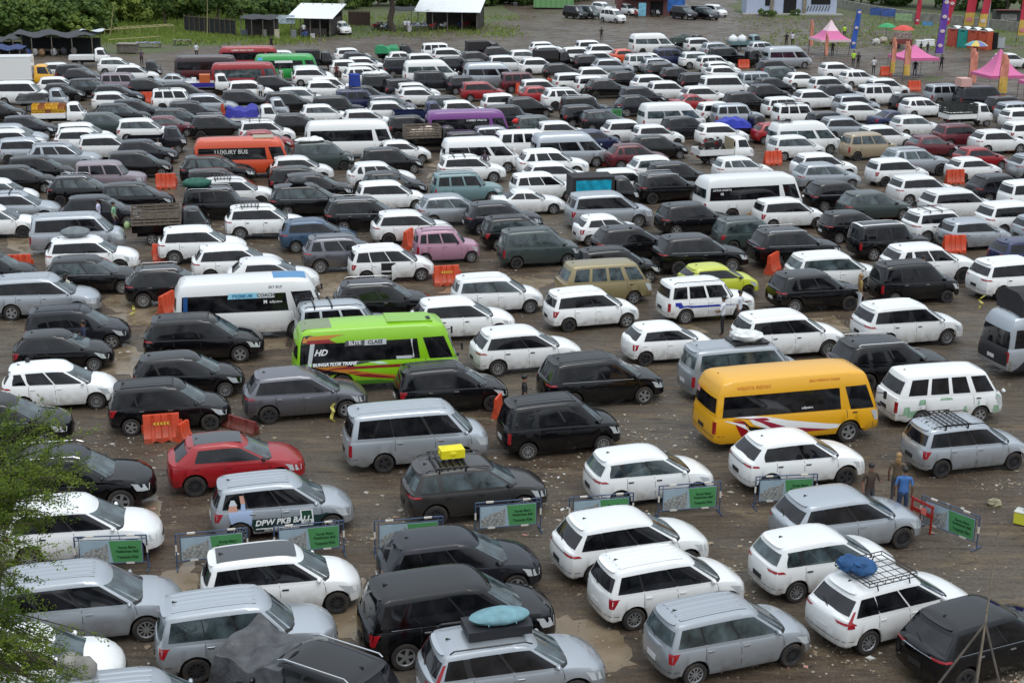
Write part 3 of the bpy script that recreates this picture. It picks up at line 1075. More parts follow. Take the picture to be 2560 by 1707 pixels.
def lattice(x0, x1, hw, z, r=.014, nx=5, ny=6, rim=.10):
    m = MB()
    for zz in (z, z+rim):
        for sy in (-1, 1): m.tube((x0, sy*hw, zz), (x1, sy*hw, zz), r, 6)
        for x in (x0, x1): m.tube((x, -hw, zz), (x, hw, zz), r, 6)
    for i in range(1, ny): m.tube((x0+(x1-x0)*i/ny, -hw, z), (x0+(x1-x0)*i/ny, hw, z), r*.8, 5)
    for i in range(1, nx): y = -hw+2*hw*i/nx; m.tube((x0, y, z), (x1, y, z), r*.8, 5)
    for i in range(ny+1):
        for sy in (-1, 1): x = x0+(x1-x0)*i/ny; m.tube((x, sy*hw, z), (x, sy*hw, z+rim), r*.7, 5)
    for i in (1, ny-1):
        for sy in (-1, 1): x = x0+(x1-x0)*i/ny; m.tube((x, sy*hw, z), (x, sy*(hw+.05), z-.12), r*1.3, 5)
    return m
def gl(B, rings, t): return t if not (B.tall and rings is B.gr) else (t/.52 if t < .52 else 1+(t-.52)/.48)
def side_patch(D, lev0, lev1, u0, u1, off=.004, u0t=None, u1t=None, rings=None, sy=-1, nj=10):
    B = D['B']; lev0, lev1 = gl(B, rings, lev0), gl(B, rings, lev1); u0t = u0 if u0t is None else u0t; u1t = u1 if u1t is None else u1t
    P = flipx(B.patch(rings or B.rings, ((lev0, B.pu(u0), B.pu(u1)), (lev1, B.pu(u0t), B.pu(u1t))), 4, nj, off), B.L)
    return P if sy < 0 else mirror(P)
def stick(root, D, mb, name, m): return mb.build(name, m, root, True)
class both:                                  # the same patch on both sides, each its own part
    def __init__(s, *Ps): s.P = [q for P in Ps for q in (P, mirror(P))]
    def build(s, name, m, root, smooth=True): return [MB().grid(q).build(name, m, root, smooth) for q in s.P]
def side_text(root, D, txt, size, m, u, lev, rings=None, tilt=0., both_sides=True, off=.014, name='lettering', **k):
    B = D['B']; rg = rings or B.rings; lev = gl(B, rings, lev); c = B.samp(rg, lev, B.pu(u)); c2 = B.samp(rg, lev+.12, B.pu(u)); cu = B.samp(rg, lev, B.pu(u+.03))
    up = (c2-c).normalized(); ax = (cu-c).normalized(); n = ax.cross(up).normalized(); up = n.cross(ax)
    for sy in ((-1, 1) if both_sides else (-1,)):
        me = text_mesh(txt, size, **k); me.materials.clear(); me.materials.append(m)
        o = link(name, me, root)
        if sy < 0: M = Matrix((ax, up, n)).transposed()
        else: M = Matrix((Vector((-ax.x, ax.y, ax.z)), Vector((up.x, -up.y, up.z)), Vector((-n.x*-1, -n.y, n.z)))).transposed()
        p = c+n*off
        if sy > 0: p = Vector((p.x, -p.y, p.z)); nn = Vector((n.x, -n.y, n.z)); a2 = Vector((-ax.x, ax.y, -ax.z)); M = Matrix((a2, nn.cross(a2), nn)).transposed()
        o.matrix_local = Matrix.Translation((p.x-B.L/2, p.y, p.z)) @ M.to_4x4() @ Matrix.Rotation(tilt, 4, 'Z')
def decorate(root, D, r):
    """adds parts and loads; returns words describing them"""
    ty, fl = r['ty'], r['fl']; x0, x1, hw, H = D['roof'] if 'roof' in D else (0, 0, 0, 0); B = D['B']; L = B.L; w = ''
    base = PC[r['c']][2]+' '+NOUN[ty][1]
    if ty in ('mpv', 'inn', 'apv', 'tvan', 'kij2') and 'rb' not in fl and r['y'] < 75:   # pressed ribs along the roof
        if 'ribs' not in D:
            m = MB()
            for y in (-.42, -.21, 0, .21, .42):
                P = []
                for i in range(9):
                    x = x0+.12+(x1-x0-.2)*i/8; z = B.zr(x+L/2)+.022*(1-(y/hw)**2)+.004
                    P.append([(x, y-.05, z-.006), (x, y-.03, z+.004), (x, y+.03, z+.004), (x, y+.05, z-.006)])
                m.grid([list(q) for q in P])
            D['ribs'] = m.mesh('roof_ribs', True, 60)
        link('roof_ribs', D['ribs'], root, paint(r['c']))
    if 'rb' in fl: roof_patch(ty, x0+.08, x1+.12, .97).build('roof_panel', mat('roof_foil', (.045, .048, .052), .35, coat=.3), root, True); w = 'with black roof'
    if 'wroof' in fl: roof_patch(ty, x0-.05, x1+.14, 1.0).build('roof_panel', paint('w'), root, True); roof_patch(ty, x0+.12, x1-.05, .72, .008).build('sunroof', GLASS, root, True); w = 'with white-edged roof'
    if ty in ('suv', 'suv2', 'fort', 'kij') and not any(f in fl for f in ('rack', 'bars', 'rails', 'wroof', 'carrier')) and rnd.random() < .6: fl = fl+['rails']
    if 'rails' in fl or 'rack' in fl or 'bars' in fl:
        if 'rail' not in D: D['rail'] = [MB().path([(x0+.1, sy*(hw-.05), H-.03), (x0+.2, sy*(hw-.05), H+.035), (x1-.1, sy*(hw-.05), H+.035), (x1+.08, sy*(hw-.05), H-.03)], .018).mesh('roof_rail') for sy in (-1, 1)]
        for q in D['rail']: link('roof_rail', q, root, RACKM if r['c'] != 'b' else CHROME)
    if 'bars' in fl:
        m = MB()
        for x in (x0+.5, x0+1.2): m.box((x, 0, H+.06), (.05, 2*hw+.06, .03)).box((x, hw, H), (.05, .03, .14)).box((x, -hw, H), (.05, .03, .14))
        m.build('roof_bar', RACKM, root); w = 'with two roof bars'
    if 'rack' in fl:
        m = MB()
        for x in (x0+.45, x0+.62, x0+.8, x0+1.0, x0+1.2, x0+1.35): m.box((x, 0, H+.07), (.045, 2*hw+.04, .03))
        for sy in (-1, 1): m.tube((x0+.4, sy*hw, H+.09), (x0+1.4, sy*hw, H+.09), .018, 6); m.box((x0+.5, sy*hw, H), (.04, .03, .16)); m.box((x0+1.3, sy*hw, H), (.04, .03, .16))
        m.build('roof_rack', RACKM, root); w = 'with black roof rack'
    if 'carrier' in fl:
        lattice(x0+.25, x1-.05, hw-.02, H+.10).build('roof_carrier', RACKM, root); w = 'with lattice roof carrier'; tl_ = side_patch(D, 2.7, 3.98, -.01, .05, .013, .0, .025, nj=5); tg = side_patch(D, .0, .45, .0, .03, .012, .0, .022, B.gr, nj=4)
        for q in (tl_, mirror(tl_)): MB().grid(q).build('tall_taillight', TAIL, root, True)
        for q in (tg, mirror(tg)): MB().grid(q).build('tall_taillight', TAIL, root, True)
        m = MB().blob((0, 0, .18), (.38, .38, .21), 22, 12, .16, 4).blob((-.24, .20, .22), (.30, .28, .21), 18, 11, .25, 5).blob((-.1, -.1, .30), (.20, .22, .11), 12, 8, .4, 6)
        put_load(root, m, 'bundle', 'blue tarpaulin bundle tied on the roof carrier of a white minivan', 'luggage', (x0+.62, .1, H+.08), CLOTH('blue_tarp', (.015, .075, .20)))
    if 'basket' in fl: lattice(x0+.1, x0+1.1, .5, H+.06, ny=4).build('roof_carrier', RACKM, root); w = 'with small roof basket'
    if 'xtrail' in fl:
        m = MB().blob((0, 0, .16), (.72, .36, .17), 18, 8, .05, 3)
        for x in (-.35, .3): m.tube((x, -.38, .12), (x, .38, .12), .012, 5)
        put_load(root, MB().box((0, 0, .11), (1.5, .8, .2)).blob((.74, 0, .11), (.12, .36, .1), 8, 6), 'roof_bag', 'flat black roof bag under pale blue bag on silver off-roader', 'luggage', (-.38, .05, H+.05), mat('black_bag', (.015, .016, .02), .6))
        put_load(root, m, 'roof_bag', 'pale blue roof bag strapped on top of a silver off-roader', 'luggage', (-.30, .05, H+.24), CLOTH('pale_blue_bag', (.15, .29, .33)))
        w = 'with luggage stacked on its roof'; tl_ = side_patch(D, 2.2, 3.98, -.02, .035, .012, .0, .045, nj=4); tg = side_patch(D, .0, .8, .0, .03, .012, .0, .028, B.gr, nj=4)
        for q in (tl_, mirror(tl_)): MB().grid(q).build('tall_taillight', TAIL, root, True)
        for q in (tg, mirror(tg)): MB().grid(q).build('tall_taillight', TAIL, root, True)
    if ty == 'suv' and r['c'] == 'q':
        m = MB().blob((0, 0, .17), (.42, .30, .2), 4, 6, .0, 1); m = MB().box((0, 0, .16), (.72, .48, .26)).blob((0, 0, .17), (.40, .27, .19), 12, 8, .05)
        put_load(root, m, 'duffel_bag', 'bright yellow duffel bag on the rack of a dark off-roader', 'luggage', (x0+1.05, .1, H+.1), mat('yellow_bag', (.72, .62, .01), .5))
    if 'bag' in fl:
        m = MB().blob((0, 0, .15), (.6, .48, .22), 14, 8, .25, 8).blob((-.3, .15, .2), (.3, .3, .22), 10, 7, .2, 9)
        put_load(root, MB().box((0, 0, .03), (1.4, 1.0, .05)), 'load_board', 'dark board under white sacks on silver van roof', 'board', (x1-.9, 0, H+.03), RACKM, False)
        put_load(root, m, 'sack', 'white plastic sacks heaped on the roof of a silver van', 'luggage', (x1-.9, 0, H+.08), CLOTH('white_sack', (.66, .67, .66)))
        w = 'with white sacks on roof'
    if 'bag2' in fl:
        put_load(root, MB().blob((0, 0, .2), (.5, .38, .24), 12, 8, .25, 2), 'bundle', 'grey black bundle on the roof of black minivan with chrome window line', 'luggage', (x0+1.25, 0, H+.02), CLOTH('grey_bundle', (.06, .065, .07)))
        w = 'with dark bundle on roof'
    if 'sack' in fl:
        put_load(root, MB().blob((0, 0, .1), (.95, .5, .17), 16, 8, .3, 5).blob((.3, .1, .2), (.3, .3, .14), 10, 6, .3, 6), 'sack', 'crumpled white sack lying on the roof of a '+base, 'luggage', (x0+.9, 0, H+.02), CLOTH('white_sack', (.66, .67, .66))); w = 'carrying white sack'
    if 'gtarp' in fl:
        put_load(root, MB().blob((0, 0, .2), (.85, .55, .30), 16, 8, .15, 12), 'tarp_load', 'dark green tarpaulin load on roof of black wagon', 'luggage', (x0+.6, .2, H+.02), CLOTH('green_canvas', (.02, .10, .07))); w = 'with green load on roof'
    if 'topbox' in fl:
        w0 = 1
        m = MB(); xs = [-2.9, -2.7, 2.2]; z1, z2 = .0, .85
        P = [[(x, -.85, 0), (x, -.85, .62), (x, -.45, z2), (x, .45, z2), (x, .85, .62), (x, .85, 0)] for x in (-2.55, 2.0)]
        m.grid([q[::-1] for q in P]); m.add(P[0], [(0, 1, 2, 3, 4, 5)]).add(P[1], [(5, 4, 3, 2, 1, 0)])
        put_load(root, m, 'covered_load', 'tall black covered load on the roof of silver minibus', 'luggage', (0, 0, H+.0), mat('black_canvas', (.022, .02, .022), .8, noise=.2), False); w = 'with tall black roof load'
        both(side_patch(D, .0, 2.0, .02, .98, .006, .02, .98)).build('lower_panel', mat('gold_brown', (.20, .16, .08), .4), root, True)
        both(side_patch(D, .0, 2.05, .03, .35, .010, .13, .14)).build('livery', mat('dark_livery', (.02, .02, .025), .35), root, True)
        side_text(root, D, 'C', .5, WHITE, .2, .25, B.gr, off=.02); n_ = len(B.rings[0]); MB().grid(flipx(B.patch(B.rings, ((1.3, n_-K+.1, n_-.1), (3.95, n_-K+.2, n_-.2)), 4, 8, .012), L)).build('rear_panel', mat('dark_livery', (.02, .02, .025), .35), root, True); MB().grid(flipx(B.patch(B.gr, ((.0, n_-K+.2, n_-.2), (.7, n_-K+.3, n_-.3)), 4, 8, .01), L)).build('rear_glass_panel', GLASS, root, True); side_text(root, D, '3', .5, TAIL, .36, .28, B.gr, off=.02)
    if 'bluedrum' in fl:
        put_load(root, MB().tube((0, 0, 0), (0, 0, .95), .52, 14, .48).blob((0, 0, .95), (.5, .48, .12), 12, 6, .2, 3), 'bundle', 'big bright blue bundle standing on a charcoal minivan roof', 'luggage', (x0+.7, 0, H+.0), CLOTH('bright_blue', (.015, .04, .26))); w = 'with big blue bundle'
    if 'redbag' in fl:
        put_load(root, MB().blob((0, 0, .12), (.3, .25, .2), 10, 6, .3, 3), 'cloth', 'red cloth on the tailgate of a dark green minivan', 'cloth', (-L/2+.1, -.3, 1.2), mat('red_cloth', (.6, .03, .03), .8)); w = 'with red cloth behind'
    if 'bluebag' in fl: w = 'with blue tarpaulin load'
    if 'pinkbox' in fl:
        put_load(root, MB().box((0, 0, .35), (1.0, 1.1, .7)), 'carton', 'pale pink carton on a charcoal van at the lot edge', 'box', (x0+.3, 0, H+.0), mat('pink_card', (.6, .36, .32), .8), False); w = 'with pink carton'
    if 'chrome' in fl or (r['c'] in 'bc' and ty in ('inn', 'xmpv', 'fort', 'alp') and rnd.random() < .55):
        both(side_patch(D, 3.93, 4.0, .10, .78, .012)).build('chrome_trim', CHROME, root, True)
    if ty in ('suv', 'suv2', 'fort', 'hrv') and r['y'] < 90 and r['c'] in 'wsrq':
        both(side_patch(D, 0, .55, .015, .985, .006)).build('sill_cladding', BLACK, root, True)
    if 'patchy' in fl:
        g = mat('green_primer', (.24, .40, .27), .6, noise=.3, nscale=9)
        for (a, b, l0, l1) in ((.06, .13, 1.4, 2.4), (.1, .24, 1.1, 1.9), (.2, .27, 2.5, 3.3), (.40, .52, 2.9, 3.5), (.62, .66, 1.3, 2.1), (.75, .78, .9, 2.6), (.90, .97, .9, 1.9), (.93, .98, 2.6, 3.5)):
            MB().grid(side_patch(D, l0, l1, a, b, .004, a+.012, b-.008)).build('paint_patch', g, root, True)
        w = 'with patchy green paint'
    if 'stripe' in fl:
        m = both(side_patch(D, 2.2, 2.5, .12, .62, .005, .10, .60), side_patch(D, 2.5, 3.2, .07, .16, .005, .06, .13), side_patch(D, 2.3, 2.4, .5, .8, .007))
        m.build('side_stripe', mat('blue_stripe', (.02, .035, .32), .4), root, True); w = 'with blue side stripe'
    if 'stripe2' in fl:
        both(side_patch(D, 1.5, 3.0, .55, .8, .005, .50, .62)).build('side_stripe', mat('red_stripe', (.45, .02, .02), .4), root, True); w = 'with red side stripe'
        put_load(root, MB().blob((0, 0, .2), (.72, .45, .26), 14, 8, .1, 7), 'bundle', 'grey bundle strapped on the roof of a white off-roader', 'luggage', (x0+1.0, 0, H+.06), CLOTH('grey_bag', (.16, .18, .19)))
    if 'livery' in fl:
        dg = mat('dark_green_foil', (.012, .035, .035), .35)
        m = both(side_patch(D, .6, 2.35, .30, .985, .006, .24, .86, nj=20)); m.build('side_foil', dg, root, True)
        both(side_patch(D, 1.12, 1.25, .30, .75, .010)).build('foil_line', WHITE, root, True)
        side_text(root, D, 'DPW PKB BALI', .235, WHITE, .505, 1.95, bold=.03, shear=.25, off=.016, tilt=.02)
        side_text(root, D, 'Dari Rakyat Untuk Rakyat', .095, WHITE, .50, .95, shear=.2, off=.016)
        both(side_patch(D, 1.45, 3.0, .655, .755, .012)).build('emblem_frame', WHITE, root, True)
        both(side_patch(D, 1.95, 2.92, .665, .745, .016)).build('emblem', mat('emblem_green', (.01, .06, .03), .4), root, True)
        side_text(root, D, 'PKB', .12, mat('emblem_text', (.02, .05, .03), .4), .705, 1.68, off=.02)
        lb = mat('portrait_shirt', (.33, .42, .60), .5); sk = mat('portrait_skin', (.50, .27, .20), .5)
        both(side_patch(D, 1.0, 3.99, .13, .26, .016, .08, .285, nj=14)).build('portrait_shirt', lb, root, True)
        P1 = side_patch(D, .02, .34, .105, .20, .017, .115, .19, B.gr); P2 = side_patch(D, .40, .80, .235, .285, .018, .23, .28, B.gr)
        for q in (P1, mirror(P1)): MB().grid(q).build('portrait_face', sk, root, True)
        for q in (P2, mirror(P2)): MB().grid(q).build('portrait_hand', sk, root, True)
        P3 = side_patch(D, .0, .42, .225, .275, .0165, .24, .28, B.gr)
        for q in (P3, mirror(P3)): MB().grid(q).build('portrait_sleeve', lb, root, True)
        both(side_patch(D, .33, .62, .11, .20, .018, .125, .165, B.gr)).build('portrait_cap', mat('portrait_cap', (.5, .55, .56), .6), root, True)
        w = 'with lettered dark green side foil'
    if 'door' in fl:
        m = MB(); P = side_patch(D, .3, 4.0, .36, .58, .0); c = Vector(P[0][-1])
        q = [[(c.x-(c.x-p[0])*.45, p[1]-(c.x-p[0])*.85-.02, p[2]) for p in row] for row in P]
        m.grid(q).grid([[(p[0]+.02, p[1]+.035, p[2]) for p in row][::-1] for row in q]); m.build('door', paint('w'), root, True)
        both(side_patch(D, .4, 3.95, .37, .57, .004)).build('door_opening', UNDER, root, True)
        w = 'with rear side door open'
    if ty == 'bus':
        if 'mcoach' in fl:
            roof_patch(ty, 1.0, 2.35, .8, .006).build('roof_cap', mat('blue_roof', (.03, .20, .42), .35, coat=.3), root, True)
            bl = mat('navy_foil', (.02, .08, .25), .3)
            both(side_patch(D, .02, .5, .045, .075, .010, rings=B.gr), side_patch(D, .01, .09, .045, .15, .010, rings=B.gr)).build('window_foil', bl, root, True)
            both(side_patch(D, .38, .53, .36, .575, .012, .375, .585, rings=B.gr)).build('name_board', mat('pale_blue_foil', (.28, .58, .72), .4), root, True)
            both(side_patch(D, .38, .53, .575, .70, .013, .585, .71, rings=B.gr)).build('name_board', mat('pale_grey_foil', (.62, .66, .68), .4), root, True)
            side_text(root, D, 'PREMIUM', .2, mat('blue_letters', (.05, .22, .38), .4), .47, .45, B.gr, bold=.02, off=.022)
            side_text(root, D, 'COACH', .2, mat('black_letters', (.02, .02, .02), .4), .64, .45, B.gr, bold=.02, off=.022)
            side_text(root, D, 'adiputro', .15, WHITE, .70, .27, B.gr, off=.02); side_text(root, D, 'M', .2, WHITE, .625, .27, B.gr, off=.02, bold=.03)
            side_text(root, D, 'SKY BUS', .15, mat('grey_letters', (.10, .12, .14), .4), .72, .78, B.gr, shear=.3, off=.012)
            m = MB(); P = side_patch(D, .3, 4.0, .82, .975, .0, rings=None); c = Vector(P[0][-1]); P2 = side_patch(D, .0, .52, .82, .975, .0, rings=B.gr)
            def swing(PP): return [[(c.x-(c.x-p[0])*.9, p[1]-(c.x-p[0])*.42-.02, p[2]) for p in row] for row in PP]
            q = swing(P); m.grid(q).grid([[(p[0], p[1]+.05, p[2]) for p in row][::-1] for row in q]); m.build('door', paint('w'), root, True)
            MB().grid(swing(P2)).build('door_window', GLASS, root, True)
            both(side_patch(D, .4, 3.95, .825, .97, .004)).build('door_opening', UNDER, root, True); w = 'with blue roof cap and open front door'
        if 'elite' in fl:
            grm = mat('grey_foil', (.16, .17, .17), .35); roof_patch(ty, x0-.02, x0+1.1, .97, .005).build('roof_fade', mat('grey_green_foil', (.19, .24, .12), .35), root, True)
            m = MB(); m.box(((x1-1.15), 0, H+.02), (1.7, 1.15, .10), 0, .03); m.build('roof_pod', paint('l'), root); MB().box((x1-.42, -.25, H+.03), (.14, .3, .11)).build('pod_vent', BLACK, root)
            dk = mat('black_foil', (.012, .012, .014), .25, coat=.4)
            both(side_patch(D, 1.9, 3.99, .02, .30, .005, .02, .55), side_patch(D, .0, .60, .012, .18, .005, .012, .2, B.gr), side_patch(D, .5, .9, .012, .20, .0052, .012, .06, B.gr)).build('side_foil', dk, root, True)
            wt = mat('silver_foil', (.55, .58, .60), .3)
            both(side_patch(D, .0, .50, .060, .085, .012, .075, .105, B.gr), side_patch(D, 3.80, 3.99, .07, .38, .010), side_patch(D, 3.0, 3.99, .07, .085, .010), side_patch(D, .05, .5, .72, .735, .014, .745, .76, B.gr), side_patch(D, .03, .10, .62, .72, .014, rings=B.gr)).build('foil_line', wt, root, True)
            both(side_patch(D, .40, .54, .30, .43, .012, .31, .44, B.gr)).build('name_board', mat('dark_grey_foil', (.10, .10, .11), .3), root, True)
            both(side_patch(D, .40, .54, .43, .575, .013, .44, .585, B.gr)).build('name_board', wt, root, True)
            side_text(root, D, 'ELITE', .20, WHITE, .37, .47, B.gr, bold=.03, off=.022); side_text(root, D, 'CLASS', .20, mat('black_letters', (.02, .02, .02), .4), .505, .47, B.gr, bold=.02, off=.022)
            side_text(root, D, 'HD', .32, WHITE, .14, .27, B.gr, bold=.03, shear=.4, off=.02); side_text(root, D, 'BUNGA FLOR TRANS', .17, WHITE, .23, 3.35, bold=.03, shear=.2, off=.014)
            orr = mat('orange_foil', (.50, .20, .03), .35); rd = mat('dark_red_foil', (.25, .02, .02), .35)
            both(side_patch(D, 1.0, 2.9, .72, .74, .007, .10, .30, nj=16), side_patch(D, .55, .85, .02, .06, .010, .02, .30, B.gr)).build('livery_stripe', orr, root, True)
            both(side_patch(D, .9, 2.2, .66, .70, .008, .30, .36, nj=16), side_patch(D, 2.5, 2.8, .10, .75, .009, .30, .74), side_patch(D, .50, .66, .05, .25, .011, .05, .2, B.gr)).build('livery_stripe', rd, root, True)
            both(side_patch(D, .2, 1.1, .38, .64, .008, .30, .5), side_patch(D, .15, .6, .55, .66, .010)).build('livery_stripe', mat('green_foil', (.08, .26, .03), .35), root, True)
            both(side_patch(D, 2.9, 3.6, .50, .56, .009, .44, .52)).build('livery_stripe', mat('mint_foil', (.45, .65, .5), .35), root, True); w = 'with flashy striped sides'
        if 'yel' in fl:
            rdy = mat('crimson_foil', (.30, .015, .04), .35); bk = mat('black_foil', (.012, .012, .014), .25, coat=.4)
            both(side_patch(D, 1.2, 3.75, .42, .70, .006, .12, .22, nj=22)).build('livery_stripe', rdy, root, True); [MB().grid(q).build('livery_stripe', TAIL, root, True) for P_ in (side_patch(D, .9, 3.3, .17, .20, .006, .10, .15, nj=6),) for q in (P_, mirror(P_))]
            [MB().grid(q).build('livery_stripe', WHITE, root, True) for P_ in (side_patch(D, 1.3, 3.98, .68, .76, .007, .10, .22, nj=22), side_patch(D, .9, 3.0, .36, .50, .008, .20, .22, nj=16), side_patch(D, .9, 3.1, .22, .27, .010, .05, .07, nj=16)) for q in (P_, mirror(P_))]
            both(side_patch(D, .6, 2.9, .27, .44, .009, .16, .17, nj=16)).build('livery_stripe', bk, root, True)
            og = mat('orange_letters', (.62, .22, .02), .5); side_text(root, D, 'WISATA INDAH', .17, og, .22, .78, B.gr, off=.012); side_text(root, D, 'BALI WISATA TRANS', .12, og, .70, .86, B.gr, off=.012)
            side_text(root, D, 'adiputro', .12, WHITE, .56, .12, B.gr, off=.02)
            MB().add([(-L/2-.012, .3+.13*math.cos(t), 2.0+.13*math.sin(t)) for t in [i*math.pi/8 for i in range(16)]], [tuple(range(16))]).build('rear_badge', mat('pink_badge', (.6, .25, .28), .5), root)
        if 'ybot' in fl: both(side_patch(D, .0, 2.4, .40, .98, .006, .52, .98)).build('lower_panel', paint('y'), root, True); side_text(root, D, 'ARTHA WISATA', .16, WHITE, .16, .40, B.gr, off=.02); side_text(root, D, '08', .2, WHITE, .16, .26, B.gr, off=.02); w = 'with yellow lower front'
        if 'lux' in fl: side_text(root, D, 'LUXURY BUS', .36, mat('grey_white_letters', (.5, .5, .46), .5), .40, .33, B.gr, off=.02, bold=.03); MB().box((x1-1.0, 0, H+.02), (1.3, 1.2, .09)).build('roof_pod', mat('tan_panel', (.36, .30, .22), .5), root); w = 'with long name lettering'
        if r['c'] == 'u': side_text(root, D, 'SUMBER WISATA', .2, WHITE, .62, .42, B.gr, off=.02); both(side_patch(D, .0, 3.98, .03, .97, .005)).build('lower_panel', mat('dark_purple', (.05, .02, .07), .4), root, True)
        if r['c'] == 'f': both(side_patch(D, .55, .9, .02, .12, .006, .02, .1, B.gr)).build('rear_foil', mat('light_blue_foil', (.1, .42, .68), .4), root, True); both(side_patch(D, .36, .5, .32, .62, .012, rings=B.gr)).build('name_board', WHITE, root, True)
        if r['c'] == 'x': both(side_patch(D, .2, 3.9, .1, .97, .005)).build('lower_panel', mat('dark_maroon', (.08, .01, .012), .4), root, True)
        if r['c'] == 'r' and r['v'] < 125: side_text(root, D, 'SUMBER WISATA TRANS', .2, WHITE, .4, .72, B.gr, off=.012)
        m = MB()
        for sy in (-1, 1): m.tube((L/2-.25, sy*.9, 1.72), (L/2-.02, sy*1.05, 1.72), .02, 5).box((L/2-.02, sy*1.06, 1.66), (.06, .12, .26))
        m.build('mirror_arm', BLACK, root)
    if ty == 'pic':
        xa, xb, W, z = D['hx']; cx = (xa+xb)/2; lx = xb-xa
        wood = mat('weathered_wood', (.15, .12, .095), .85, noise=.35, nscale=8)
        if 'slat' in fl or 'slatd' in fl or 'goods' in fl:
            m = MB(); wm_ = wood if 'slatd' not in fl else mat('dark_slats', (.02, .025, .022), .6)
            for sy in (-1, 1):
                for k in range(5): m.box((cx, sy*(W/2+.02), z+.42+k*.17), (lx, .03, .11))
                for k in range(5): m.box((xa+lx*(k+.05)/4.1, sy*(W/2-.01), z+.62), (.05, .03, 1.1))
            for xx in (xa, xb):
                for k in range(5): m.box((xx, 0, z+.42+k*.17), (.03, W-.04, .11))
            m.build('slat_sides', wm_, root); w = 'with slatted wooden sides'
            if 'slat' in fl: put_load(root, MB().blob((0, 0, .2), (.18, .18, .22), 10, 8), 'gas_cylinder', 'pale green gas cylinder behind the wooden slatted pickup', 'gas cylinder', (xa-.22, -.3, z+.1), mat('pale_green', (.30, .42, .18), .5))
            if 'goods' in fl: put_load(root, MB().blob((0, 0, .45), (.4, .4, .4), 10, 7, .2, 1).blob((.55, .2, .5), (.4, .4, .4), 10, 7, .2, 2).blob((-.6, -.1, .4), (.35, .4, .35), 10, 7, .2, 3), 'sack', 'white and tan sacks heaped in slatted pickup beside purple minibus', 'goods', (cx, 0, z+.2), CLOTH('sacks', (.52, .44, .36)))
        lb = PC[r['c']][2]+' pickup'
        if 'crates' in fl:
            yc = mat('yellow_crate', (.68, .36, .02), .5)
            for i in range(5):
                for k in range(3):
                    m = MB(); a, b, h = .46, .34, .30
                    for sy in (-1, 1):
                        m.box((0, sy*b, .03), (2*a*.5, .02, .05)).box((0, sy*b, h-.03), (2*a*.5, .02, .06)).box((0, sy*b, h/2), (2*a*.5, .015, .06))
                        for xx in (-a*.5, 0, a*.5): m.box((xx, sy*b, h/2), (.04, .02, h))
                        for zz in (.03, h/2, h-.03): m.box((sy*a*.5, 0, zz), (.02, 2*b-.03, .05))
                    m.box((0, 0, .012), (2*a*.5, 2*b-.03, .02))
                    for sy in (-1, 1):
                        put_load(root, m, 'plastic_crate', '%s crate, %s layer, %s from the tailgate, %s side of the white pickup load' % ('yellow' if (i+k) % 3 else 'brown', ['bottom', 'middle', 'top'][k], ['first', 'second', 'third', 'fourth', 'fifth'][i], 'near' if sy < 0 else 'far'), 'crate', (xa+.27+i*.49, sy*.38, z+.06+k*.31), yc if (i+k) % 3 else mat('brown_crate', (.35, .12, .03), .5), False, 'crates stacked on the pickup')
            w = 'loaded with yellow crates'
        for f_, nm, c, h, word in (('btarp', 'blue_sheet', (.02, .02, .28), .95, 'blue tarpaulin'), ('grntarp', 'green_sheet', (.01, .22, .08), 1.0, 'green tarpaulin'), ('ltarp', 'black_sheet', (.02, .02, .022), .55, 'black tarpaulin'), ('bluebag', 'bright_blue_sheet', (.015, .03, .35), .8, 'bright blue tarpaulin'), ('grtarp', 'dark_green_sheet', (.02, .035, .03), .9, 'dark green tarpaulin')):
            if f_ in fl: put_load(root, tarp_mesh(lx+.1, W+.14, h, len(fl)+int(r['u'])), 'tarpaulin', word+' draped over the load of a '+lb, 'tarpaulin', (cx-.05, 0, z+.25), CLOTH(nm, c, .55)); w = 'with '+word
        if 'obox' in fl:
            put_load(root, MB().box((0, 0, .5), (.95, 1.2, 1.0)), 'storage_box', 'orange and red box on a white pickup near red minibuses', 'box', (cx+.45, 0, z+.04), mat('orange_box', (.45, .10, .02), .6), False)
            put_load(root, MB().box((0, 0, .35), (.4, .6, .7)), 'foam_box', 'white foam box on the blue bed of white pickup', 'box', (cx-.5, 0, z+.04), WHITE, False)
            m = MB()
            for sy in (-1, 1): m.box((cx, sy*(W/2+.03), z+.2), (lx, .02, .38))
            m.build('bed_side', mat('blue_bed', (.02, .02, .25), .5), root); w = 'with orange box'
        if 'darkbox' in fl or 'cage' in fl: put_load(root, MB().box((0, 0, .6), (lx-.1, W-.1, 1.15)), 'covered_load', ('tall dark covered load on black pickup at photo x %d' % 0).replace(' at photo x 0', ' near the rear lane, '+('left' if r['u'] < 1000 else 'middle' if r['u'] < 1300 else 'right')), 'load', (cx, 0, z+.05), mat('black_canvas', (.022, .02, .022), .8, noise=.2), False); w = 'with tall dark load'
        if 'tanks' in fl:
            for k in (0, 1): put_load(root, MB().blob((0, 0, .5), (.55, .5, .5), 14, 10).tube((0, 0, .9), (0, 0, 1.06), .2, 12), 'water_tank', 'white plastic water tank on teal pickup, '+('front' if k else 'rear')+' one', 'tank', (xa+.5+k*1.1, 0, z+.05), mat('white_plastic', (.72, .74, .75), .4)); w = 'with two white tanks'
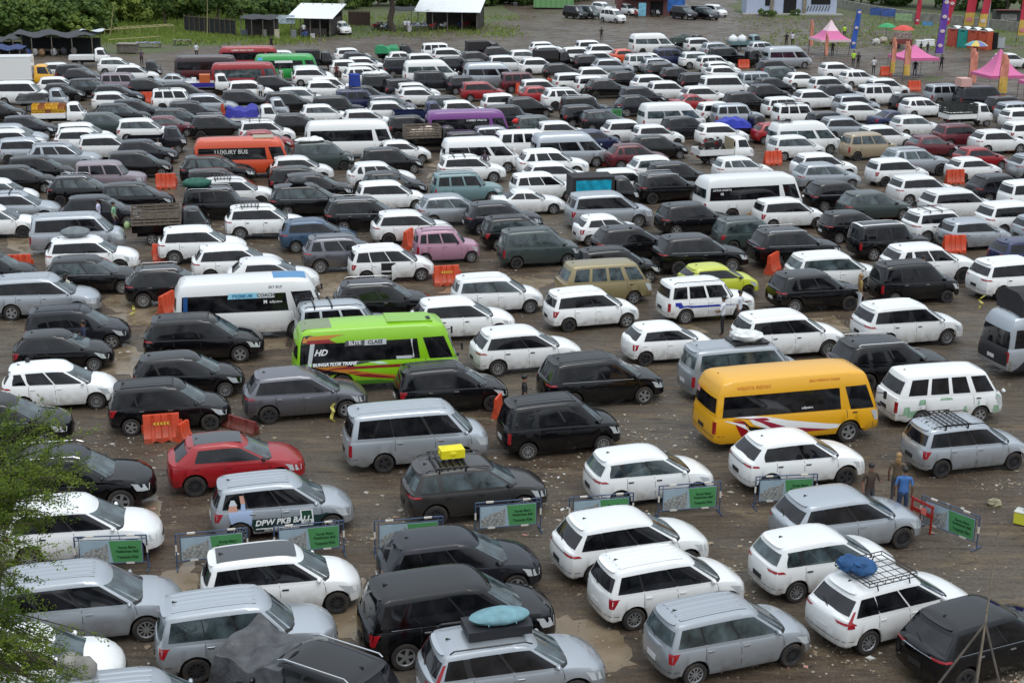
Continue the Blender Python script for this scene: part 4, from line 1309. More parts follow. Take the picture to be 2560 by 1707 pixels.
        if 'tarpbox' in fl:
            m = MB(); m.box((cx, 0, z+.65), (lx, W, 1.25)); m.build('cargo_cover', mat('black_canvas', (.022, .02, .022), .8, noise=.2), root)
            m = MB(); P = [[(cx-lx*.42+lx*.84*i/12, -W/2-.03-.03*math.sin(i*1.7+j), z+.08+j*.17) for i in range(13)] for j in range(7)]; m.grid(P)
            put_load(root, MB().grid([[(x-cx, y, zz-z) for x, y, zz in row] for row in P]), 'tarpaulin', 'bright turquoise tarpaulin hanging on the side of dark pickup', 'tarpaulin', (cx, 0, z), CLOTH('turquoise_tarp', (.0, .30, .44), .5)); w = 'with turquoise tarpaulin side'
        if 'motos' in fl:
            MOTO_ON.append((root, cx, z)); w = 'carrying motorbikes'; MB().box((xb-.06, 0, z+.55), (.05, W-.1, 1.0)).build('front_board', mat('plywood', (.30, .25, .16), .8), root)
    if ty == 'trk':
        w = 'with cream cargo box'
    return w
MOTO_ON = []
# ---------------------------------------------------------------- build every vehicle
for r in rows:
    near = r['y'] < 78; nm = NOUN[r['ty']][1]; nm = ONAME.get(nm, nm)
    if r['ty'] == 'pic': root, D = make_pickup(r['c'])
    elif r['ty'] == 'trk': root, D = make_pickup(r['c'], True)
    else: root, D = make_vehicle(r['ty'], r['c'], nm, near, clear=(r['c'] in 'h' or rnd.random() < .12))
    root.name = nm; root.location = (r['x'], r['y'], 0); root.rotation_euler = (0, 0, r['th'])
    r['root'] = root; r['D'] = D
    r['extra'] = decorate(root, D, r)
    pu, pv, d = to_px((r['x'], r['y'], dims(r['ty'])[2])); r['pu'], r['pv'], r['pd'] = pu, pv, d
    r['look'] = PC[r['c']][2]+' '+NOUN[r['ty']][0]; r['short'] = PC[r['c']][2]+' '+NOUN[r['ty']][1]

def label_vehicles():
    used = {}; N = len(rows)
    vis = [r for r in rows]
    def nb(r, kind):
        best = None; bs = 1e9; s = FPX/r['pd']
        for q in vis:
            if q is r: continue
            du, dv = (q['pu']-r['pu'])/s, (q['pv']-r['pv'])/s     # metres on the picture
            if kind == 'left' and du < -1.5 and abs(dv) < 1.0: k = -du+2*abs(dv)
            elif kind == 'right' and du > 1.5 and abs(dv) < 1.0: k = du+2*abs(dv)
            elif kind == 'behind' and dv < -.15 and abs(du) < 3: k = -dv*2+abs(du)
            elif kind == 'front' and dv > .15 and abs(du) < 3: k = dv*2+abs(du)
            else: continue
            if k < bs: bs = k; best = q
        return best if bs < 14 else None
    special = [r for r in rows if r['ty'] in ('bus', 'trk') or r['c'] in 'lzkptuo' or (r['ty'] == 'com') or r['extra']]
    for r in rows:
        r['nb'] = {k: nb(r, k) for k in ('left', 'right', 'behind', 'front')}
    order = sorted(rows, key=lambda r: (0 if r['extra'] else 1, -r['pv']))
    allc = {}
    def cands(r):
        n = r['nb']; g = lambda k: n[k]['short'] if n[k] else None; lk = r['look']
        if r['extra']: lk = PC[r['c']][2]+' '+NOUN[r['ty']][1]+' '+r['extra']; yield lk
        l, ri, be, fr = g('left'), g('right'), g('behind'), g('front')
        if be and fr: yield '%s behind a %s and in front of a %s' % (lk, fr, be)
        if l and ri: yield '%s between a %s and a %s' % (lk, l, ri)
        if l and ri and fr: yield '%s between %s and %s, behind %s' % (lk, l, ri, fr)
        if l and ri and be: yield '%s between %s and %s, before %s' % (lk, l, ri, be)
        if l and be and fr: yield '%s right of %s, behind %s, before %s' % (lk, l, fr, be)
        if ri and be and fr: yield '%s left of %s, behind %s, before %s' % (lk, ri, fr, be)
        if fr: yield '%s behind a %s' % (lk, fr)
        sp = sorted([q for q in special if q is not r], key=lambda q: math.hypot(q['pu']-r['pu'], 2*(q['pv']-r['pv'])))[:5]
        for q in sp:
            s = FPX/r['pd']; du, dv = (q['pu']-r['pu'])/s, (q['pv']-r['pv'])/s
            rel = ('left of' if du > 0 else 'right of') if abs(du) > 2*abs(dv) else ('behind' if dv > 0 else 'in front of')
            far = 'just ' if math.hypot(du, dv) < 5 else 'some way '
            qs = q['short']+(' '+q['extra'] if q['extra'] else '')
            yield '%s, %s%s the %s' % (lk, far, rel, qs)
            if fr: yield '%s behind %s, %s%s the %s' % (lk, fr, far, rel, qs)
            if be: yield '%s before %s, %s%s the %s' % (lk, be, far, rel, qs)
            if l: yield '%s right of %s, %s%s the %s' % (lk, l, far, rel, qs)
        zone = ['far left', 'left', 'centre', 'right', 'far right'][max(0, min(4, int(r['pu']/512)))]; dep = ['farthest', 'far', 'middle', 'near'][0 if r['pv'] < 140 else 1 if r['pv'] < 300 else 2 if r['pv'] < 800 else 3]
        if l and ri: yield '%s between %s and %s, %s of %s rows' % (lk, l, ri, zone, dep)
        if be and fr: yield '%s behind %s, before %s, %s of %s rows' % (lk, fr, be, zone, dep)
        yield '%s at %s of %s rows' % (lk, zone, dep)
        for k in range(2, 30): yield '%s, number %d from the front at %s of photo' % (lk, k, zone)
    seen = {}
    for r in rows:
        r['cs'] = [c for c in dict.fromkeys(cands(r)) if 4 <= len(c.replace(',', '').split()) <= 16]
        for c in r['cs']: seen[c] = seen.get(c, 0)+1
    bad = 0
    for r in order:
        for c in r['cs']:
            if seen[c] == 1 and c not in used: break
        else:
            c = next((c for c in r['cs'] if c not in used), r['cs'][-1]); bad += 1
        if not r['extra']:
            zone = ['far left', 'left', 'centre', 'right', 'far right'][max(0, min(4, int(r['pu']/512)))]; dep = ['farthest', 'far', 'middle', 'near'][0 if r['pv'] < 140 else 1 if r['pv'] < 300 else 2 if r['pv'] < 800 else 3]
            for suf in (', at %s of the %s rows' % (zone, dep), ', %s, %s rows' % (zone, dep), ', %s' % zone):
                if len((c+suf).replace(',', '').split()) <= 16 and 'rows' not in c: c = c+suf; break
        c = c.replace(' a orange', ' an orange'); used[c] = 1; n = NOUN[r['ty']][1]
        tag(r['root'], c, n, {'minivan': 'minivans parked in rows', 'off-roader': 'off-roaders parked in rows', 'van': 'vans parked in rows', 'hatchback': 'hatchbacks parked in rows', 'minibus': 'minibuses among the cars', 'pickup truck': 'pickup trucks among the cars', 'wagon': 'boxy wagons among the cars', 'sedan': 'sedans among the cars'}.get(n))
    print('labels not unique:', bad)
    return used
label_vehicles()
# ================================================================ the ground
def nodes_mat(name):
    m = bpy.data.materials.new(name); m.use_nodes = True; return m, m.node_tree, m.node_tree.nodes['Principled BSDF']
def nz(nt, vec, scale, det=6, rough=.55, sc=None):
    n = nt.nodes.new('ShaderNodeTexNoise'); n.inputs['Scale'].default_value = scale; n.inputs['Detail'].default_value = det; n.inputs['Roughness'].default_value = rough
    if sc:
        mp = nt.nodes.new('ShaderNodeMapping'); mp.inputs['Scale'].default_value = sc; mp.inputs['Rotation'].default_value = (0, 0, R_(-14)); nt.links.new(vec, mp.inputs['Vector']); vec = mp.outputs[0]
    nt.links.new(vec, n.inputs['Vector']); return n.outputs['Fac']
def mr(nt, v, a, b, c=0., d=1.):
    r = nt.nodes.new('ShaderNodeMapRange'); r.inputs['From Min'].default_value = a; r.inputs['From Max'].default_value = b; r.inputs['To Min'].default_value = c; r.inputs['To Max'].default_value = d
    nt.links.new(v, r.inputs['Value']); return r.outputs['Result']
def mixc(nt, f, a, b, mode='MIX'):
    m = nt.nodes.new('ShaderNodeMix'); m.data_type = 'RGBA'; m.blend_type = mode
    if isinstance(f, float): m.inputs['Factor'].default_value = f
    else: nt.links.new(f, m.inputs['Factor'])
    for k, s in (('A', a), ('B', b)):
        if isinstance(s, tuple): m.inputs[k].default_value = (*s, 1)
        else: nt.links.new(s, m.inputs[k])
    return m.outputs['Result']
gm, nt, bs = nodes_mat('muddy_gravel'); tc = nt.nodes.new('ShaderNodeTexCoord'); V = tc.outputs['Object']
c = mixc(nt, mr(nt, nz(nt, V, .12, 8), .42, .58), (.074, .052, .034), (.104, .086, .066))
c = mixc(nt, mr(nt, nz(nt, V, .35, 7, .6, (1, 3.2, 1)), .52, .66), c, (.150, .112, .070))
c = mixc(nt, mr(nt, nz(nt, V, .8, 8, .65, (1, 4, 1)), .55, .66), c, (.045, .036, .028))
c = mixc(nt, 1.0, c, mixc(nt, mr(nt, nz(nt, V, 1.6, 5, .6, (.22, 3.0, 1)), .40, .56), (.84, .83, .82), (1.04, 1.04, 1.04)), 'MULTIPLY')
c = mixc(nt, 1.0, c, mixc(nt, mr(nt, nz(nt, V, 9, 8, .7), .3, .7), (.62, .62, .62), (1.35, 1.33, 1.3)), 'MULTIPLY')
vo = nt.nodes.new('ShaderNodeTexVoronoi'); vo.inputs['Scale'].default_value = 6.5; nt.links.new(V, vo.inputs['Vector'])
st = nt.nodes.new('ShaderNodeMath'); st.operation = 'MULTIPLY'; nt.links.new(mr(nt, vo.outputs['Distance'], .16, .10), st.inputs[0]); nt.links.new(mr(nt, nz(nt, V, .5, 5), .50, .60), st.inputs[1])
c = mixc(nt, st.outputs[0], c, (.20, .18, .15))
nt.links.new(c, bs.inputs['Base Color'])
nt.links.new(mr(nt, nz(nt, V, .5, 6, .6, (1, 3, 1)), .42, .58, .85, .24), bs.inputs['Roughness']); bs.inputs['Specular IOR Level'].default_value = .35
bp = nt.nodes.new('ShaderNodeBump'); bp.inputs['Strength'].default_value = .8; bp.inputs['Distance'].default_value = .06
ad = nt.nodes.new('ShaderNodeMath'); ad.operation = 'ADD'; nt.links.new(nz(nt, V, 7, 8, .7), ad.inputs[0]); nt.links.new(nz(nt, V, 1.4, 6, .6, (1, 4, 1)), ad.inputs[1])
nt.links.new(ad.outputs[0], bp.inputs['Height']); nt.links.new(bp.outputs[0], bs.inputs['Normal'])
MB().add([(-1500, -60, 0), (1500, -60, 0), (1500, 3500, 0), (-1500, 3500, 0)], [(0, 1, 2, 3)]).build('ground', gm)['kind'] = 'structure'
def patchy(pts, n=7, j=.5, seed=0, z=.004):        # an irregular sheet through photo points
    rr = random.Random(seed); P = [at(*p) for p in pts]; out = []
    for a, b in zip(P, P[1:]+P[:1]):
        for k in range(n):
            q = a.lerp(b, k/n); d = (b-a).length; out.append((q.x+rr.uniform(-1, 1)*j*d/n, q.y+rr.uniform(-1, 1)*j*d/n, z))
    return MB().add(out, [tuple(range(len(out)))])
# standing water
wm, nt, bs = nodes_mat('muddy_water'); tc = nt.nodes.new('ShaderNodeTexCoord'); V = tc.outputs['Object']
nt.links.new(mixc(nt, mr(nt, nz(nt, V, .8, 6), .35, .65), (.15, .11, .068), (.225, .172, .112)), bs.inputs['Base Color'])
nt.links.new(mr(nt, nz(nt, V, 1.6, 6), .4, .6, .12, .5), bs.inputs['Roughness'])
pud = [((120, 880), (220, 850), (420, 900), (560, 930), (400, 950), (240, 930)), ((560, 840), (640, 815), (730, 825), (720, 870), (620, 880)), ((1260, 860), (1340, 830), (1420, 870), (1380, 920), (1290, 900)), ((1950, 800), (2080, 790), (2130, 830), (2000, 840)), ((1100, 730), (1180, 700), (1300, 690), (1400, 700), (1330, 730), (1200, 745)), ((1620, 830), (1700, 800), (1770, 830), (1700, 860)), ((20, 590), (90, 570), (150, 585), (120, 640), (40, 640)), ((1270, 1570), (1420, 1540), (1560, 1580), (1590, 1660), (1440, 1707), (1290, 1690)), ((1230, 1707), (1300, 1650), (1420, 1707)), ((400, 1440), (480, 1400), (500, 1480), (470, 1530), (400, 1510)),
       ((850, 1490), (900, 1440), (930, 1520), (890, 1600), (800, 1580), (780, 1530)), ((340, 1270), (380, 1235), (405, 1240), (400, 1290), (370, 1300)), ((255, 770), (300, 720), (400, 720), (430, 760), (350, 790)),
       ((790, 740), (840, 700), (860, 740), (820, 775)), ((760, 700), (850, 665), (990, 690), (960, 712), (830, 730)), ((1080, 405), (1110, 395), (1115, 430), (1085, 445)), ((250, 790), (420, 775), (380, 812), (280, 818)), ((1590, 500), (1620, 478), (1700, 482), (1690, 500)),
       ((1190, 810), (1250, 800), (1300, 815), (1240, 830)), ((420, 1700), (640, 1660), (700, 1707)), ((1560, 1480), (1640, 1500), (1600, 1540))]
for i, p in enumerate(pud): patchy(p, 6, .55, i, .004+.0005*i).build('puddle', wm)['kind'] = 'structure'
# grass ground
gg, nt, bs = nodes_mat('rough_grass'); tc = nt.nodes.new('ShaderNodeTexCoord'); V = tc.outputs['Object']
c = mixc(nt, mr(nt, nz(nt, V, .25, 8), .4, .6), (.075, .095, .030), (.100, .085, .055)); c = mixc(nt, mr(nt, nz(nt, V, 1.1, 8), .45, .65), c, (.05, .085, .02))
nt.links.new(c, bs.inputs['Base Color']); bs.inputs['Roughness'].default_value = .95
for i, p in enumerate([((-300, 150), (60, 118), (250, 132), (330, 140), (430, 128), (640, 104), (760, 96), (900, 98), (1010, 80), (1180, 70), (1290, 45), (1300, -30), (-300, -30)),
                       ((1830, 30), (1960, 46), (2120, 42), (2200, 75), (2330, 92), (2700, 130), (2700, -30), (1830, -30)), ((2290, 200), (2330, 190), (2360, 192), (2340, 206)), ((2480, 130), (2560, 120), (2700, 135), (2700, 160), (2500, 145))]):
    patchy(p, 9, .35, i+40, .004+.001*i).build('grass_ground', gg)['kind'] = 'structure'

# ================================================================ vegetation
LEAFM = {}
def leafmat(name, c1, c2, tr=.3):
    if name in LEAFM: return LEAFM[name]
    m, nt, bs = nodes_mat(name); oi = nt.nodes.new('ShaderNodeObjectInfo'); tc = nt.nodes.new('ShaderNodeTexCoord'); ge = nt.nodes.new('ShaderNodeNewGeometry')
    f = nz(nt, tc.outputs['Object'], 1.3, 5); rp = mr(nt, ge.outputs['Random Per Island'], 0, 1, -.35, .35); a = nt.nodes.new('ShaderNodeMath'); a.operation = 'ADD'; nt.links.new(mr(nt, f, .35, .65), a.inputs[0]); nt.links.new(rp, a.inputs[1])
    c = mixc(nt, a.outputs[0], c1, c2); c = mixc(nt, 1.0, c, mixc(nt, oi.outputs['Random'], (.75, .8, .75), (1.2, 1.15, 1.1)), 'MULTIPLY')
    nt.links.new(c, bs.inputs['Base Color']); bs.inputs['Roughness'].default_value = .6; bs.inputs['Specular IOR Level'].default_value = .25
    bs.inputs['Subsurface Weight'].default_value = 0
    tl = nt.nodes.new('ShaderNodeBsdfTranslucent'); nt.links.new(c, tl.inputs['Color']); mx = nt.nodes.new('ShaderNodeMixShader'); mx.inputs[0].default_value = tr
    nt.links.new(bs.outputs[0], mx.inputs[1]); nt.links.new(tl.outputs[0], mx.inputs[2]); nt.links.new(mx.outputs[0], nt.nodes['Material Output'].inputs['Surface']); LEAFM[name] = m; return m
def crown_mesh(seed, rx, ry, rz, nclump, leaves, ls, cz=None):
    rr = random.Random(seed); vs = []; fs = []; cz = rz if cz is None else cz
    for k in range(nclump):
        while True:
            p = Vector((rr.uniform(-1, 1), rr.uniform(-1, 1), rr.uniform(-1, 1)))
            if p.length < 1: break
        p = p.normalized()*(p.length**.45); cr = rr.uniform(.16, .34)*min(rx, rz)*1.1
        cx, cy, czz = p.x*rx*rr.uniform(.7, 1.05), p.y*ry, cz+p.z*rz*rr.uniform(.75, 1.08)
        for q in range(leaves):
            d = Vector((rr.gauss(0, 1), rr.gauss(0, 1), rr.gauss(0, .8))).normalized()*cr*rr.uniform(.6, 1.05)
            c = Vector((cx, cy, czz))+d; n = (d.normalized()+Vector((rr.uniform(-.6, .6), rr.uniform(-.6, .6), rr.uniform(0, .9)))).normalized()
            a = n.orthogonal().normalized(); a = Matrix.Rotation(rr.uniform(0, 6.28), 3, n) @ a; b = n.cross(a); s = ls*rr.uniform(.6, 1.3); o = len(vs)
            vs += [tuple(c+a*s), tuple(c+b*s*.55), tuple(c-a*s), tuple(c-b*s*.55)]; fs.append((o, o+1, o+2, o+3))
    me = bpy.data.meshes.new('crown'); me.from_pydata(vs, [], fs); return me
BARK = mat('bark', (.07, .055, .04), .9, noise=.3, nscale=6)
def trunk_mb(h, r, seed, limbs=5, spread=.5):
    rr = random.Random(seed); m = MB(); p = Vector((0, 0, -.1)); pts = [p.copy()]
    for i in range(5): p = p+Vector((rr.uniform(-.05, .05)*h, rr.uniform(-.05, .05)*h, h/5)); pts.append(p.copy())
    for i in range(5): m.tube(pts[i], pts[i+1], r*(1-.13*i), 9, r*(1-.13*(i+1)))
    for k in range(limbs):
        a = rr.uniform(0, 6.28); q = pts[3+k % 3]; e = q+Vector((math.cos(a)*spread*h, math.sin(a)*spread*h, h*rr.uniform(.3, .6))); mid = q.lerp(e, .5)+Vector((0, 0, .06*h))
        m.tube(q, mid, r*.5, 6, r*.32).tube(mid, e, r*.32, 6, r*.1)
    return m
L1 = leafmat('bush_leaf', (.065, .12, .028), (.15, .22, .05)); L2 = leafmat('dark_leaf', (.048, .098, .026), (.12, .19, .05)); L3 = leafmat('bright_leaf', (.15, .22, .04), (.27, .34, .08))
CR = {k: crown_mesh(k, *a) for k, a in {'b1': (2.6, 2.0, 1.7, 46, 52, .24), 'b2': (3.4, 2.4, 2.2, 54, 52, .27), 'b3': (2.0, 1.8, 1.3, 34, 50, .20), 't1': (3.3, 3.0, 2.6, 60, 52, .26, 5.2), 't2': (4.6, 4.2, 3.3, 90, 56, .28, 8.0)}.items()}
TR = {'t1': trunk_mb(4.2, .2, 1).mesh('trunk', True), 't2': trunk_mb(6.5, .42, 2).mesh('trunk', True), 'b': trunk_mb(1.4, .09, 3, 5, .7).mesh('trunk', True)}
rb = random.Random(11); PLANTS = []
def plant(kind, u, v, s, lm, name, lab, grp):
    p = at(u, v); t = empty(name, p, rb.uniform(0, 6)); t.scale = (s, s, s*rb.uniform(.9, 1.1))
    c = bpy.data.objects.new('crown', CR[kind]); col.objects.link(c); c.parent = t
    if not CR[kind].materials: CR[kind].materials.append(lm)
    c.material_slots[0].link = 'OBJECT'; c.material_slots[0].material = lm
    k = link('trunk', TR.get(kind, TR['b']), t, BARK); tag(t, lab, 'tree' if name == 'tree' else 'bush', grp)
words1 = ['low', 'rounded', 'broad', 'ragged', 'dense', 'tall', 'small', 'spreading', 'bushy', 'leafy']
def veg_row(n, u0, u1, v0, v1, kinds, s0, s1, lms, name, place, grp):
    for i in range(n):
        u = u0+(u1-u0)*(i+rb.uniform(.2, .8))/n; v = v0+(v1-v0)*(i+.5)/n+rb.uniform(-4, 4); k = rb.choice(kinds); lm = rb.choice(lms)
        cn = {L1: 'mid green', L2: 'dark green', L3: 'bright green'}[lm]
        o = ['first', 'second', 'third', 'fourth', 'fifth', 'sixth', 'seventh', 'eighth', 'ninth', 'tenth', 'eleventh', 'twelfth', 'thirteenth', 'fourteenth', 'fifteenth', 'sixteenth', 'seventeenth', 'eighteenth'][i]
        plant(k, u, v, rb.uniform(s0, s1), lm, name, '%s %s, %s from the left %s' % (cn, name, o, place), grp)
veg_row(13, -60, 250, 100, 80, ['b2', 'b1', 'b2'], .9, 1.25, [L1, L1, L2], 'bush', 'in front row behind the black stalls', 'bushes behind the stalls')
veg_row(12, -40, 480, 68, 52, ['b2', 'b1'], 1.0, 1.4, [L1, L3, L3], 'bush', 'in the middle thicket at top left', 'bushes in the thicket')
veg_row(14, 180, 700, 40, 36, ['b2', 'b1', 'b3'], .8, 1.15, [L3, L1, L2], 'bush', 'in the back thicket at top left', 'bushes in the thicket')
veg_row(10, -60, 700, 18, 8, ['b2', 't1', 'b2'], .8, 1.15, [L1, L2, L1], 'tree', 'in the tree line at top left', 'trees behind the thicket')
veg_row(7, 590, 760, 60, 34, ['b3', 'b1'], .9, 1.2, [L1, L2], 'bush', 'beside the white-roofed shed', 'bushes by the sheds')
veg_row(12, 780, 1360, 22, 8, ['b2', 'b1', 't1'], .9, 1.4, [L1, L2, L1], 'bush', 'behind the white-roofed sheds', 'bushes by the sheds')
veg_row(9, 1200, 1480, 14, 2, ['b2', 'b1'], 1.0, 1.3, [L1, L2], 'bush', 'behind the green container', 'bushes behind container')
veg_row(14, 2090, 2620, 6, 36, ['t1', 't1', 'b2'], .9, 1.3, [L2, L1, L2], 'tree', 'behind the stone wall', 'trees behind the stone wall')
plant('t2', 984, 80, 1.15, L2, 'tree', 'large dark tree shading the stalls between the two white-roofed sheds', None)
plant('t1', 412, 70, .85, L1, 'tree', 'slender tree rising above the thicket beside the leaning bamboo poles', None)
plant('b3', 205, 92, 1.1, L3, 'bush', 'lone bright green bush right of the stalls near bamboo frame', None)
plant('t1', 548, 62, 1.0, L2, 'tree', 'dark tree behind the dark net fence at top left', None)
# grass tufts: nobody could count them
def tufts():
    rr = random.Random(5); vs = []; fs = []
    def add(u, v, n, sp, h):
        p = at(u, v)
        for _ in range(n):
            x, y = p.x+rr.gauss(0, sp), p.y+rr.gauss(0, sp*1.6); a = rr.uniform(0, 3.14); w = rr.uniform(.05, .14); hh = h*rr.uniform(.4, 1.2); o = len(vs)
            vs.extend([(x-math.cos(a)*w, y-math.sin(a)*w, 0), (x+math.cos(a)*w, y+math.sin(a)*w, 0), (x+rr.uniform(-.15, .15), y+rr.uniform(-.15, .15), hh)]); fs.append((o, o+1, o+2))
    for _ in range(420): add(rr.uniform(240, 760), rr.uniform(58, 108), 34, 1.3, .38)
    for _ in range(160): add(rr.uniform(760, 1290), rr.uniform(40, 92), 26, 1.3, .28)
    for _ in range(200): add(rr.uniform(1850, 2560), rr.uniform(40, 120), 24, 1.3, .22)
    for _ in range(300): add(rr.uniform(-60, 720), rr.uniform(2, 70), 50, 2.0, .8)
    me = bpy.data.meshes.new('grass_tufts'); me.from_pydata(vs, [], fs); o = link('grass_tufts', me, None, L3); tag(o, 'rough green grass growing along the far edge of the lot', 'grass', kind='stuff')
tufts()
def litter():
    rr = random.Random(9); m = MB(); cols = [mat('litter_pale', (.34, .31, .25), .7), mat('litter_white', (.52, .52, .50), .6), mat('litter_tan', (.26, .20, .13), .8), mat('litter_pink', (.5, .26, .22), .7)]
    clus = [(rr.uniform(0, 2560), rr.uniform(560, 1700), rr.uniform(25, 110)) for _ in range(55)]+[(1600, 1130, 80), (1650, 1090, 60), (1340, 1180, 60), (900, 1350, 50), (300, 1100, 70), (520, 1130, 60), (1330, 1260, 60), (1420, 1290, 60), (2150, 780, 50), (2080, 1650, 90), (1060, 1240, 60)]
    for _ in range(4600):
        u, v = rr.uniform(-60, 2620), rr.uniform(60, 1720) if rr.random() < .55 else rr.uniform(820, 1720)
        if rr.random() < .68: q = rr.choice(clus); u, v = rr.gauss(q[0], q[2]), rr.gauss(q[1], q[2]*.35)
        if v < 50: continue
        p = at(u, v); m.use(rr.choices(cols, (5, 2, 6, .5))[0]); s = rr.uniform(.02, .07)*(2.0 if rr.random() < .12 else 1); a = rr.uniform(0, 6.28); h = rr.uniform(.004, .03)
        ca, sa = math.cos(a)*s, math.sin(a)*s; k = rr.uniform(.4, .9)
        m.add([(p.x+ca, p.y+sa, .006), (p.x-sa*k, p.y+ca*k, .006+h), (p.x-ca, p.y-sa, .007), (p.x+sa*k, p.y-ca*k, .006+h*.6)], [(0, 1, 2, 3)])
    o = m.build('litter'); tag(o, 'pale scraps and leaves scattered over the mud', 'litter', kind='stuff')
    m = MB()
    for _ in range(7000):
        u, v = rr.uniform(-60, 2620), rr.uniform(300, 1720) if rr.random() < .4 else rr.uniform(900, 1720)
        p = at(u, v); s = rr.uniform(.012, .045)*(2 if rr.random() < .02 else 1); a = rr.uniform(0, 6)
        vs = [(p.x+math.cos(a+t*1.57)*s*rr.uniform(.6, 1.2), p.y+math.sin(a+t*1.57)*s*rr.uniform(.6, 1.2), -.004) for t in range(4)]+[(p.x, p.y, s*.75)]
        m.add(vs, [(0, 1, 4), (1, 2, 4), (2, 3, 4), (3, 0, 4)])
    o = m.build('gravel', mat('pebbles', (.12, .105, .085), .8, noise=.5, nscale=3)); tag(o, 'small grey brown stones strewn across the lot', 'gravel', kind='stuff')
litter()
p = at(2485, 1262); o = MB().blob((0, 0, .08), (.24, .17, .14), 12, 8, .3, 5).build('rock', mat('pale_rock', (.28, .25, .16), .85, noise=.3, nscale=6)); o.location = p; tag(o, 'pale yellowish rock lying alone at the right edge of the mud', 'rock')

# ---------------------------------------------------------------- the near tree at the left edge
def near_tree():
    base = at(-160, 1900); base = Vector((-8.9, 19.5, 0)); t = empty('tree', base); tag(t, 'fine-leaved green tree reaching in from the left edge in the foreground', 'tree')
    rr = random.Random(21); tm = MB(); top = Vector((0, 0, 7.2)); tm.tube((0, 0, -.2), (.2, .1, 3.8), .22, 12, .18).tube((.2, .1, 3.8), top, .18, 12, .12)
    tips = []; vs = []; fs = []
    def leafset(c, d, n, L):
        for i in range(n):
            f = i/n; q = c+d*L*f+Vector((0, 0, -.10*f*f*L)); side = d.cross(Vector((0, 0, 1))).normalized()
            for sgn in (-1, 1):
                for rep_ in range(2):
                    s = rr.uniform(.012, .025); dd = (side*sgn*rr.uniform(.5, 1)+d*rr.uniform(0, .6)+Vector((0, 0, rr.uniform(-.5, .5)))).normalized(); b = q+dd*s*1.3+Vector((rr.gauss(0, .02), rr.gauss(0, .02), rr.gauss(0, .02)))
                    nrm = Vector((rr.gauss(0, .5), rr.gauss(0, .5), 1)).normalized(); e = dd.cross(nrm).normalized(); o = len(vs)
                    vs.extend([tuple(b-dd*s), tuple(b+e*s*.6), tuple(b+dd*s), tuple(b-e*s*.6)]); fs.append((o, o+1, o+2, o+3))
    def off(u, v, d):                       # local point d metres from the eye towards (u, v)
        return Vector((0, 0, CAM_H))+ray(u, v)*d-base
    targets = []
    for (u, v, su, sv, n) in ((60, 1130, 70, 50, 9), (150, 1160, 60, 30, 7), (20, 1020, 40, 40, 3), (90, 1040, 50, 35, 4), (160, 1060, 35, 25, 2), (40, 1210, 60, 50, 8), (130, 1230, 60, 35, 7), (110, 1330, 50, 40, 6), (30, 1330, 40, 60, 5), (20, 1450, 35, 60, 7), (60, 1480, 30, 40, 2), (40, 1600, 60, 50, 10), (110, 1640, 60, 40, 11), (150, 1690, 60, 30, 8), (30, 1680, 60, 40, 8), (230, 1580, 30, 20, 1), (10, 1540, 30, 40, 5), (190, 1110, 20, 15, 1), (100, 1400, 20, 20, 1), (-60, 1300, 50, 200, 12)):
        for _ in range(n): targets.append(off(u+rr.gauss(0, su*.6), v+rr.gauss(0, sv*.6), rr.uniform(20.2, 22.6)))
    for k in range(7):                      # main limbs
        pass
    hub = [Vector((rr.uniform(-.6, .2), rr.uniform(-.4, .8), z)) for z in (4.6, 5.6, 6.4, 7.2, 8.0, 8.8)]
    for a, b in zip(hub, hub[1:]): tm.tube(a, b, .09, 8, .07)
    for tgt in targets:
        h = min(hub, key=lambda q: abs(q.z-(tgt.z-.5))+rr.uniform(0, .6)); mid = h.lerp(tgt, .55)+Vector((rr.uniform(-.15, .15), rr.uniform(-.15, .15), rr.uniform(.05, .3)))
        tm.tube(h, mid, .022, 5, .014).tube(mid, tgt, .014, 5, .006)
        for s in range(rr.randint(6, 11)):
            f = rr.uniform(.0, 1); c = mid.lerp(tgt, f)
            d = (tgt-mid).normalized()+Vector((rr.gauss(0, .8), rr.gauss(0, .8), rr.gauss(0, .5)-.05)); d.normalize(); L = rr.uniform(.22, .55)
            tm.tube(c, c+d*L*.6, .004, 3, .003); leafset(c, d, int(L*34), L)
    me = bpy.data.meshes.new('crown'); me.from_pydata(vs, [], fs); link('crown', me, t, leafmat('fine_leaf', (.085, .145, .016), (.27, .34, .04), .45)); tm.build('trunk', BARK, t, True)
    print('near leaves', len(fs))
near_tree()

# ================================================================ barriers and street things
ORANGE = mat('orange_plastic', (.58, .060, .018), .5, noise=.12, nscale=4, dirt=.5)
def barrier_mesh():
    m = MB(); L, H = 1.2, .95; prof = [(.25, 0), (.25, .18), (.17, .30), (.10, .55), (.085, .88), (.06, .95)]
    xs = [-L/2, -L/2+.04, -.36, -.33, -.24, -.21, -.03, 0, .03, .21, .24, .33, .36, L/2-.04, L/2]
    for sy in (-1, 1):
        P = []
        for x in xs:
            dep = .035 if any(a-.001 <= abs(x) <= b+.001 for a, b in ((.24, .33), (0, .0))) else 0
            P.append([(x, sy*(y-(dep if 0 < i < 5 else 0)), z+(.07 if i == 0 and abs(x) < .3 and abs(x) > .1 else 0)) for i, (y, z) in enumerate(prof)])
        m.grid(P if sy < 0 else P[::-1])
    for x in (-L/2, L/2): m.add([(x, -y, z) for y, z in prof]+[(x, y, z) for y, z in prof[::-1]], [tuple(range(12)) if x > 0 else tuple(range(11, -1, -1))])
    m.add([(-L/2, -.06, H), (L/2, -.06, H), (L/2, .06, H), (-L/2, .06, H)], [(0, 1, 2, 3)])
    m.box((L/2+.05, 0, .45), (.1, .08, .5)).box((-L/2-.03, 0, .45), (.06, .06, .3)); return m.mesh('body', True, 30)
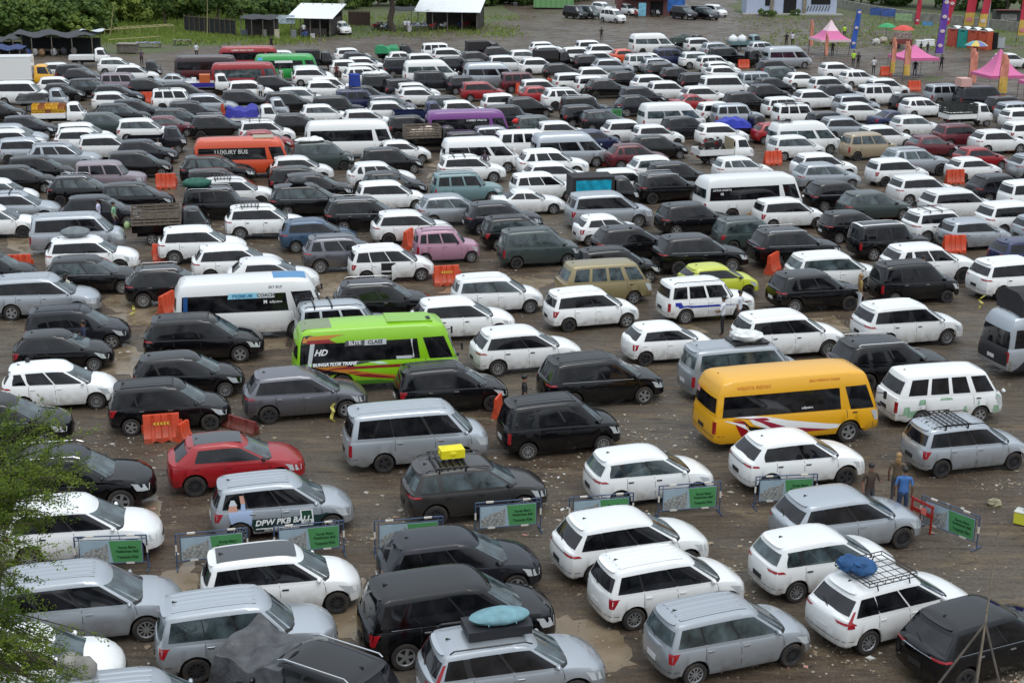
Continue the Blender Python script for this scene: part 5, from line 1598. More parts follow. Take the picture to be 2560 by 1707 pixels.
BAR = barrier_mesh(); YEL = mat('yellow_mark', (.75, .62, .05), .5)
chev = MB()
for k in range(5):
    x = -.22+k*.11
    chev.add([(x, 0, 0), (x+.05, 0, 0), (x+.01, 0, .055), (x+.05, 0, .11), (x, 0, .11), (x-.04, 0, .055)], [(0, 1, 2, 5), (5, 2, 3, 4)])
CHEV = chev.mesh('chevrons')
BL = [(406, 1100, 14, 'with yellow chevrons beside the black minivan and red crossover'), (1116, 712, 13, 'standing alone in front of the white minivan, behind lime minibus'), (1931, 680, 60, 'leaning beside the yellow green hatchback nose'), (1999, 562, 12, 'below the white minivan with a raised lid'),
 (1934, 562, 12, 'under the white minivan tail near yellow-footed minibus'), (2227, 545, 12, 'between dark green minivan and black wagon'), (2383, 632, 12, 'in front of the silver minivan at right'), (414, 655, 10, 'beside the white off-roader wheel'), (49, 684, 12, 'at the far left edge behind silver minivan'), (416, 472, 8, 'behind the charcoal minivan at left lane'),
 (67, 470, 10, 'under a black minivan at far left'), (412, 405, 8, 'behind the black minivan left of orange minibus'), (1701, 496, 15, 'behind the white minibus tail'), (1524, 414, 12, 'behind the turquoise-covered pickup'), (2385, 460, 12, 'beside a white hatchback in right rows'), (1931, 412, 14, 'left of the white minivan before the cream van'), (2532, 380, 12, 'at right edge before the white off-roader'),
 (2200, 390, 12, 'between beige van and large silver off-roader'), (1477, 325, 10, 'left of the white minivan near silver high-roof van'), (563, 287, 80, 'behind the blue tarpaulin pickup'), (364, 258, 12, 'in the far left rows before white wagon'), (1382, 202, 12, 'in the middle of the far rows'), (1304, 234, 30, 'beside the maroon wagon'), (1858, 172, 12, 'in the far right rows behind silver van'),
 (2284, 228, 12, 'beyond the last white car near tents'), (2214, 190, 12, 'lying low near the orange flags'), (1245, 1040, 75, 'hidden behind the black van corner'), (2255, 742, 12, 'in front of the black van at right'), (1022, 618, 75, 'behind the pink hatchback'), (419, 785, 75, 'standing end-on at the tail of the white minibus'), (460, 1100, 70, 'tipped small piece right of the chevron barrier'), (600, 1075, -35, 'fallen behind the red crossover')]
for i, (u, v, yaw, lab) in enumerate(BL):
    t = empty('traffic_barrier', at(u, v), R_(yaw)); link('body', BAR, t, ORANGE)
    if i in (0, 1, 7, 3): c = link('chevrons', CHEV, t, YEL); c.location = (0, -.125, .6)
    if i == 31: t.scale = (1.3, .7, .5); t.children[0].material_slots[0].link = 'OBJECT'; t.children[0].material_slots[0].material = mat('dark_red_plastic', (.14, .02, .015), .5, dirt=.5)
    if i == 30: t.scale = (.45, .8, .7)
    if i == 26: t.scale = (.6, .6, .8)
    tag(t, ('dark red' if i == 31 else 'orange')+' plastic traffic barrier '+lab, 'barrier', 'orange plastic barriers between the rows')
FR = mat('blue_frame', (.045, .075, .14), .5); SKYP = mat('sign_sky', (.30, .40, .46), .45, noise=.1, nscale=3); GRN = mat('sign_green', (.07, .25, .09), .45, noise=.2, nscale=1.2); GRYP = mat('sign_grey', (.26, .27, .26), .5, noise=.6, nscale=14)
REF = mat('reflector', (.62, .58, .52), .4); DG = mat('sign_text', (.01, .06, .02), .5)
def sign_parts():
    W, H = 1.95, 1.04; D = {}
    m = MB(); z0 = .22
    for sx in (-1, 1):
        m.tube((sx*W/2, 0, .03), (sx*W/2, 0, H), .02, 8).tube((sx*(W/2-.12), 0, z0), (sx*(W/2-.12), 0, H), .012, 6); m.tube((sx*W/2, -.28, .03), (sx*W/2, .28, .03), .02, 8)
    for z in (z0, H-.11, H): m.tube((-W/2, 0, z), (W/2, 0, z), .02 if z == H else .014, 8)
    m.tube((0, 0, H-.11), (0, 0, H), .012, 6); D['frame'] = (m.mesh('frame', True), FR)
    m = MB(); x0, x1, za, zb = -W/2+.14, W/2-.14, z0+.02, H-.14
    m.box(((x0+x1)/2, 0, (za+zb)/2), (x1-x0, .014, zb-za)); D['panel'] = (m.mesh('panel'), SKYP)
    P = []; y = -.009; w1 = x0+(x1-x0)*.46
    D['picture'] = (MB().add([(x0+.02, y, za+.25), (x0+.3, y, za+.42), (x0+.55, y, za+.46), (w1-.02, y, za+.58), (w1-.02, y, za+.02), (x0+.02, y, za+.02)], [tuple(range(5, -1, -1))]).mesh('picture'), GRYP)
    D['green_panel'] = (MB().add([(w1+.02, y, zb-.01), (x1-.01, y, zb-.01), (x1-.01, y, za+.01), (w1+.10, y, za+.01)], [(3, 2, 1, 0)]).mesh('green_panel'), GRN)
    m = MB()
    for (x, z) in ((-.55, H), (.55, H), (-.5, z0), (.5, z0)): m.box((x, -.004, z), (.22, .045, .045))
    for sx in (-1, 1): m.box((sx*W/2, -.004, .62), (.045, .045, .2))
    D['reflectors'] = (m.mesh('reflectors'), REF)
    T = []
    for txt, zz, sz in (('Surga Baru', .69, .11), ('Pelabuhan Bali', .57, .105), ('Terpadu Kita', .40, .11)): me = text_mesh(txt, sz, bold=.03); me.materials.clear(); me.materials.append(DG); T.append((me, (w1+x1)/2+.05, zz))
    return D, T
SP, ST = sign_parts()
SL = [(282, 1425, 6, 'leftmost, before white minivan'), (533, 1412, 14, 'beside the silver minivan with dark lettered foil'), (775, 1392, 14, 'behind white minivan with black roof'), (1023, 1380, 12, 'behind the charcoal sleek minivan'), (1270, 1332, 12, 'in front of dark off-roader with yellow bag'), (1502, 1318, 12, 'mostly hidden by white sleek minivan roof'), (1722, 1288, 12, 'in front of white minivan, before its wheel'), (1962, 1266, 8, 'behind silver minivan near the two people'),
      (2368, 1345, -50, 'turned sideways alone at right of silver minivan')]
SL2 = [(272, 332, 8, 'far one below crate pickup'), (278, 462, 8, 'far one hidden below the mauve grey wagon'), (1530, 300, 10, 'far one left of the open white van'), (2120, 200, 10, 'far one near the tents')]
for i, (u, v, yaw, lab) in enumerate(SL+SL2[:3]):
    p = at(u, v); t = empty('sign_barrier', p, R_(yaw))
    for k, (me, m_) in SP.items(): link(k, me, t, m_)
    for me, x, z in ST: o = link('lettering', me, t); o.location = (x, -.013, z); o.rotation_euler = (math.pi/2, 0, 0)
    tag(t, 'blue-framed barrier with green and photo panel '+lab, 'barrier', 'signboard barriers across the near lane')
# red folding board next to the angled sign and yellow/blue piece at the right edge
t = empty('folding_barrier', at(2300, 1322), R_(-60)); m = MB().box((0, 0, .55), (.9, .03, .12)).box((0, 0, .85), (.9, .03, .08)); m.build('rails', mat('red_board', (.32, .02, .015), .5), t); [MB().box((sx, 0, .45), (.05, .05, .9)).build('post', mat('red_board', (.32, .02, .015), .5), t) for sx in (-.4, .4)]; MB().box((.1, -.03, .62), (.2, .02, .2)).build('lamp_plate', mat('pink_lamp', (.7, .18, .14), .4), t); tag(t, 'red folding barrier beside the sideways sign barrier', 'barrier')
t = empty('banner_stand', at(2562, 1310), R_(-35)); MB().box((.3, 0, .22), (1.2, .4, .36)).build('base', mat('yellow_base', (.62, .60, .05), .5), t); MB().box((.3, 0, .41), (1.22, .42, .02)).build('rim', mat('pale_rim', (.55, .56, .5), .5), t); MB().box((.2, 0, 1.6), (.55, .06, 2.4)).build('banner', mat('purple_banner', (.05, .03, .26), .5), t); tag(t, 'purple banner on yellow and white base cut by the right edge', 'banner')
# yellow tapes
tp = mat('yellow_tape', (.55, .50, .12), .6)
for k, (u, v, h, lab) in enumerate([(830, 1055, .7, 'hanging beside the grey sleek minivan'), (275, 1000, .5, 'stuck behind the black hatchback nose'), (333, 790, .5, 'bent over the puddle behind the small black off-roader'), (2452, 770, .6, 'by the tail of white minivan at right')]):
    p = at(u, v); rr = random.Random(k); pts = [Vector((rr.uniform(-.12, .12), rr.uniform(-.1, .1), h*i/5)) for i in range(6)]; m = MB().path(pts, .012, 4)
    m.grid([[(q.x-.05, q.y, q.z), (q.x+.06, q.y+.02, q.z)] for q in pts]); o = m.build('barrier_tape', tp); o.location = p; tag(o, 'torn yellow tape strip '+lab, 'tape', 'torn yellow tapes')
# bamboo tripod in the right foreground
BAM = mat('bamboo', (.10, .078, .052), .7, noise=.3, nscale=4); DBAM = mat('dark_bamboo', (.05, .04, .03), .8, noise=.3, nscale=4)
tip = Vector((0, 0, CAM_H))+ray(2496, 1332)*26; low = Vector((0, 0, CAM_H))+ray(2440, 1720)*24.2; d = (low-tip).normalized(); foot = tip+d*(tip.z/-d.z)
m = MB(); n = 10
for i in range(n): a, b = foot.lerp(tip, i/n), foot.lerp(tip, (i+1)/n); m.tube(a-foot, b-foot, .05-.0036*i, 8, .05-.0036*(i+1)).tube(b-foot-Vector((0, 0, .02)), b-foot+Vector((0, 0, .02)), .052-.0036*i, 8)
knot = foot.lerp(tip, (low.z-foot.z)/(tip.z-foot.z)*1.03)-foot; t = empty('bamboo_tripod', foot); m.build('pole', BAM, t, True)
KN = tip.lerp(low, .60)
for (u, v, dd_) in ((2512, 1760, 24.0), (2330, 1730, 23.9), (2425, 1780, 24.9)):
    e = Vector((0, 0, CAM_H))+ray(u, v)*dd_-foot; k2 = KN-foot; f2 = e; dd = (f2-k2).normalized(); f3 = k2+dd*(k2.z/-dd.z) if dd.z < -.1 else f2; MB().tube(k2, f3, .02, 6, .028).build('leg', DBAM, t)
tag(t, 'tall thin bamboo pole with lashed legs in the right foreground', 'pole')

# ================================================================ people
def person_mesh(pose=0):
    J = {'hip': (0, 0, .93), 'waist': (0, 0, 1.08), 'chest': (0, -.01, 1.30), 'neck': (0, 0, 1.47), 'head0': (0, -.01, 1.56), 'head1': (0, -.015, 1.68)}
    ed = [('hip', 'waist'), ('waist', 'chest'), ('chest', 'neck'), ('neck', 'head0'), ('head0', 'head1')]
    rad = {'hip': (.15, .11), 'waist': (.135, .095), 'chest': (.165, .11), 'neck': (.055, .055), 'head0': (.072, .085), 'head1': (.082, .095)}
    for s, n in ((-1, 'l'), (1, 'r')):
        st = .10 if pose != 2 else .13; fx = s*st; k = (0 if pose != 1 else s*.12)
        J.update({n+'th': (s*.09, 0, .88), n+'kn': (fx, -.02-k*.6, .50), n+'an': (fx, .02-k, .09), n+'to': (fx+s*.02, -.13-k, .035)})
        ed += [('hip', n+'th'), (n+'th', n+'kn'), (n+'kn', n+'an'), (n+'an', n+'to')]; rad.update({n+'th': (.088, .09), n+'kn': (.058, .06), n+'an': (.040, .042), n+'to': (.04, .028)})
        if pose == 2 and s == 1: arm = [(.19, 0, 1.40), (.27, -.12, 1.16), (.16, -.32, 1.24), (.12, -.38, 1.27)]
        elif pose == 3: arm = [(s*.19, 0, 1.40), (s*.30, -.06, 1.14), (s*.14, -.24, 1.02), (s*.08, -.30, 1.02)]
        else: arm = [(s*.19, 0, 1.40), (s*.25, .03, 1.13), (s*.26, -.07, .88), (s*.25, -.10, .80)]
        for i, (p, r) in enumerate(zip(arm, (.055, .042, .030, .026))): J[n+'a%d' % i] = p; rad[n+'a%d' % i] = (r, r)
        ed += [('chest', n+'a0'), (n+'a0', n+'a1'), (n+'a1', n+'a2'), (n+'a2', n+'a3')]
        w = Vector(arm[3]); d = (w-Vector(arm[2])).normalized(); sd_ = d.orthogonal().normalized()
        for f in range(5):
            a = w+d*(.035 if f < 4 else .0)+sd_*(.018*(f-1.5) if f < 4 else -.035); b = a+d*(.055-.006*abs(f-1.5) if f < 4 else .03)+Vector((0, -.012, 0)); J['%sf%d' % (n, f)] = tuple(a); J['%sg%d' % (n, f)] = tuple(b); rad['%sf%d' % (n, f)] = (.010, .010); rad['%sg%d' % (n, f)] = (.008, .008); ed += [(n+'a3', '%sf%d' % (n, f)), ('%sf%d' % (n, f), '%sg%d' % (n, f))]
    names = list(J); me = bpy.data.meshes.new('person'); me.from_pydata([J[n] for n in names], [(names.index(a), names.index(b)) for a, b in ed], [])
    o = bpy.data.objects.new('person', me); col.objects.link(o); md = o.modifiers.new('skin', 'SKIN'); md.use_smooth_shade = True
    for i, n in enumerate(names): me.skin_vertices[0].data[i].radius = rad[n]
    me.skin_vertices[0].data[0].use_root = True; sb = o.modifiers.new('sub', 'SUBSURF'); sb.levels = 1; sb.render_levels = 1
    dg = bpy.context.evaluated_depsgraph_get(); out = bpy.data.meshes.new_from_object(o.evaluated_get(dg)); bpy.data.objects.remove(o); out.name = 'body'
    out.materials.clear()
    for k in range(3): out.materials.append(None)
    for p in out.polygons:
        c = p.center; arm = abs(c.x) > .215 or (pose in (2, 3) and c.y < -.15 and c.z > .95)
        p.material_index = 2 if c.z > 1.475 or (arm and c.z < 1.17) or c.z < .07 or (arm and pose == 2 and c.y < -.15) else (1 if c.z > .93 else 0)
        if arm and c.z < .93 and c.z > .7: p.material_index = 2
    return out
PM = [person_mesh(k) for k in range(4)]
hairm = MB().blob((0, .012, 1.66), (.092, .108, .095), 14, 10); hairm = hairm.mesh('hair', True)
longh = MB().blob((0, .015, 1.66), (.095, .11, .10), 14, 10).blob((0, .07, 1.52), (.09, .06, .16), 12, 8).mesh('hair', True)
face = MB(); 
for s in (-1, 1): face.blob((s*.03, -.098, 1.635), (.012, .008, .007), 6, 4)
EYES = face.mesh('eyes'); NOSE = MB().blob((0, -.112, 1.61), (.012, .016, .02), 6, 5).mesh('nose', True); MOUTH = MB().blob((0, -.098, 1.575), (.024, .007, .006), 8, 4).mesh('mouth', True)
SKINS = [mat('skin_a', (.28, .15, .09), .6), mat('skin_b', (.20, .10, .06), .6)]
def cl(n, c): return mat('cloth_'+n, c, .85, noise=.12, nscale=8)
HAIRM = mat('black_hair', (.010, .008, .007), .5); FAIR = mat('fair_hair', (.28, .17, .07), .6)
def person(u, v, yaw, pose, shirt, trous, lab, hair=HAIRM, lng=False, cap=None, s=1., z=0, p=None):
    p = p or at(u, v, z); o = bpy.data.objects.new('person', PM[pose]); col.objects.link(o); o.location = p; o.rotation_euler = (0, 0, R_(yaw)); o.scale = (s, s, s)
    for i, m_ in enumerate((cl(*trous), cl(*shirt), SKINS[hash(lab) % 2 if False else (len(lab) % 2)])): o.material_slots[i].link = 'OBJECT'; o.material_slots[i].material = m_
    link('hair', longh if lng else hairm, o, cap or hair); link('eyes', EYES, o, HAIRM); link('nose', NOSE, o, SKINS[len(lab) % 2]); link('mouth', MOUTH, o, mat('lips', (.25, .07, .05), .5)); tag(o, lab, 'person'); return o
BK = ('black', (.012, .012, .014)); DGR = ('grey', (.06, .06, .065)); WH = ('white', (.62, .64, .68)); NV = ('navy', (.015, .02, .05)); JN = ('denim', (.03, .05, .10)); OL = ('olive', (.11, .09, .05)); BR = ('brown', (.055, .035, .025)); LB = ('blue', (.05, .14, .36)); GRV = ('grey_green', (.10, .11, .09)); PU = ('mauve', (.09, .06, .09)); CR_ = ('cream', (.5, .5, .42)); VS = ('vest_green', (.45, .75, .05)); RD = ('dark_red', (.10, .01, .015)); LG = ('light_green', (.2, .4, .25))
PP = [(79, 1008, 200, 0, BK, BK, 'man in black walking between white minivan and a dark car at left'), (533, 888, 20, 3, BK, GRV, 'man in black top and grey trousers standing at black minivan door'), (215, 905, -60, 3, NV, NV, 'man in dark clothes leaning toward the black hatchback windscreen'),
 (171, 778, 150, 0, CR_, DGR, 'woman with dark hair and cream top in front of silver minivan'), (1805, 838, -110, 3, WH, BK, 'man in long white shirt and shorts using phone behind the white hatchback'), (1846, 822, 60, 2, WH, DGR, 'person in white shirt leaning on white minivan tail'),
 (2252, 1300, 170, 0, LB, JN, 'man in bright blue shirt walking between silver minivans at right'), (2236, 1262, 160, 0, ('dull_brown', (.12, .08, .05)), DGR, 'woman with long fair hair in front of the man in blue'), (2168, 1290, 20, 2, BR, DGR, 'man in dark brown shirt at the nose of the white off-roader'),
 (1574, 650, 180, 3, WH, BK, 'man in white number shirt standing at a black minivan window'), (948, 690, 90, 2, ('lilac', (.35, .34, .48)), NV, 'person in lilac clothes getting in at open door of white minivan'), (999, 515, 180, 0, OL, OL, 'man in olive clothes beside white minivan front door'),
 (1212, 442, 170, 3, PU, NV, 'man in mauve shirt leaning on white off-roader door'), (250, 575, -90, 0, ('pale_lilac', (.5, .5, .66)), DGR, 'man in pale lilac shirt beside the dark minivan near slatted pickup'), (288, 583, 90, 0, LG, NV, 'person in light green shirt beside slatted pickup tail'),
 (2301, 728, 30, 3, BK, DGR, 'man in black with white bag at the side of black van'), (2146, 778, 90, 0, ('ochre', (.25, .17, .06)), WH, 'long-haired person in ochre at nose of black off-roader'), (30, 258, 0, 0, DGR, GRV, 'person standing at the side of white long van at far left'),
 (398, 410, 10, 0, ('pale', (.5, .48, .48)), ('pale', (.5, .48, .48)), 'person in pale clothes by orange barrier left of orange minibus'), (1310, 1052, 100, 0, BK, BK, 'man with dark hair half hidden behind the black van roof'), (1754, 505, 100, 0, BK, BK, 'dark figure leaning on the black off-roader beside white minibus'),
 (2132, 168, 0, 0, VS, BK, 'attendant in fluorescent green vest before the last white cars'), (2144, 172, 0, 0, BK, BK, 'dark dressed person beside the green vest attendant'), (2183, 186, 180, 0, WH, BK, 'man in white shirt and black trousers walking from the rows to tents'), (2352, 178, 0, 1, BK, BK, 'person in black below the purple feather flag'),
 (2110, 97, 0, 0, VS, BK, 'attendant in green vest behind the first pink tent'), (1965, 118, 0, 0, BK, BK, 'dark person standing beyond the silver high-roof van'), (1980, 117, 0, 0, WH, BK, 'person in white standing beyond the silver high-roof van'), (1503, 104, 0, 1, BK, DGR, 'lone dark figure crossing the empty gravel behind the far cars'),
 (492, 148, 0, 0, WH, BK, 'person in white top standing behind the maroon minibus'), (679, 128, 20, 0, BK, BK, 'dark person by the red minibus front'), (2286, 192, 0, 1, NV, NV, 'person walking under the second pink tent'), (2080, 142, 0, 0, BK, BK, 'person in black under the first pink tent'), (2436, 150, 0, 0, RD, BK, 'person under the rainbow umbrella'),
 (1013, 82, 0, 0, WH, DGR, 'person in white top at the shaded stall by the big tree'), (1022, 82, 0, 0, WH, ('pale', (.5, .48, .48)), 'person all in white beside the stall table'), (760, 93, 0, 0, WH, NV, 'person with white top before the first shed'), (120, 128, 0, 0, WH, BK, 'person in white under the black stall roof'), (212, 131, 0, 0, ('pinkred', (.45, .08, .10)), BK, 'person in pink red beside the stalls at left'),
 (355, 165, 0, 0, PU, BK, 'person in purple beside black pickup at far left'), (842, 205, 0, 0, RD, BK, 'person in dark red walking among white cars'), (828, 248, 0, 0, BK, BK, 'dark person near the navy wagon'), (878, 268, 0, 2, RD, RD, 'person in dark red at a charcoal wagon'), (702, 215, 0, 0, ('pale', (.5, .48, .48)), WH, 'person in pale shirt between charcoal and white minivans'), (652, 255, 0, 0, WH, BK, 'person in white top near blue tarpaulin pickup')]
for a in PP:
    fair = 'fair hair' in a[6] or 'ochre at nose' in a[6]; person(*a, hair=FAIR if fair else HAIRM, lng=fair or 'woman' in a[6])
# the number on the white shirt
# arms and riders inside cars are left as dark glass

# ---------------------------------------------------------------- motorcycles
def moto_parts():
    D = {}; m = MB()
    for x in (-.62, .62):
        N = 16; P = [[(x+math.cos(t)*r, y, .29+math.sin(t)*r) for r, y in ((.22, -.03), (.29, -.04), (.29, .04), (.22, .03))] for t in [2*math.pi*i/N for i in range(N+1)]]; m.grid(P)
    D['wheels'] = (m, TYRE)
    D['fairing'] = (MB().box((-.25, 0, .62), (.8, .22, .26), 0, .12).box((.45, 0, .68), (.14, .34, .5), 0, .35).box((.12, 0, .38), (.4, .22, .12)).box((.62, 0, .60), (.36, .1, .05)), None)
    D['seat'] = (MB().blob((-.25, 0, .80), (.42, .13, .07), 10, 6), BLACK)
    D['handlebar'] = (MB().tube((.42, -.33, 1.0), (.42, .33, 1.0), .015, 6).tube((.60, 0, .35), (.42, 0, 1.0), .03, 6).box((.5, 0, .92), (.12, .16, .14)), BLACK)
    D['engine'] = (MB().blob((-.05, 0, .36), (.25, .14, .14), 10, 6), mat('engine_grey', (.12, .12, .12), .5)); return {k: (m_.mesh(k, True, 40), mm) for k, (m_, mm) in D.items()}
MP = moto_parts()
def moto(p, yaw, c, lab, grp='motorcycles by the stalls'):
    t = empty('motorcycle', p, R_(yaw))
    for k, (me, mm) in MP.items(): link(k, me, t, mm or c)
    tag(t, lab, 'motorcycle', grp)
mc = [mat('moto_red', (.3, .02, .02), .3), mat('moto_black', (.02, .02, .02), .3), mat('moto_white', (.5, .5, .5), .3), mat('moto_blue', (.03, .06, .2), .3)]; mn = ['red', 'black', 'white', 'blue']
for i, (u, v, yaw, place) in enumerate([(940, 76, 60, 'left of big tree'), (950, 76, 70, 'second left of big tree'), (960, 78, 60, 'third left of big tree'), (972, 78, 65, 'touching the big tree trunk'), (1082, 76, 60, 'under second shed, leftmost'), (1095, 76, 62, 'under second shed, second one'), (1108, 75, 60, 'under second shed, third one'), (1150, 72, 65, 'under second shed, fourth one'), (1165, 72, 60, 'under second shed, fifth one'), (1182, 71, 60, 'under second shed, sixth one'), (1196, 68, 58, 'under second shed, rightmost'), (762, 98, 70, 'before the first shed'),
   (1590, 44, 100, 'left of the kiosk poster'), (1633, 43, 100, 'right of kiosk poster'), (1645, 43, 95, 'second right of kiosk poster')]): moto(at(u, v), yaw, mc[i % 4], '%s motorcycle parked %s' % (mn[i % 4], place))
for root, cx, z in MOTO_ON:
    th = root.rotation_euler.z
    for k in range(3):
        lx, ly = cx-.15+.1*k, -.45+.45*k; moto((root.location.x+lx*math.cos(th)-ly*math.sin(th), root.location.y+lx*math.sin(th)+ly*math.cos(th), z+.03), math.degrees(th)+ (180 if k == 1 else 0), mc[(1, 0, 2)[k]], '%s motorcycle loaded on the white pickup bed, %s one' % (mn[(1, 0, 2)[k]], ['near', 'middle', 'far'][k]), 'motorcycles on a pickup')

# ================================================================ the far edge: sheds, stalls, tents, flags
WOOD = mat('grey_wood', (.13, .115, .095), .85, noise=.3, nscale=3); WALLD = mat('dark_boards', (.045, .040, .036), .85, noise=.3, nscale=2); TIN = mat('white_sheet_roof', (.72, .74, .74), .45, noise=.06, nscale=1.5); NETM = mat('dark_net', (.018, .022, .022), .9, noise=.3, nscale=3); CANV = mat('black_sheet_cloth', (.03, .032, .036), .7, noise=.25, nscale=1.2)
def thin(m, P, dz=.04):                      # a sheet with thickness
    m.grid(P); m.grid([[(p[0], p[1], p[2]-dz) for p in r][::-1] for r in P]); return m
def shed(name, lab, base, w, d, hf, hb, yaw, over=.5, posts=5, wall=True, ridge=None):
    t = empty(name, base, R_(yaw)); m = MB(); n = 12
    P = [[(-w/2-over+(w+2*over)*i/n, -d/2-over+(d+2*over)*j/3, hf+(hb-hf)*j/3+.015*(i % 2)) for j in range(4)] for i in range(n+1)]; thin(m, P); m.build('roof', TIN, t)
    for i in range(posts):
        for yy in (-d/2, d/2): MB().box((-w/2+w*i/(posts-1), yy, (hf if yy < 0 else hb)/2), (.12, .12, hf if yy < 0 else hb)).build('post', WOOD, t)
    if wall:
        MB().box((0, d/2-.1, hb/2-.1), (w, .08, hb-.3)).build('back_wall', WALLD, t); MB().box((w/2-.1, 0, hf/2), (.08, d-.3, hf-.3)).build('side_wall', WALLD, t)
    tag(t, lab, 'shed'); return t
b = at(790, 94); t = shed('shed', 'open shed with pale sheet roof left of the big tree', b+Vector((-.3, 3.4, 0)), 5.0, 6.0, 2.3, 3.6, -8)
MB().box((.2, -2.6, .5), (3.6, .5, 1.0)).build('counter', WALLD, t)
b2 = at(1125, 78); t = shed('shed', 'long open shed with pale sheet roof right of the big tree', b2+Vector((0, 4.0, 0)), 7.8, 7.0, 2.4, 4.2, -6)
t = empty('lean_to', at(650, 95), R_(-4)); m = MB(); P = [[(-2.2+4.4*i/10, -1.2+2.6*j/4, 2.35+.35*j/4+.06*math.sin(i*1.3+j)) for j in range(5)] for i in range(11)]; thin(m, P); m.build('canopy', CANV, t)
for x in (-2.1, -.7, .7, 2.1): MB().box((x, -1.1, 1.15), (.08, .08, 2.3)).build('post', WOOD, t)
MB().box((0, 1.2, 1.1), (4.2, .08, 2.2)).build('back_wall', WALLD, t); tag(t, 'black-canopied lean-to stall left of the first shed', 'stall')
t = empty('billboard', at(714, 92), R_(-4)); MB().box((0, 0, 2.1), (2.5, .06, 1.05)).build('panel', mat('photo_sign', (.42, .50, .55), .5, noise=.5, nscale=2), t); MB().box((-1.1, .06, 1.3), (.08, .06, 2.6)).build('post', WOOD, t); MB().box((1.1, .06, 1.3), (.08, .06, 2.6)).build('post', WOOD, t); tag(t, 'pale picture sign hung beside the first shed', 'sign')
for (u, v, w_, h_, c, lab) in ((662, 94, .5, .9, (.35, .34, .30), 'white crate board before lean-to stall'), (693, 98, .55, 1.1, (.45, .42, .30), 'cream board leaning before the lean-to'), (735, 98, .6, 1.0, (.18, .19, .20), 'grey cabinet before the first shed'), (782, 96, .5, .5, (.5, .5, .48), 'white box before the first shed'), (612, 92, .8, .8, (.12, .14, .16), 'grey bin at left end of lean-to'), (1024, 80, .5, .7, (.55, .55, .55), 'white bag beside the stall table')):
    o = MB().box((0, 0, h_/2), (w_, .35, h_)).box((0, 0, h_+.02), (w_+.06, .4, .04)).build('box', mat('box_%d' % u, c, .7)); o.location = at(u, v); tag(o, lab, 'box')
t = empty('stall_table', at(1040, 79), R_(-5)); MB().box((0, 0, .8), (3.0, .9, .06)).build('table_top', mat('bluish_cloth', (.25, .27, .32), .7, noise=.4, nscale=5), t)
for sx in (-1.4, 1.4):
    for sy in (-.4, .4): MB().box((sx, sy, .4), (.06, .06, .8)).build('leg', WOOD, t)
tag(t, 'long trading table with bluish goods right of the big tree trunk', 'table')
for k in range(6): o = MB().blob((0, 0, .14), (.2, .16, .15), 8, 6, .1, k).build('goods', [SKYP, mat('goods_dark', (.05, .05, .08), .7), mat('goods_purple', (.12, .08, .2), .7)][k % 3]); q = at(1040, 79); o.location = (q.x-1.2+.48*k, q.y-.12*k*.3, .83); tag(o, 'bundle of goods on the trading table, %s from the left' % ['first', 'second', 'third', 'fourth', 'fifth', 'sixth'][k], 'goods', 'goods on the table')
# grey canopy strip between tree and second shed
t = empty('awning', at(1030, 74), 0); m = MB(); P = [[(-3+6*i/8, -1+2.5*j/3, 2.5+.3*j/3+.05*math.sin(i*2)) for j in range(4)] for i in range(9)]; thin(m, P); m.build('canopy', CANV, t)
for x in (-2.8, 0, 2.8): MB().box((x, -.9, 1.25), (.08, .08, 2.5)).build('post', WOOD, t)
tag(t, 'dark awning over the trading table beside the big tree', 'awning')
# fences
def slat_fence(name, lab, p, q, h, pm, sm, n=12, net=None):
    t = empty(name, p); d = q-p; L = d.length; a = math.atan2(d.y, d.x); t.rotation_euler.z = a
    for i in range(n+1): MB().box((L*i/n, 0, h/2+.1*math.sin(i*2.3)), (.09, .09, h+.2)).build('post', pm, t)
    if net: MB().box((L/2, .05, h*.47), (L, .03, h*.88)).build('net', net, t)
    MB().box((L/2, -.05, h*.95), (L, .05, .08)).build('rail', sm, t); tag(t, lab, 'fence')
slat_fence('net_fence', 'dark net fence on crooked bamboo posts at top left', at(462, 80), at(590, 92), 2.1, BAM, BAM, 10, NETM)
slat_fence('board_fence', 'brown board fence between shed and the big tree', at(872, 64), at(925, 66), 1.9, mat('brown_boards', (.09, .055, .04), .8), mat('brown_boards', (.09, .055, .04), .8), 14, mat('brown_boards2', (.07, .045, .035), .85))
for (u0, v0, u1, v1, hz, lab) in ((274, 95, 291, 12, 0, 'leaning bamboo pole left of the lattice frame'), (518, 93, 524, -12, 0, 'tall bamboo pole before the net fence')):
    a = at(u0, v0); s = 3600/to_px(a)[2]; o = MB().tube((0, 0, -.1), ((u1-u0)/s, 0, (v0-v1)/s*1.005), .06, 8, .035).build('bamboo_pole', mat('yellow_bamboo', (.30, .27, .12), .6)); o.location = a; tag(o, lab, 'pole')
# bamboo ladder-like frame
a, b = at(262, 90), at(436, 82); t = empty('bamboo_rack', a); d = b-a; t.rotation_euler.z = math.atan2(d.y, d.x); L = d.length; YB = mat('yellow_bamboo', (.30, .27, .12), .6)
for zz, yy in ((.7, 0), (.7, 1.6)): MB().tube((0, yy, zz), (L, yy, zz+.2), .06, 6).build('rail', YB, t)
for i in range(13): MB().tube((L*i/12, -.1, .72), (L*i/12+.2, 1.8, .9), .045, 6).build('rung', YB, t)
for i in range(0, 13, 3):
    for yy in (0, 1.6): MB().tube((L*i/12, yy, 0), (L*i/12, yy, .8), .05, 6).build('leg', YB, t)
tag(t, 'low yellow bamboo frame of rungs on the grass', 'frame')
a, b = at(272, 112), at(396, 104); t = empty('bamboo_rail', a); d = b-a; t.rotation_euler.z = math.atan2(d.y, d.x); MB().tube((0, 0, .55), (d.length, 0, .55), .06, 6).build('rail', YB, t)
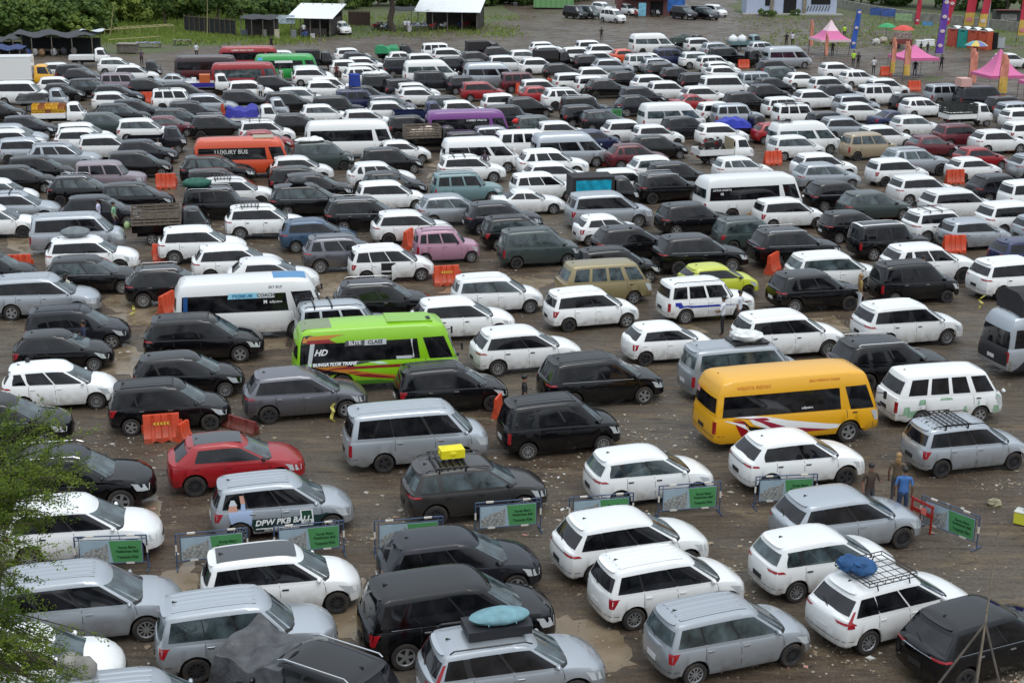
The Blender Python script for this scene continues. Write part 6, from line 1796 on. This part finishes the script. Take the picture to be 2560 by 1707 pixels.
for i in range(4): MB().tube((d.length*i/3, 0, 0), (d.length*i/3, 0, .55), .05, 6).build('post', YB, t)
tag(t, 'single bamboo rail behind the grey crate', 'rail')
t = empty('wooden_crate', at(320, 134), R_(-4)); MB().box((0, 0, .6), (2.1, 1.2, .9)).build('box', WOOD, t); MB().box((0, 0, 1.08), (2.3, 1.4, .08)).build('lid', mat('pale_wood', (.25, .23, .2), .8), t); tag(t, 'grey wooden crate table on the bare edge at left', 'crate')
for (u, v, w_, lab, c) in ((372, 120, 2.8, 'low table covered with grey and blue sheets', (.22, .22, .30)), (456, 114, 2.0, 'low wooden bench table on the grass behind maroon minibus', (.16, .14, .11)), (115, 138, 3.2, 'rough counter under the black stall roof', (.16, .12, .07))):
    t = empty('low_table', at(u, v), R_(3)); MB().grid([[(-w_/2+w_*i/8, -.5+j*.5, .62+.04*math.sin(i*2+j)) for j in range(3)] for i in range(9)]).box((0, 0, .55), (w_, 1.0, .06)).build('table_top', mat('tbl%d' % u, c, .8, noise=.4, nscale=4), t)
    for sx in (-1, 1):
        for sy in (-1, 1): MB().box((sx*w_*.45, sy*.4, .27), (.08, .08, .54)).build('leg', WOOD, t)
    tag(t, lab, 'table')
# black tarp stalls at the left edge
def tarp_stall(u0, u1, v, h, lab, m_=CANV, dpt=3.5, sag=.2):
    a, b = at(u0, v), at(u1, v); t = empty('tarpaulin_stall', (a+b)/2); w = (b-a).length; m = MB(); n = 14
    P = [[(-w/2+w*i/n, -dpt/2+dpt*j/4, h+.25*j/4+sag*math.sin(i*1.1+j*.6)) for j in range(5)] for i in range(n+1)]; thin(m, P); m.build('canopy', m_, t, True)
    for i in range(5): MB().box((-w/2+w*i/4, -dpt/2+.1, h/2-.1), (.09, .09, h)).build('post', WOOD, t); MB().box((-w/2+w*i/4, dpt/2-.1, h/2-.1), (.09, .09, h)).build('post', WOOD, t)
    MB().box((0, dpt/2-.3, h*.4), (w, .05, h*.8)).build('back_sheet', NETM, t); tag(t, lab, 'stall')
tarp_stall(42, 245, 138, 2.2, 'long stall under a sagging black tarpaulin at left edge'); tarp_stall(-60, 48, 145, 2.0, 'low stall with a tin and black cover at the far left', dpt=3)
tarp_stall(-40, 62, 158, 1.5, 'stall draped with dark blue tarpaulin behind the cream box truck', CLOTH('navy_sheet', (.02, .04, .13)), 2.5, .1)
o = MB().grid([[(-1.3+2.6*i/6, -.6+j*.5, 2.6+.12*math.sin(i+j)) for j in range(4)] for i in range(7)]).build('sheet', mat('pale_sheet', (.5, .55, .57), .5)); o.location = at(236, 136); tag(o, 'pale plastic sheet lying on the right end of the black stall roof', 'sheet')
for k, (u, v, c) in enumerate(((70, 142, (.02, .05, .2)), (88, 141, (.3, .3, .3)), (105, 142, (.2, .12, .06)), (135, 140, (.35, .35, .36)), (160, 138, (.08, .08, .09)), (185, 138, (.3, .28, .27)), (200, 134, (.5, .05, .08)), (222, 133, (.45, .3, .28)))):
    o = MB().blob((0, 0, .4), (.35, .3, .42), 9, 7, .2, k).build('goods_heap', mat('heap%d' % k, c, .8)); o.location = at(u, v); tag(o, 'heap of goods at the black stalls, %s from the left' % ['first', 'second', 'third', 'fourth', 'fifth', 'sixth', 'seventh', 'eighth'][k], 'goods', 'goods at the stalls')
# container and kiosk
t = empty('green_container', at(1384, 24), R_(0)); MB().box((0, 1.2, 1.2), (6.2, 2.4, 1.9)).build('box', mat('container_green', (.16, .34, .14), .5, noise=.1), t)
for k in range(8): MB().box((-2.8+.8*k, -.03, 1.2), (.08, .06, 1.8)).build('rib', mat('container_green2', (.12, .27, .1), .5), t)
tag(t, 'long green container at the top edge left of parked cars', 'container')
KW = mat('maroon_wall', (.13, .045, .045), .7, noise=.15); t = empty('kiosk', at(1622, 40), R_(0)); MB().box((0, 3, 1.7), (9.5, 4, 3.4)).build('wall', KW, t); MB().box((-.5, .2, 2.5), (6.5, 1.8, .12), 0, 0, -.15).build('awning', mat('pale_awning', (.5, .42, .42), .6), t)
MB().box((1.2, .98, 1.0), (1.9, .06, 2.0)).build('doorway', UNDER, t); MB().box((4.1, .97, 1.75), (2.6, .06, 2.4)).build('banner', mat('blue_banner', (.03, .14, .45), .5, noise=.4, nscale=1.5), t)
tag(t, 'maroon kiosk with blue banner at the top edge of lot', 'kiosk')
t = empty('poster_stand', at(1605, 42)); MB().box((0, 0, 1.0), (1.1, .08, 1.9)).build('poster', mat('cyan_poster', (.18, .45, .58), .5, noise=.3, nscale=2), t); MB().box((0, .1, .04), (1.1, .4, .08)).build('foot', WOOD, t); tag(t, 'light blue poster standing before the kiosk', 'poster')
# guard house
GW = mat('pale_blue_wall', (.40, .45, .58), .6, noise=.08); a, b = at(1872, 38), at(2084, 36); t = empty('guard_house', (a+b)/2); w = (b-a).length
MB().box((0, 2.8, 2), (w, 5, 4)).build('wall', GW, t); MB().box((-w*.27, .26, 1.8), (.7, .08, 1.1)).build('window', UNDER, t); MB().box((-w*.02, .25, 1.4), (1.9, .1, 2.8)).build('doorway', UNDER, t); MB().box((w*.32, .25, 2.2), (2.9, .1, 1.4)).build('window', UNDER, t)
for k in range(9): MB().add([(w*.13+k*.45, .28, .45), (w*.13+k*.45+.22, .28, .45), (w*.13+k*.45+.5, .28, 1.25), (w*.13+k*.45+.28, .28, 1.25)], [(0, 1, 2, 3)]).build('mural_stripe', mat('mural_grey', (.10, .11, .13), .6), t)
MB().box((0, -.6, .08), (w+1.4, 2.0, .16)).build('step', mat('concrete', (.30, .29, .26), .8, noise=.1), t)
for sx in (-.22, .14): MB().box((w*sx, .15, 1.2), (.5, .3, 2.4)).build('pillar', mat('stone_pillar', (.22, .19, .14), .9, noise=.4, nscale=3), t)
tag(t, 'pale blue guard house with striped mural at the top right', 'building')
for k, (u, v) in enumerate(((1905, 40), (1918, 42), (1930, 43), (1988, 40))): plant('b3', u, v, .38, L1, 'bush', 'small shrub at the guard house step, %s from the left' % ['first', 'second', 'third', 'fourth'][k], 'shrubs by guard house')
# stone wall
def wallrun(pts, h, name, lab):
    P = [at(*p) for p in pts]; m = MB()
    for a, b in zip(P, P[1:]): d = b-a; m.box((a+b)/2-P[0]+Vector((0, 0, h/2)), (d.length+.1, .3, h), math.atan2(d.y, d.x))
    o = m.build(name, mat('stone_wall', (.24, .23, .20), .9, noise=.3, nscale=1.5, bump=.3, bscale=3)); o.location = P[0]; tag(o, lab, 'wall')
wallrun(((2090, 18), (2180, 36), (2300, 56), (2420, 66), (2640, 92)), 1.3, 'stone_wall', 'low grey stone wall running behind the tents to the right edge')
def banner(u, v, w, h, z, c, lab, yaw=-24, noise=.3):
    t = empty('banner', at(u, v), R_(yaw)); MB().box((0, 0, z+h/2), (w, .04, h)).build('cloth', mat('bn%d_%d' % (u, v), c, .6, noise=noise, nscale=2), t)
    for sx in (-1, 1): MB().box((sx*w/2, .04, (z+h)/2), (.05, .05, z+h)).build('post', WOOD, t)
    tag(t, lab, 'banner'); return t
banner(2188, 46, 1.6, 1.1, .4, (.04, .09, .28), 'dark blue banner on stone wall, left one'); banner(2220, 49, 2.0, 1.1, .4, (.05, .10, .32), 'dark blue banner on stone wall, right one'); banner(2258, 58, 2.4, 1.0, .3, (.26, .38, .20), 'pale green banner on the stone wall'); banner(2318, 70, 1.4, .5, .3, (.10, .28, .55), 'small bright blue banner before stone wall')
# tents
PINK = mat('pink_canopy', (.58, .13, .30), .55, noise=.08); PINKL = mat('white_pink_canopy', (.70, .52, .56), .55)
def tent(u, v, w, he, hp, lab, white=False):
    t = empty('canopy_tent', at(u, v), R_(12)); h = w/2; n = 10; P = []
    ring = [(-h, -h), (0, -h*1.0), (h, -h), (h, 0), (h, h), (0, h), (-h, h), (-h, 0), (-h, -h)]
    P = [[(x*(1-s_), y*(1-s_), he+(hp-he)*(s_**1.8 if True else s_)) for x, y in ring] for s_ in [k/8*.98 for k in range(9)]]
    MB().grid([r[::-1] for r in P[:6 if white else 9]][::-1]).build('canopy', PINK, t)
    if white: MB().grid([r[::-1] for r in P[5:]][::-1]).build('canopy_top', PINKL, t)
    V_ = [[(x, y, z) for x, y in ring] for z in (he-.28, he)]; MB().grid([r[::-1] for r in V_][::-1]).build('valance', PINK if not white else PINKL, t)
    for sx in (-1, 1):
        for sy in (-1, 1): MB().box((sx*h*.98, sy*h*.98, he/2), (.06, .06, he)).build('leg', mat('pole_grey', (.25, .2, .22), .5), t)
    tag(t, lab, 'tent', 'pink canopy tents')
tent(2072, 138, 3.6, 1.9, 4.0, 'pink canopy tent with a white peak behind the silver van', True); tent(2280, 190, 3.8, 2.0, 3.2, 'flat pink canopy tent between two orange flags'); tent(2490, 238, 3.6, 2.0, 4.3, 'bright pink peaked tent behind orange flag at right edge'); tent(2612, 262, 3.6, 2.0, 4.3, 'pink tent cut off by the right edge')
def flag(u, v, h, w, c1, c2, lab, lean=0., dots=None, split=.7):
    w *= .85
    t = empty('feather_flag', at(u, v), R_(5)); m = MB().tube((0, 0, 0), (lean*h*.6, 0, h*.7), .03, 6, .02).tube((lean*h*.6, 0, h*.7), (lean*h+w*.5, 0, h), .02, 6, .01); m.build('pole', mat('dark_pole', (.03, .03, .03), .5), t)
    def band(f0, f1, c, nm):
        P = []
        for i in range(9):
            f = f0+(f1-f0)*i/8; x = lean*h*f+.03; ww = w*(1-.15*f)*(1 if f < .92 else .7); P.append([(x+ww*j/4, .06*math.sin(f*9+j*1.2), f*h) for j in range(5)])
        m = MB().grid(P).grid([[(a, b+.012, cc) for a, b, cc in r][::-1] for r in P]); m.build(nm, c, t, True)
    band(.16, split, c2, 'lower_cloth'); band(split, 1.0, c1, 'upper_cloth')
    if dots:
        for k in range(dots[0]): f = .28+k*.66/max(1, dots[0]-1); m = MB().blob((lean*h*f+.03+w*.45, -.08, f*h), (w*.33, .015, w*.24), 10, 4); m.build('emblem', dots[1], t)
    tag(t, lab, 'flag', 'feather flags'); return t
OR_ = mat('orange_flag', (.62, .25, .17), .6, noise=.2, nscale=3); OY = mat('yellow_flag', (.58, .38, .08), .6, noise=.2); BLF = mat('blue_flag', (.03, .10, .42), .6, noise=.2); PUF = mat('purple_flag', (.13, .05, .36), .6, noise=.1); RDF = mat('red_flag', (.48, .03, .06), .6, noise=.2); WHF = mat('white_flag', (.6, .5, .48), .6); PKE = mat('pink_emblem', (.6, .2, .22), .6)
flag(2022, 128, 3.6, .5, OR_, OR_, 'thin orange flag left of the white-peaked pink tent'); flag(2060, 150, 2.9, .45, OR_, OR_, 'pale orange flag in front of white-peaked tent'); flag(2120, 141, 5.2, .8, BLF, BLF, 'blue feather flag with white emblems right of the white-peaked tent', .12, (3, WHF), .35)
flag(2222, 200, 4.2, .6, OR_, OY, 'orange and yellow flag left of flat pink tent', .02, None, .42); flag(2256, 206, 4.0, .8, OR_, OY, 'orange and yellow flag in front of flat pink tent', 0, None, .42); flag(2418, 224, 3.9, .95, OR_, OR_, 'broad pale orange flag left of the bright pink tent'); flag(2492, 252, 4.2, 1.0, OR_, OY, 'orange flag in front of the bright pink peaked tent', 0, None, .5)
flag(2334, 160, 7.0, 1.0, PUF, PUF, 'tall purple flag with four white emblems', .06, (4, WHF), .3); flag(2284, 76, 4.6, .8, RDF, RDF, 'red and white flag above the blue banners', .05, (2, WHF)); flag(2350, 82, 6.2, 1.1, RDF, RDF, 'leaning red and white flag behind tall purple flag', .22, (3, WHF)); flag(2405, 84, 6.4, 1.6, RDF, OY, 'broad red and yellow flag left of the toilets pole', .08, (1, PKE), .42); flag(2440, 88, 6.4, 1.3, RDF, OY, 'second red and yellow flag beside the light pole', .12, (2, WHF), .42); flag(2540, 108, 5.6, 1.4, RDF, OY, 'red and yellow flag at the right edge', .05, (1, PKE), .5)
# umbrellas, toilets, carts
def umbrella(u, v, r, h, cs, lab):
    t = empty('umbrella', at(u, v)); MB().tube((0, 0, 0), (0, 0, h), .03, 6).build('pole', WOOD, t); n = 8; P = []
    for k, c in enumerate(cs):
        a0 = 2*math.pi*k/len(cs); a1 = 2*math.pi*(k+1)/len(cs); P = [[(r*s_*math.cos(a), r*s_*math.sin(a), h-(s_**2)*r*.42) for a in [a0+(a1-a0)*q/4 for q in range(5)]] for s_ in (0.001, .35, .7, 1)]
        MB().grid(P).build('canopy', c, t, True)
    tag(t, lab, 'umbrella')
RDU = mat('red_canopy', (.62, .06, .04), .5); GNU = mat('green_canopy', (.02, .30, .10), .5)
umbrella(2255, 118, 1.35, 2.6, [RDU], 'round red umbrella over a vendor cart'); umbrella(2215, 96, 1.2, 1.9, [GNU], 'flat green umbrella left of the red one'); umbrella(2437, 152, 1.25, 2.2, [mat('um%d' % i, c, .5) for i, c in enumerate([(.1, .2, .35), (.6, .5, .1), (.6, .2, .06), (.2, .4, .15), (.1, .3, .4), (.6, .45, .1), (.15, .15, .35), (.3, .45, .3)])], 'rainbow striped umbrella in front of the toilets')
t = empty('vendor_cart', at(2256, 122), R_(5)); MB().box((0, 0, .8), (2.0, .9, .5)).build('counter', mat('cart_red', (.2, .04, .04), .6), t); MB().box((0, .3, 1.5), (2.0, .5, .8)).build('rack', mat('cart_goods', (.25, .2, .18), .7, noise=.7, nscale=6), t)
for sx in (-.7, .7): MB().tube((sx, -.47, .3), (sx, -.42, .3), .3, 14).build('wheel', TYRE, t)
tag(t, 'dark red vendor cart stacked with goods under the red umbrella', 'cart')
for k, (u, v) in enumerate(((2300, 118), (2322, 116))):
    t = empty('clothed_table', at(u, v)); MB().box((0, 0, .78), (1.2, .8, .05)).box((0, 0, .4), (1.15, .75, .7)).build('cloth', WHITE, t); tag(t, 'white-clothed table right of the vendor cart, %s one' % ('left', 'right')[k], 'table')
for k, (u, v) in enumerate(((2301, 135), (2318, 136))): o = person(u, v, 200, 3, BK, BK, 'person in black seated or bending near white tables, %s one' % ('left', 'right')[k], s=.8)
a = at(2366, 116); b = at(2468, 126); dv = (b-a); ang = math.atan2(dv.y, dv.x); tcs = [mat('toilet_red', (.42, .07, .045), .5), mat('toilet_teal', (.02, .28, .24), .5), mat('toilet_red2', (.45, .08, .04), .5), mat('toilet_red3', (.48, .085, .04), .5)]; nn_ = 4
for k in range(4):
    w_ = dv.length/4; t = empty('portable_toilet', a+dv*((k+.5)/4), ang); MB().box((0, .5, 1.1), (w_*.94, 1.1, 2.2)).build('cabin', tcs[k], t)
    m = MB(); P = [[(x*w_*.47, y, 2.2+.28*(1-x*x)) for y in (-.06, 1.06)] for x in (-1, -.6, -.2, .2, .6, 1)]; m.grid(P).box((0, .5, 2.2), (w_*.97, 1.16, .06)); m.build('roof', mat('toilet_white', (.72, .74, .74), .4), t)
    MB().box((0, -.07, 1.0), (w_*.7, .03, 1.85)).build('door', tcs[k], t); MB().box((w_*.25, -.1, 1.05), (.06, .03, .14)).build('handle', BLACK, t); MB().box((0, -.075, 1.95), (w_*.4, .02, .12)).build('vent', UNDER, t)
    tag(t, '%s portable toilet cabin with white roof, %s of four' % (['red', 'teal', 'red', 'red'][k], ['first', 'second', 'third', 'last'][k]), 'toilet', 'portable toilets in a row')
t = empty('dark_screen', at(2480, 124), ang); MB().box((0, 0, 1.0), (1.3, .06, 2.0)).build('screen', NETM, t); MB().box((-.62, 0, 1.0), (.06, .1, 2.05)).build('post', WOOD, t); tag(t, 'black screen right of the portable toilets', 'screen')
t = empty('water_tank', at(2500, 122)); MB().box((0, 0, .7), (.8, .7, 1.2)).build('tank', mat('pale_grey_tank', (.4, .43, .45), .5), t); MB().box((0, 0, 1.34), (.5, .5, .1)).build('lid', WOOD, t); tag(t, 'pale grey tank beside the black screen', 'tank')
o = MB().tube((0, 0, 0), (0, 0, 9), .12, 10, .09).build('light_pole', mat('steel_pole', (.3, .31, .32), .5)); o.location = at(2468, 80); tag(o, 'plain grey steel pole behind the portable toilets', 'pole')
t = empty('food_truck', at(2520, 72), R_(0)); MB().box((0, 1, 1.3), (3.6, 1.6, 2.2)).build('body', mat('dark_stall_body', (.06, .06, .06), .6, noise=.3), t); MB().box((0, .17, 1.5), (2.2, .06, .9)).build('hatch', mat('stall_pale', (.3, .3, .28), .6, noise=.5, nscale=4), t); MB().box((0, -.2, 2.5), (3.8, 1.0, .08)).build('awning', mat('dark_red_awning', (.14, .03, .03), .6), t); tag(t, 'dark food stall with red awning at the top right corner', 'stall')
for k, (u, v) in enumerate(((2208, 108), (2190, 112), (2232, 112))): o = MB().blob((0, 0, .35), (.5, .4, .4), 9, 6, .35, k).build('goods_heap', mat('hp%d' % k, [(.4, .35, .28), (.5, .5, .46), (.16, .09, .06)][k], .8)); o.location = at(u, v); tag(o, '%s heap left of the vendor cart' % ['tan', 'white', 'dark brown'][k], 'goods')

# the grey sheet over the black car and the bundle at the near left edge
for r in rows:
    if r['ty'] == 'suv' and r['yaw'] == 150:
        put_load(r['root'], tarp_mesh(2.3, 1.9, 1.05, 77, 34, .3, .12), 'tarpaulin', 'crumpled dark grey plastic sheet thrown over the front of black off-roader', 'tarpaulin', (1.05, .0, .72), mat('grey_plastic_sheet', (.055, .056, .060), .35, noise=.5, nscale=2.5, bump=1.0, bscale=4))
o = MB().blob((0, 0, .2), (.26, .22, .28), 12, 9, .12, 3).blob((-.35, .1, .2), (.3, .26, .3), 12, 9, .15, 4).build('bundle', CLOTH('grey_sacking', (.22, .21, .19)), None, True); o.location = at(215, 1690, 1.75); tag(o, 'rounded grey bundle on the silver minivan roof at bottom left', 'luggage')
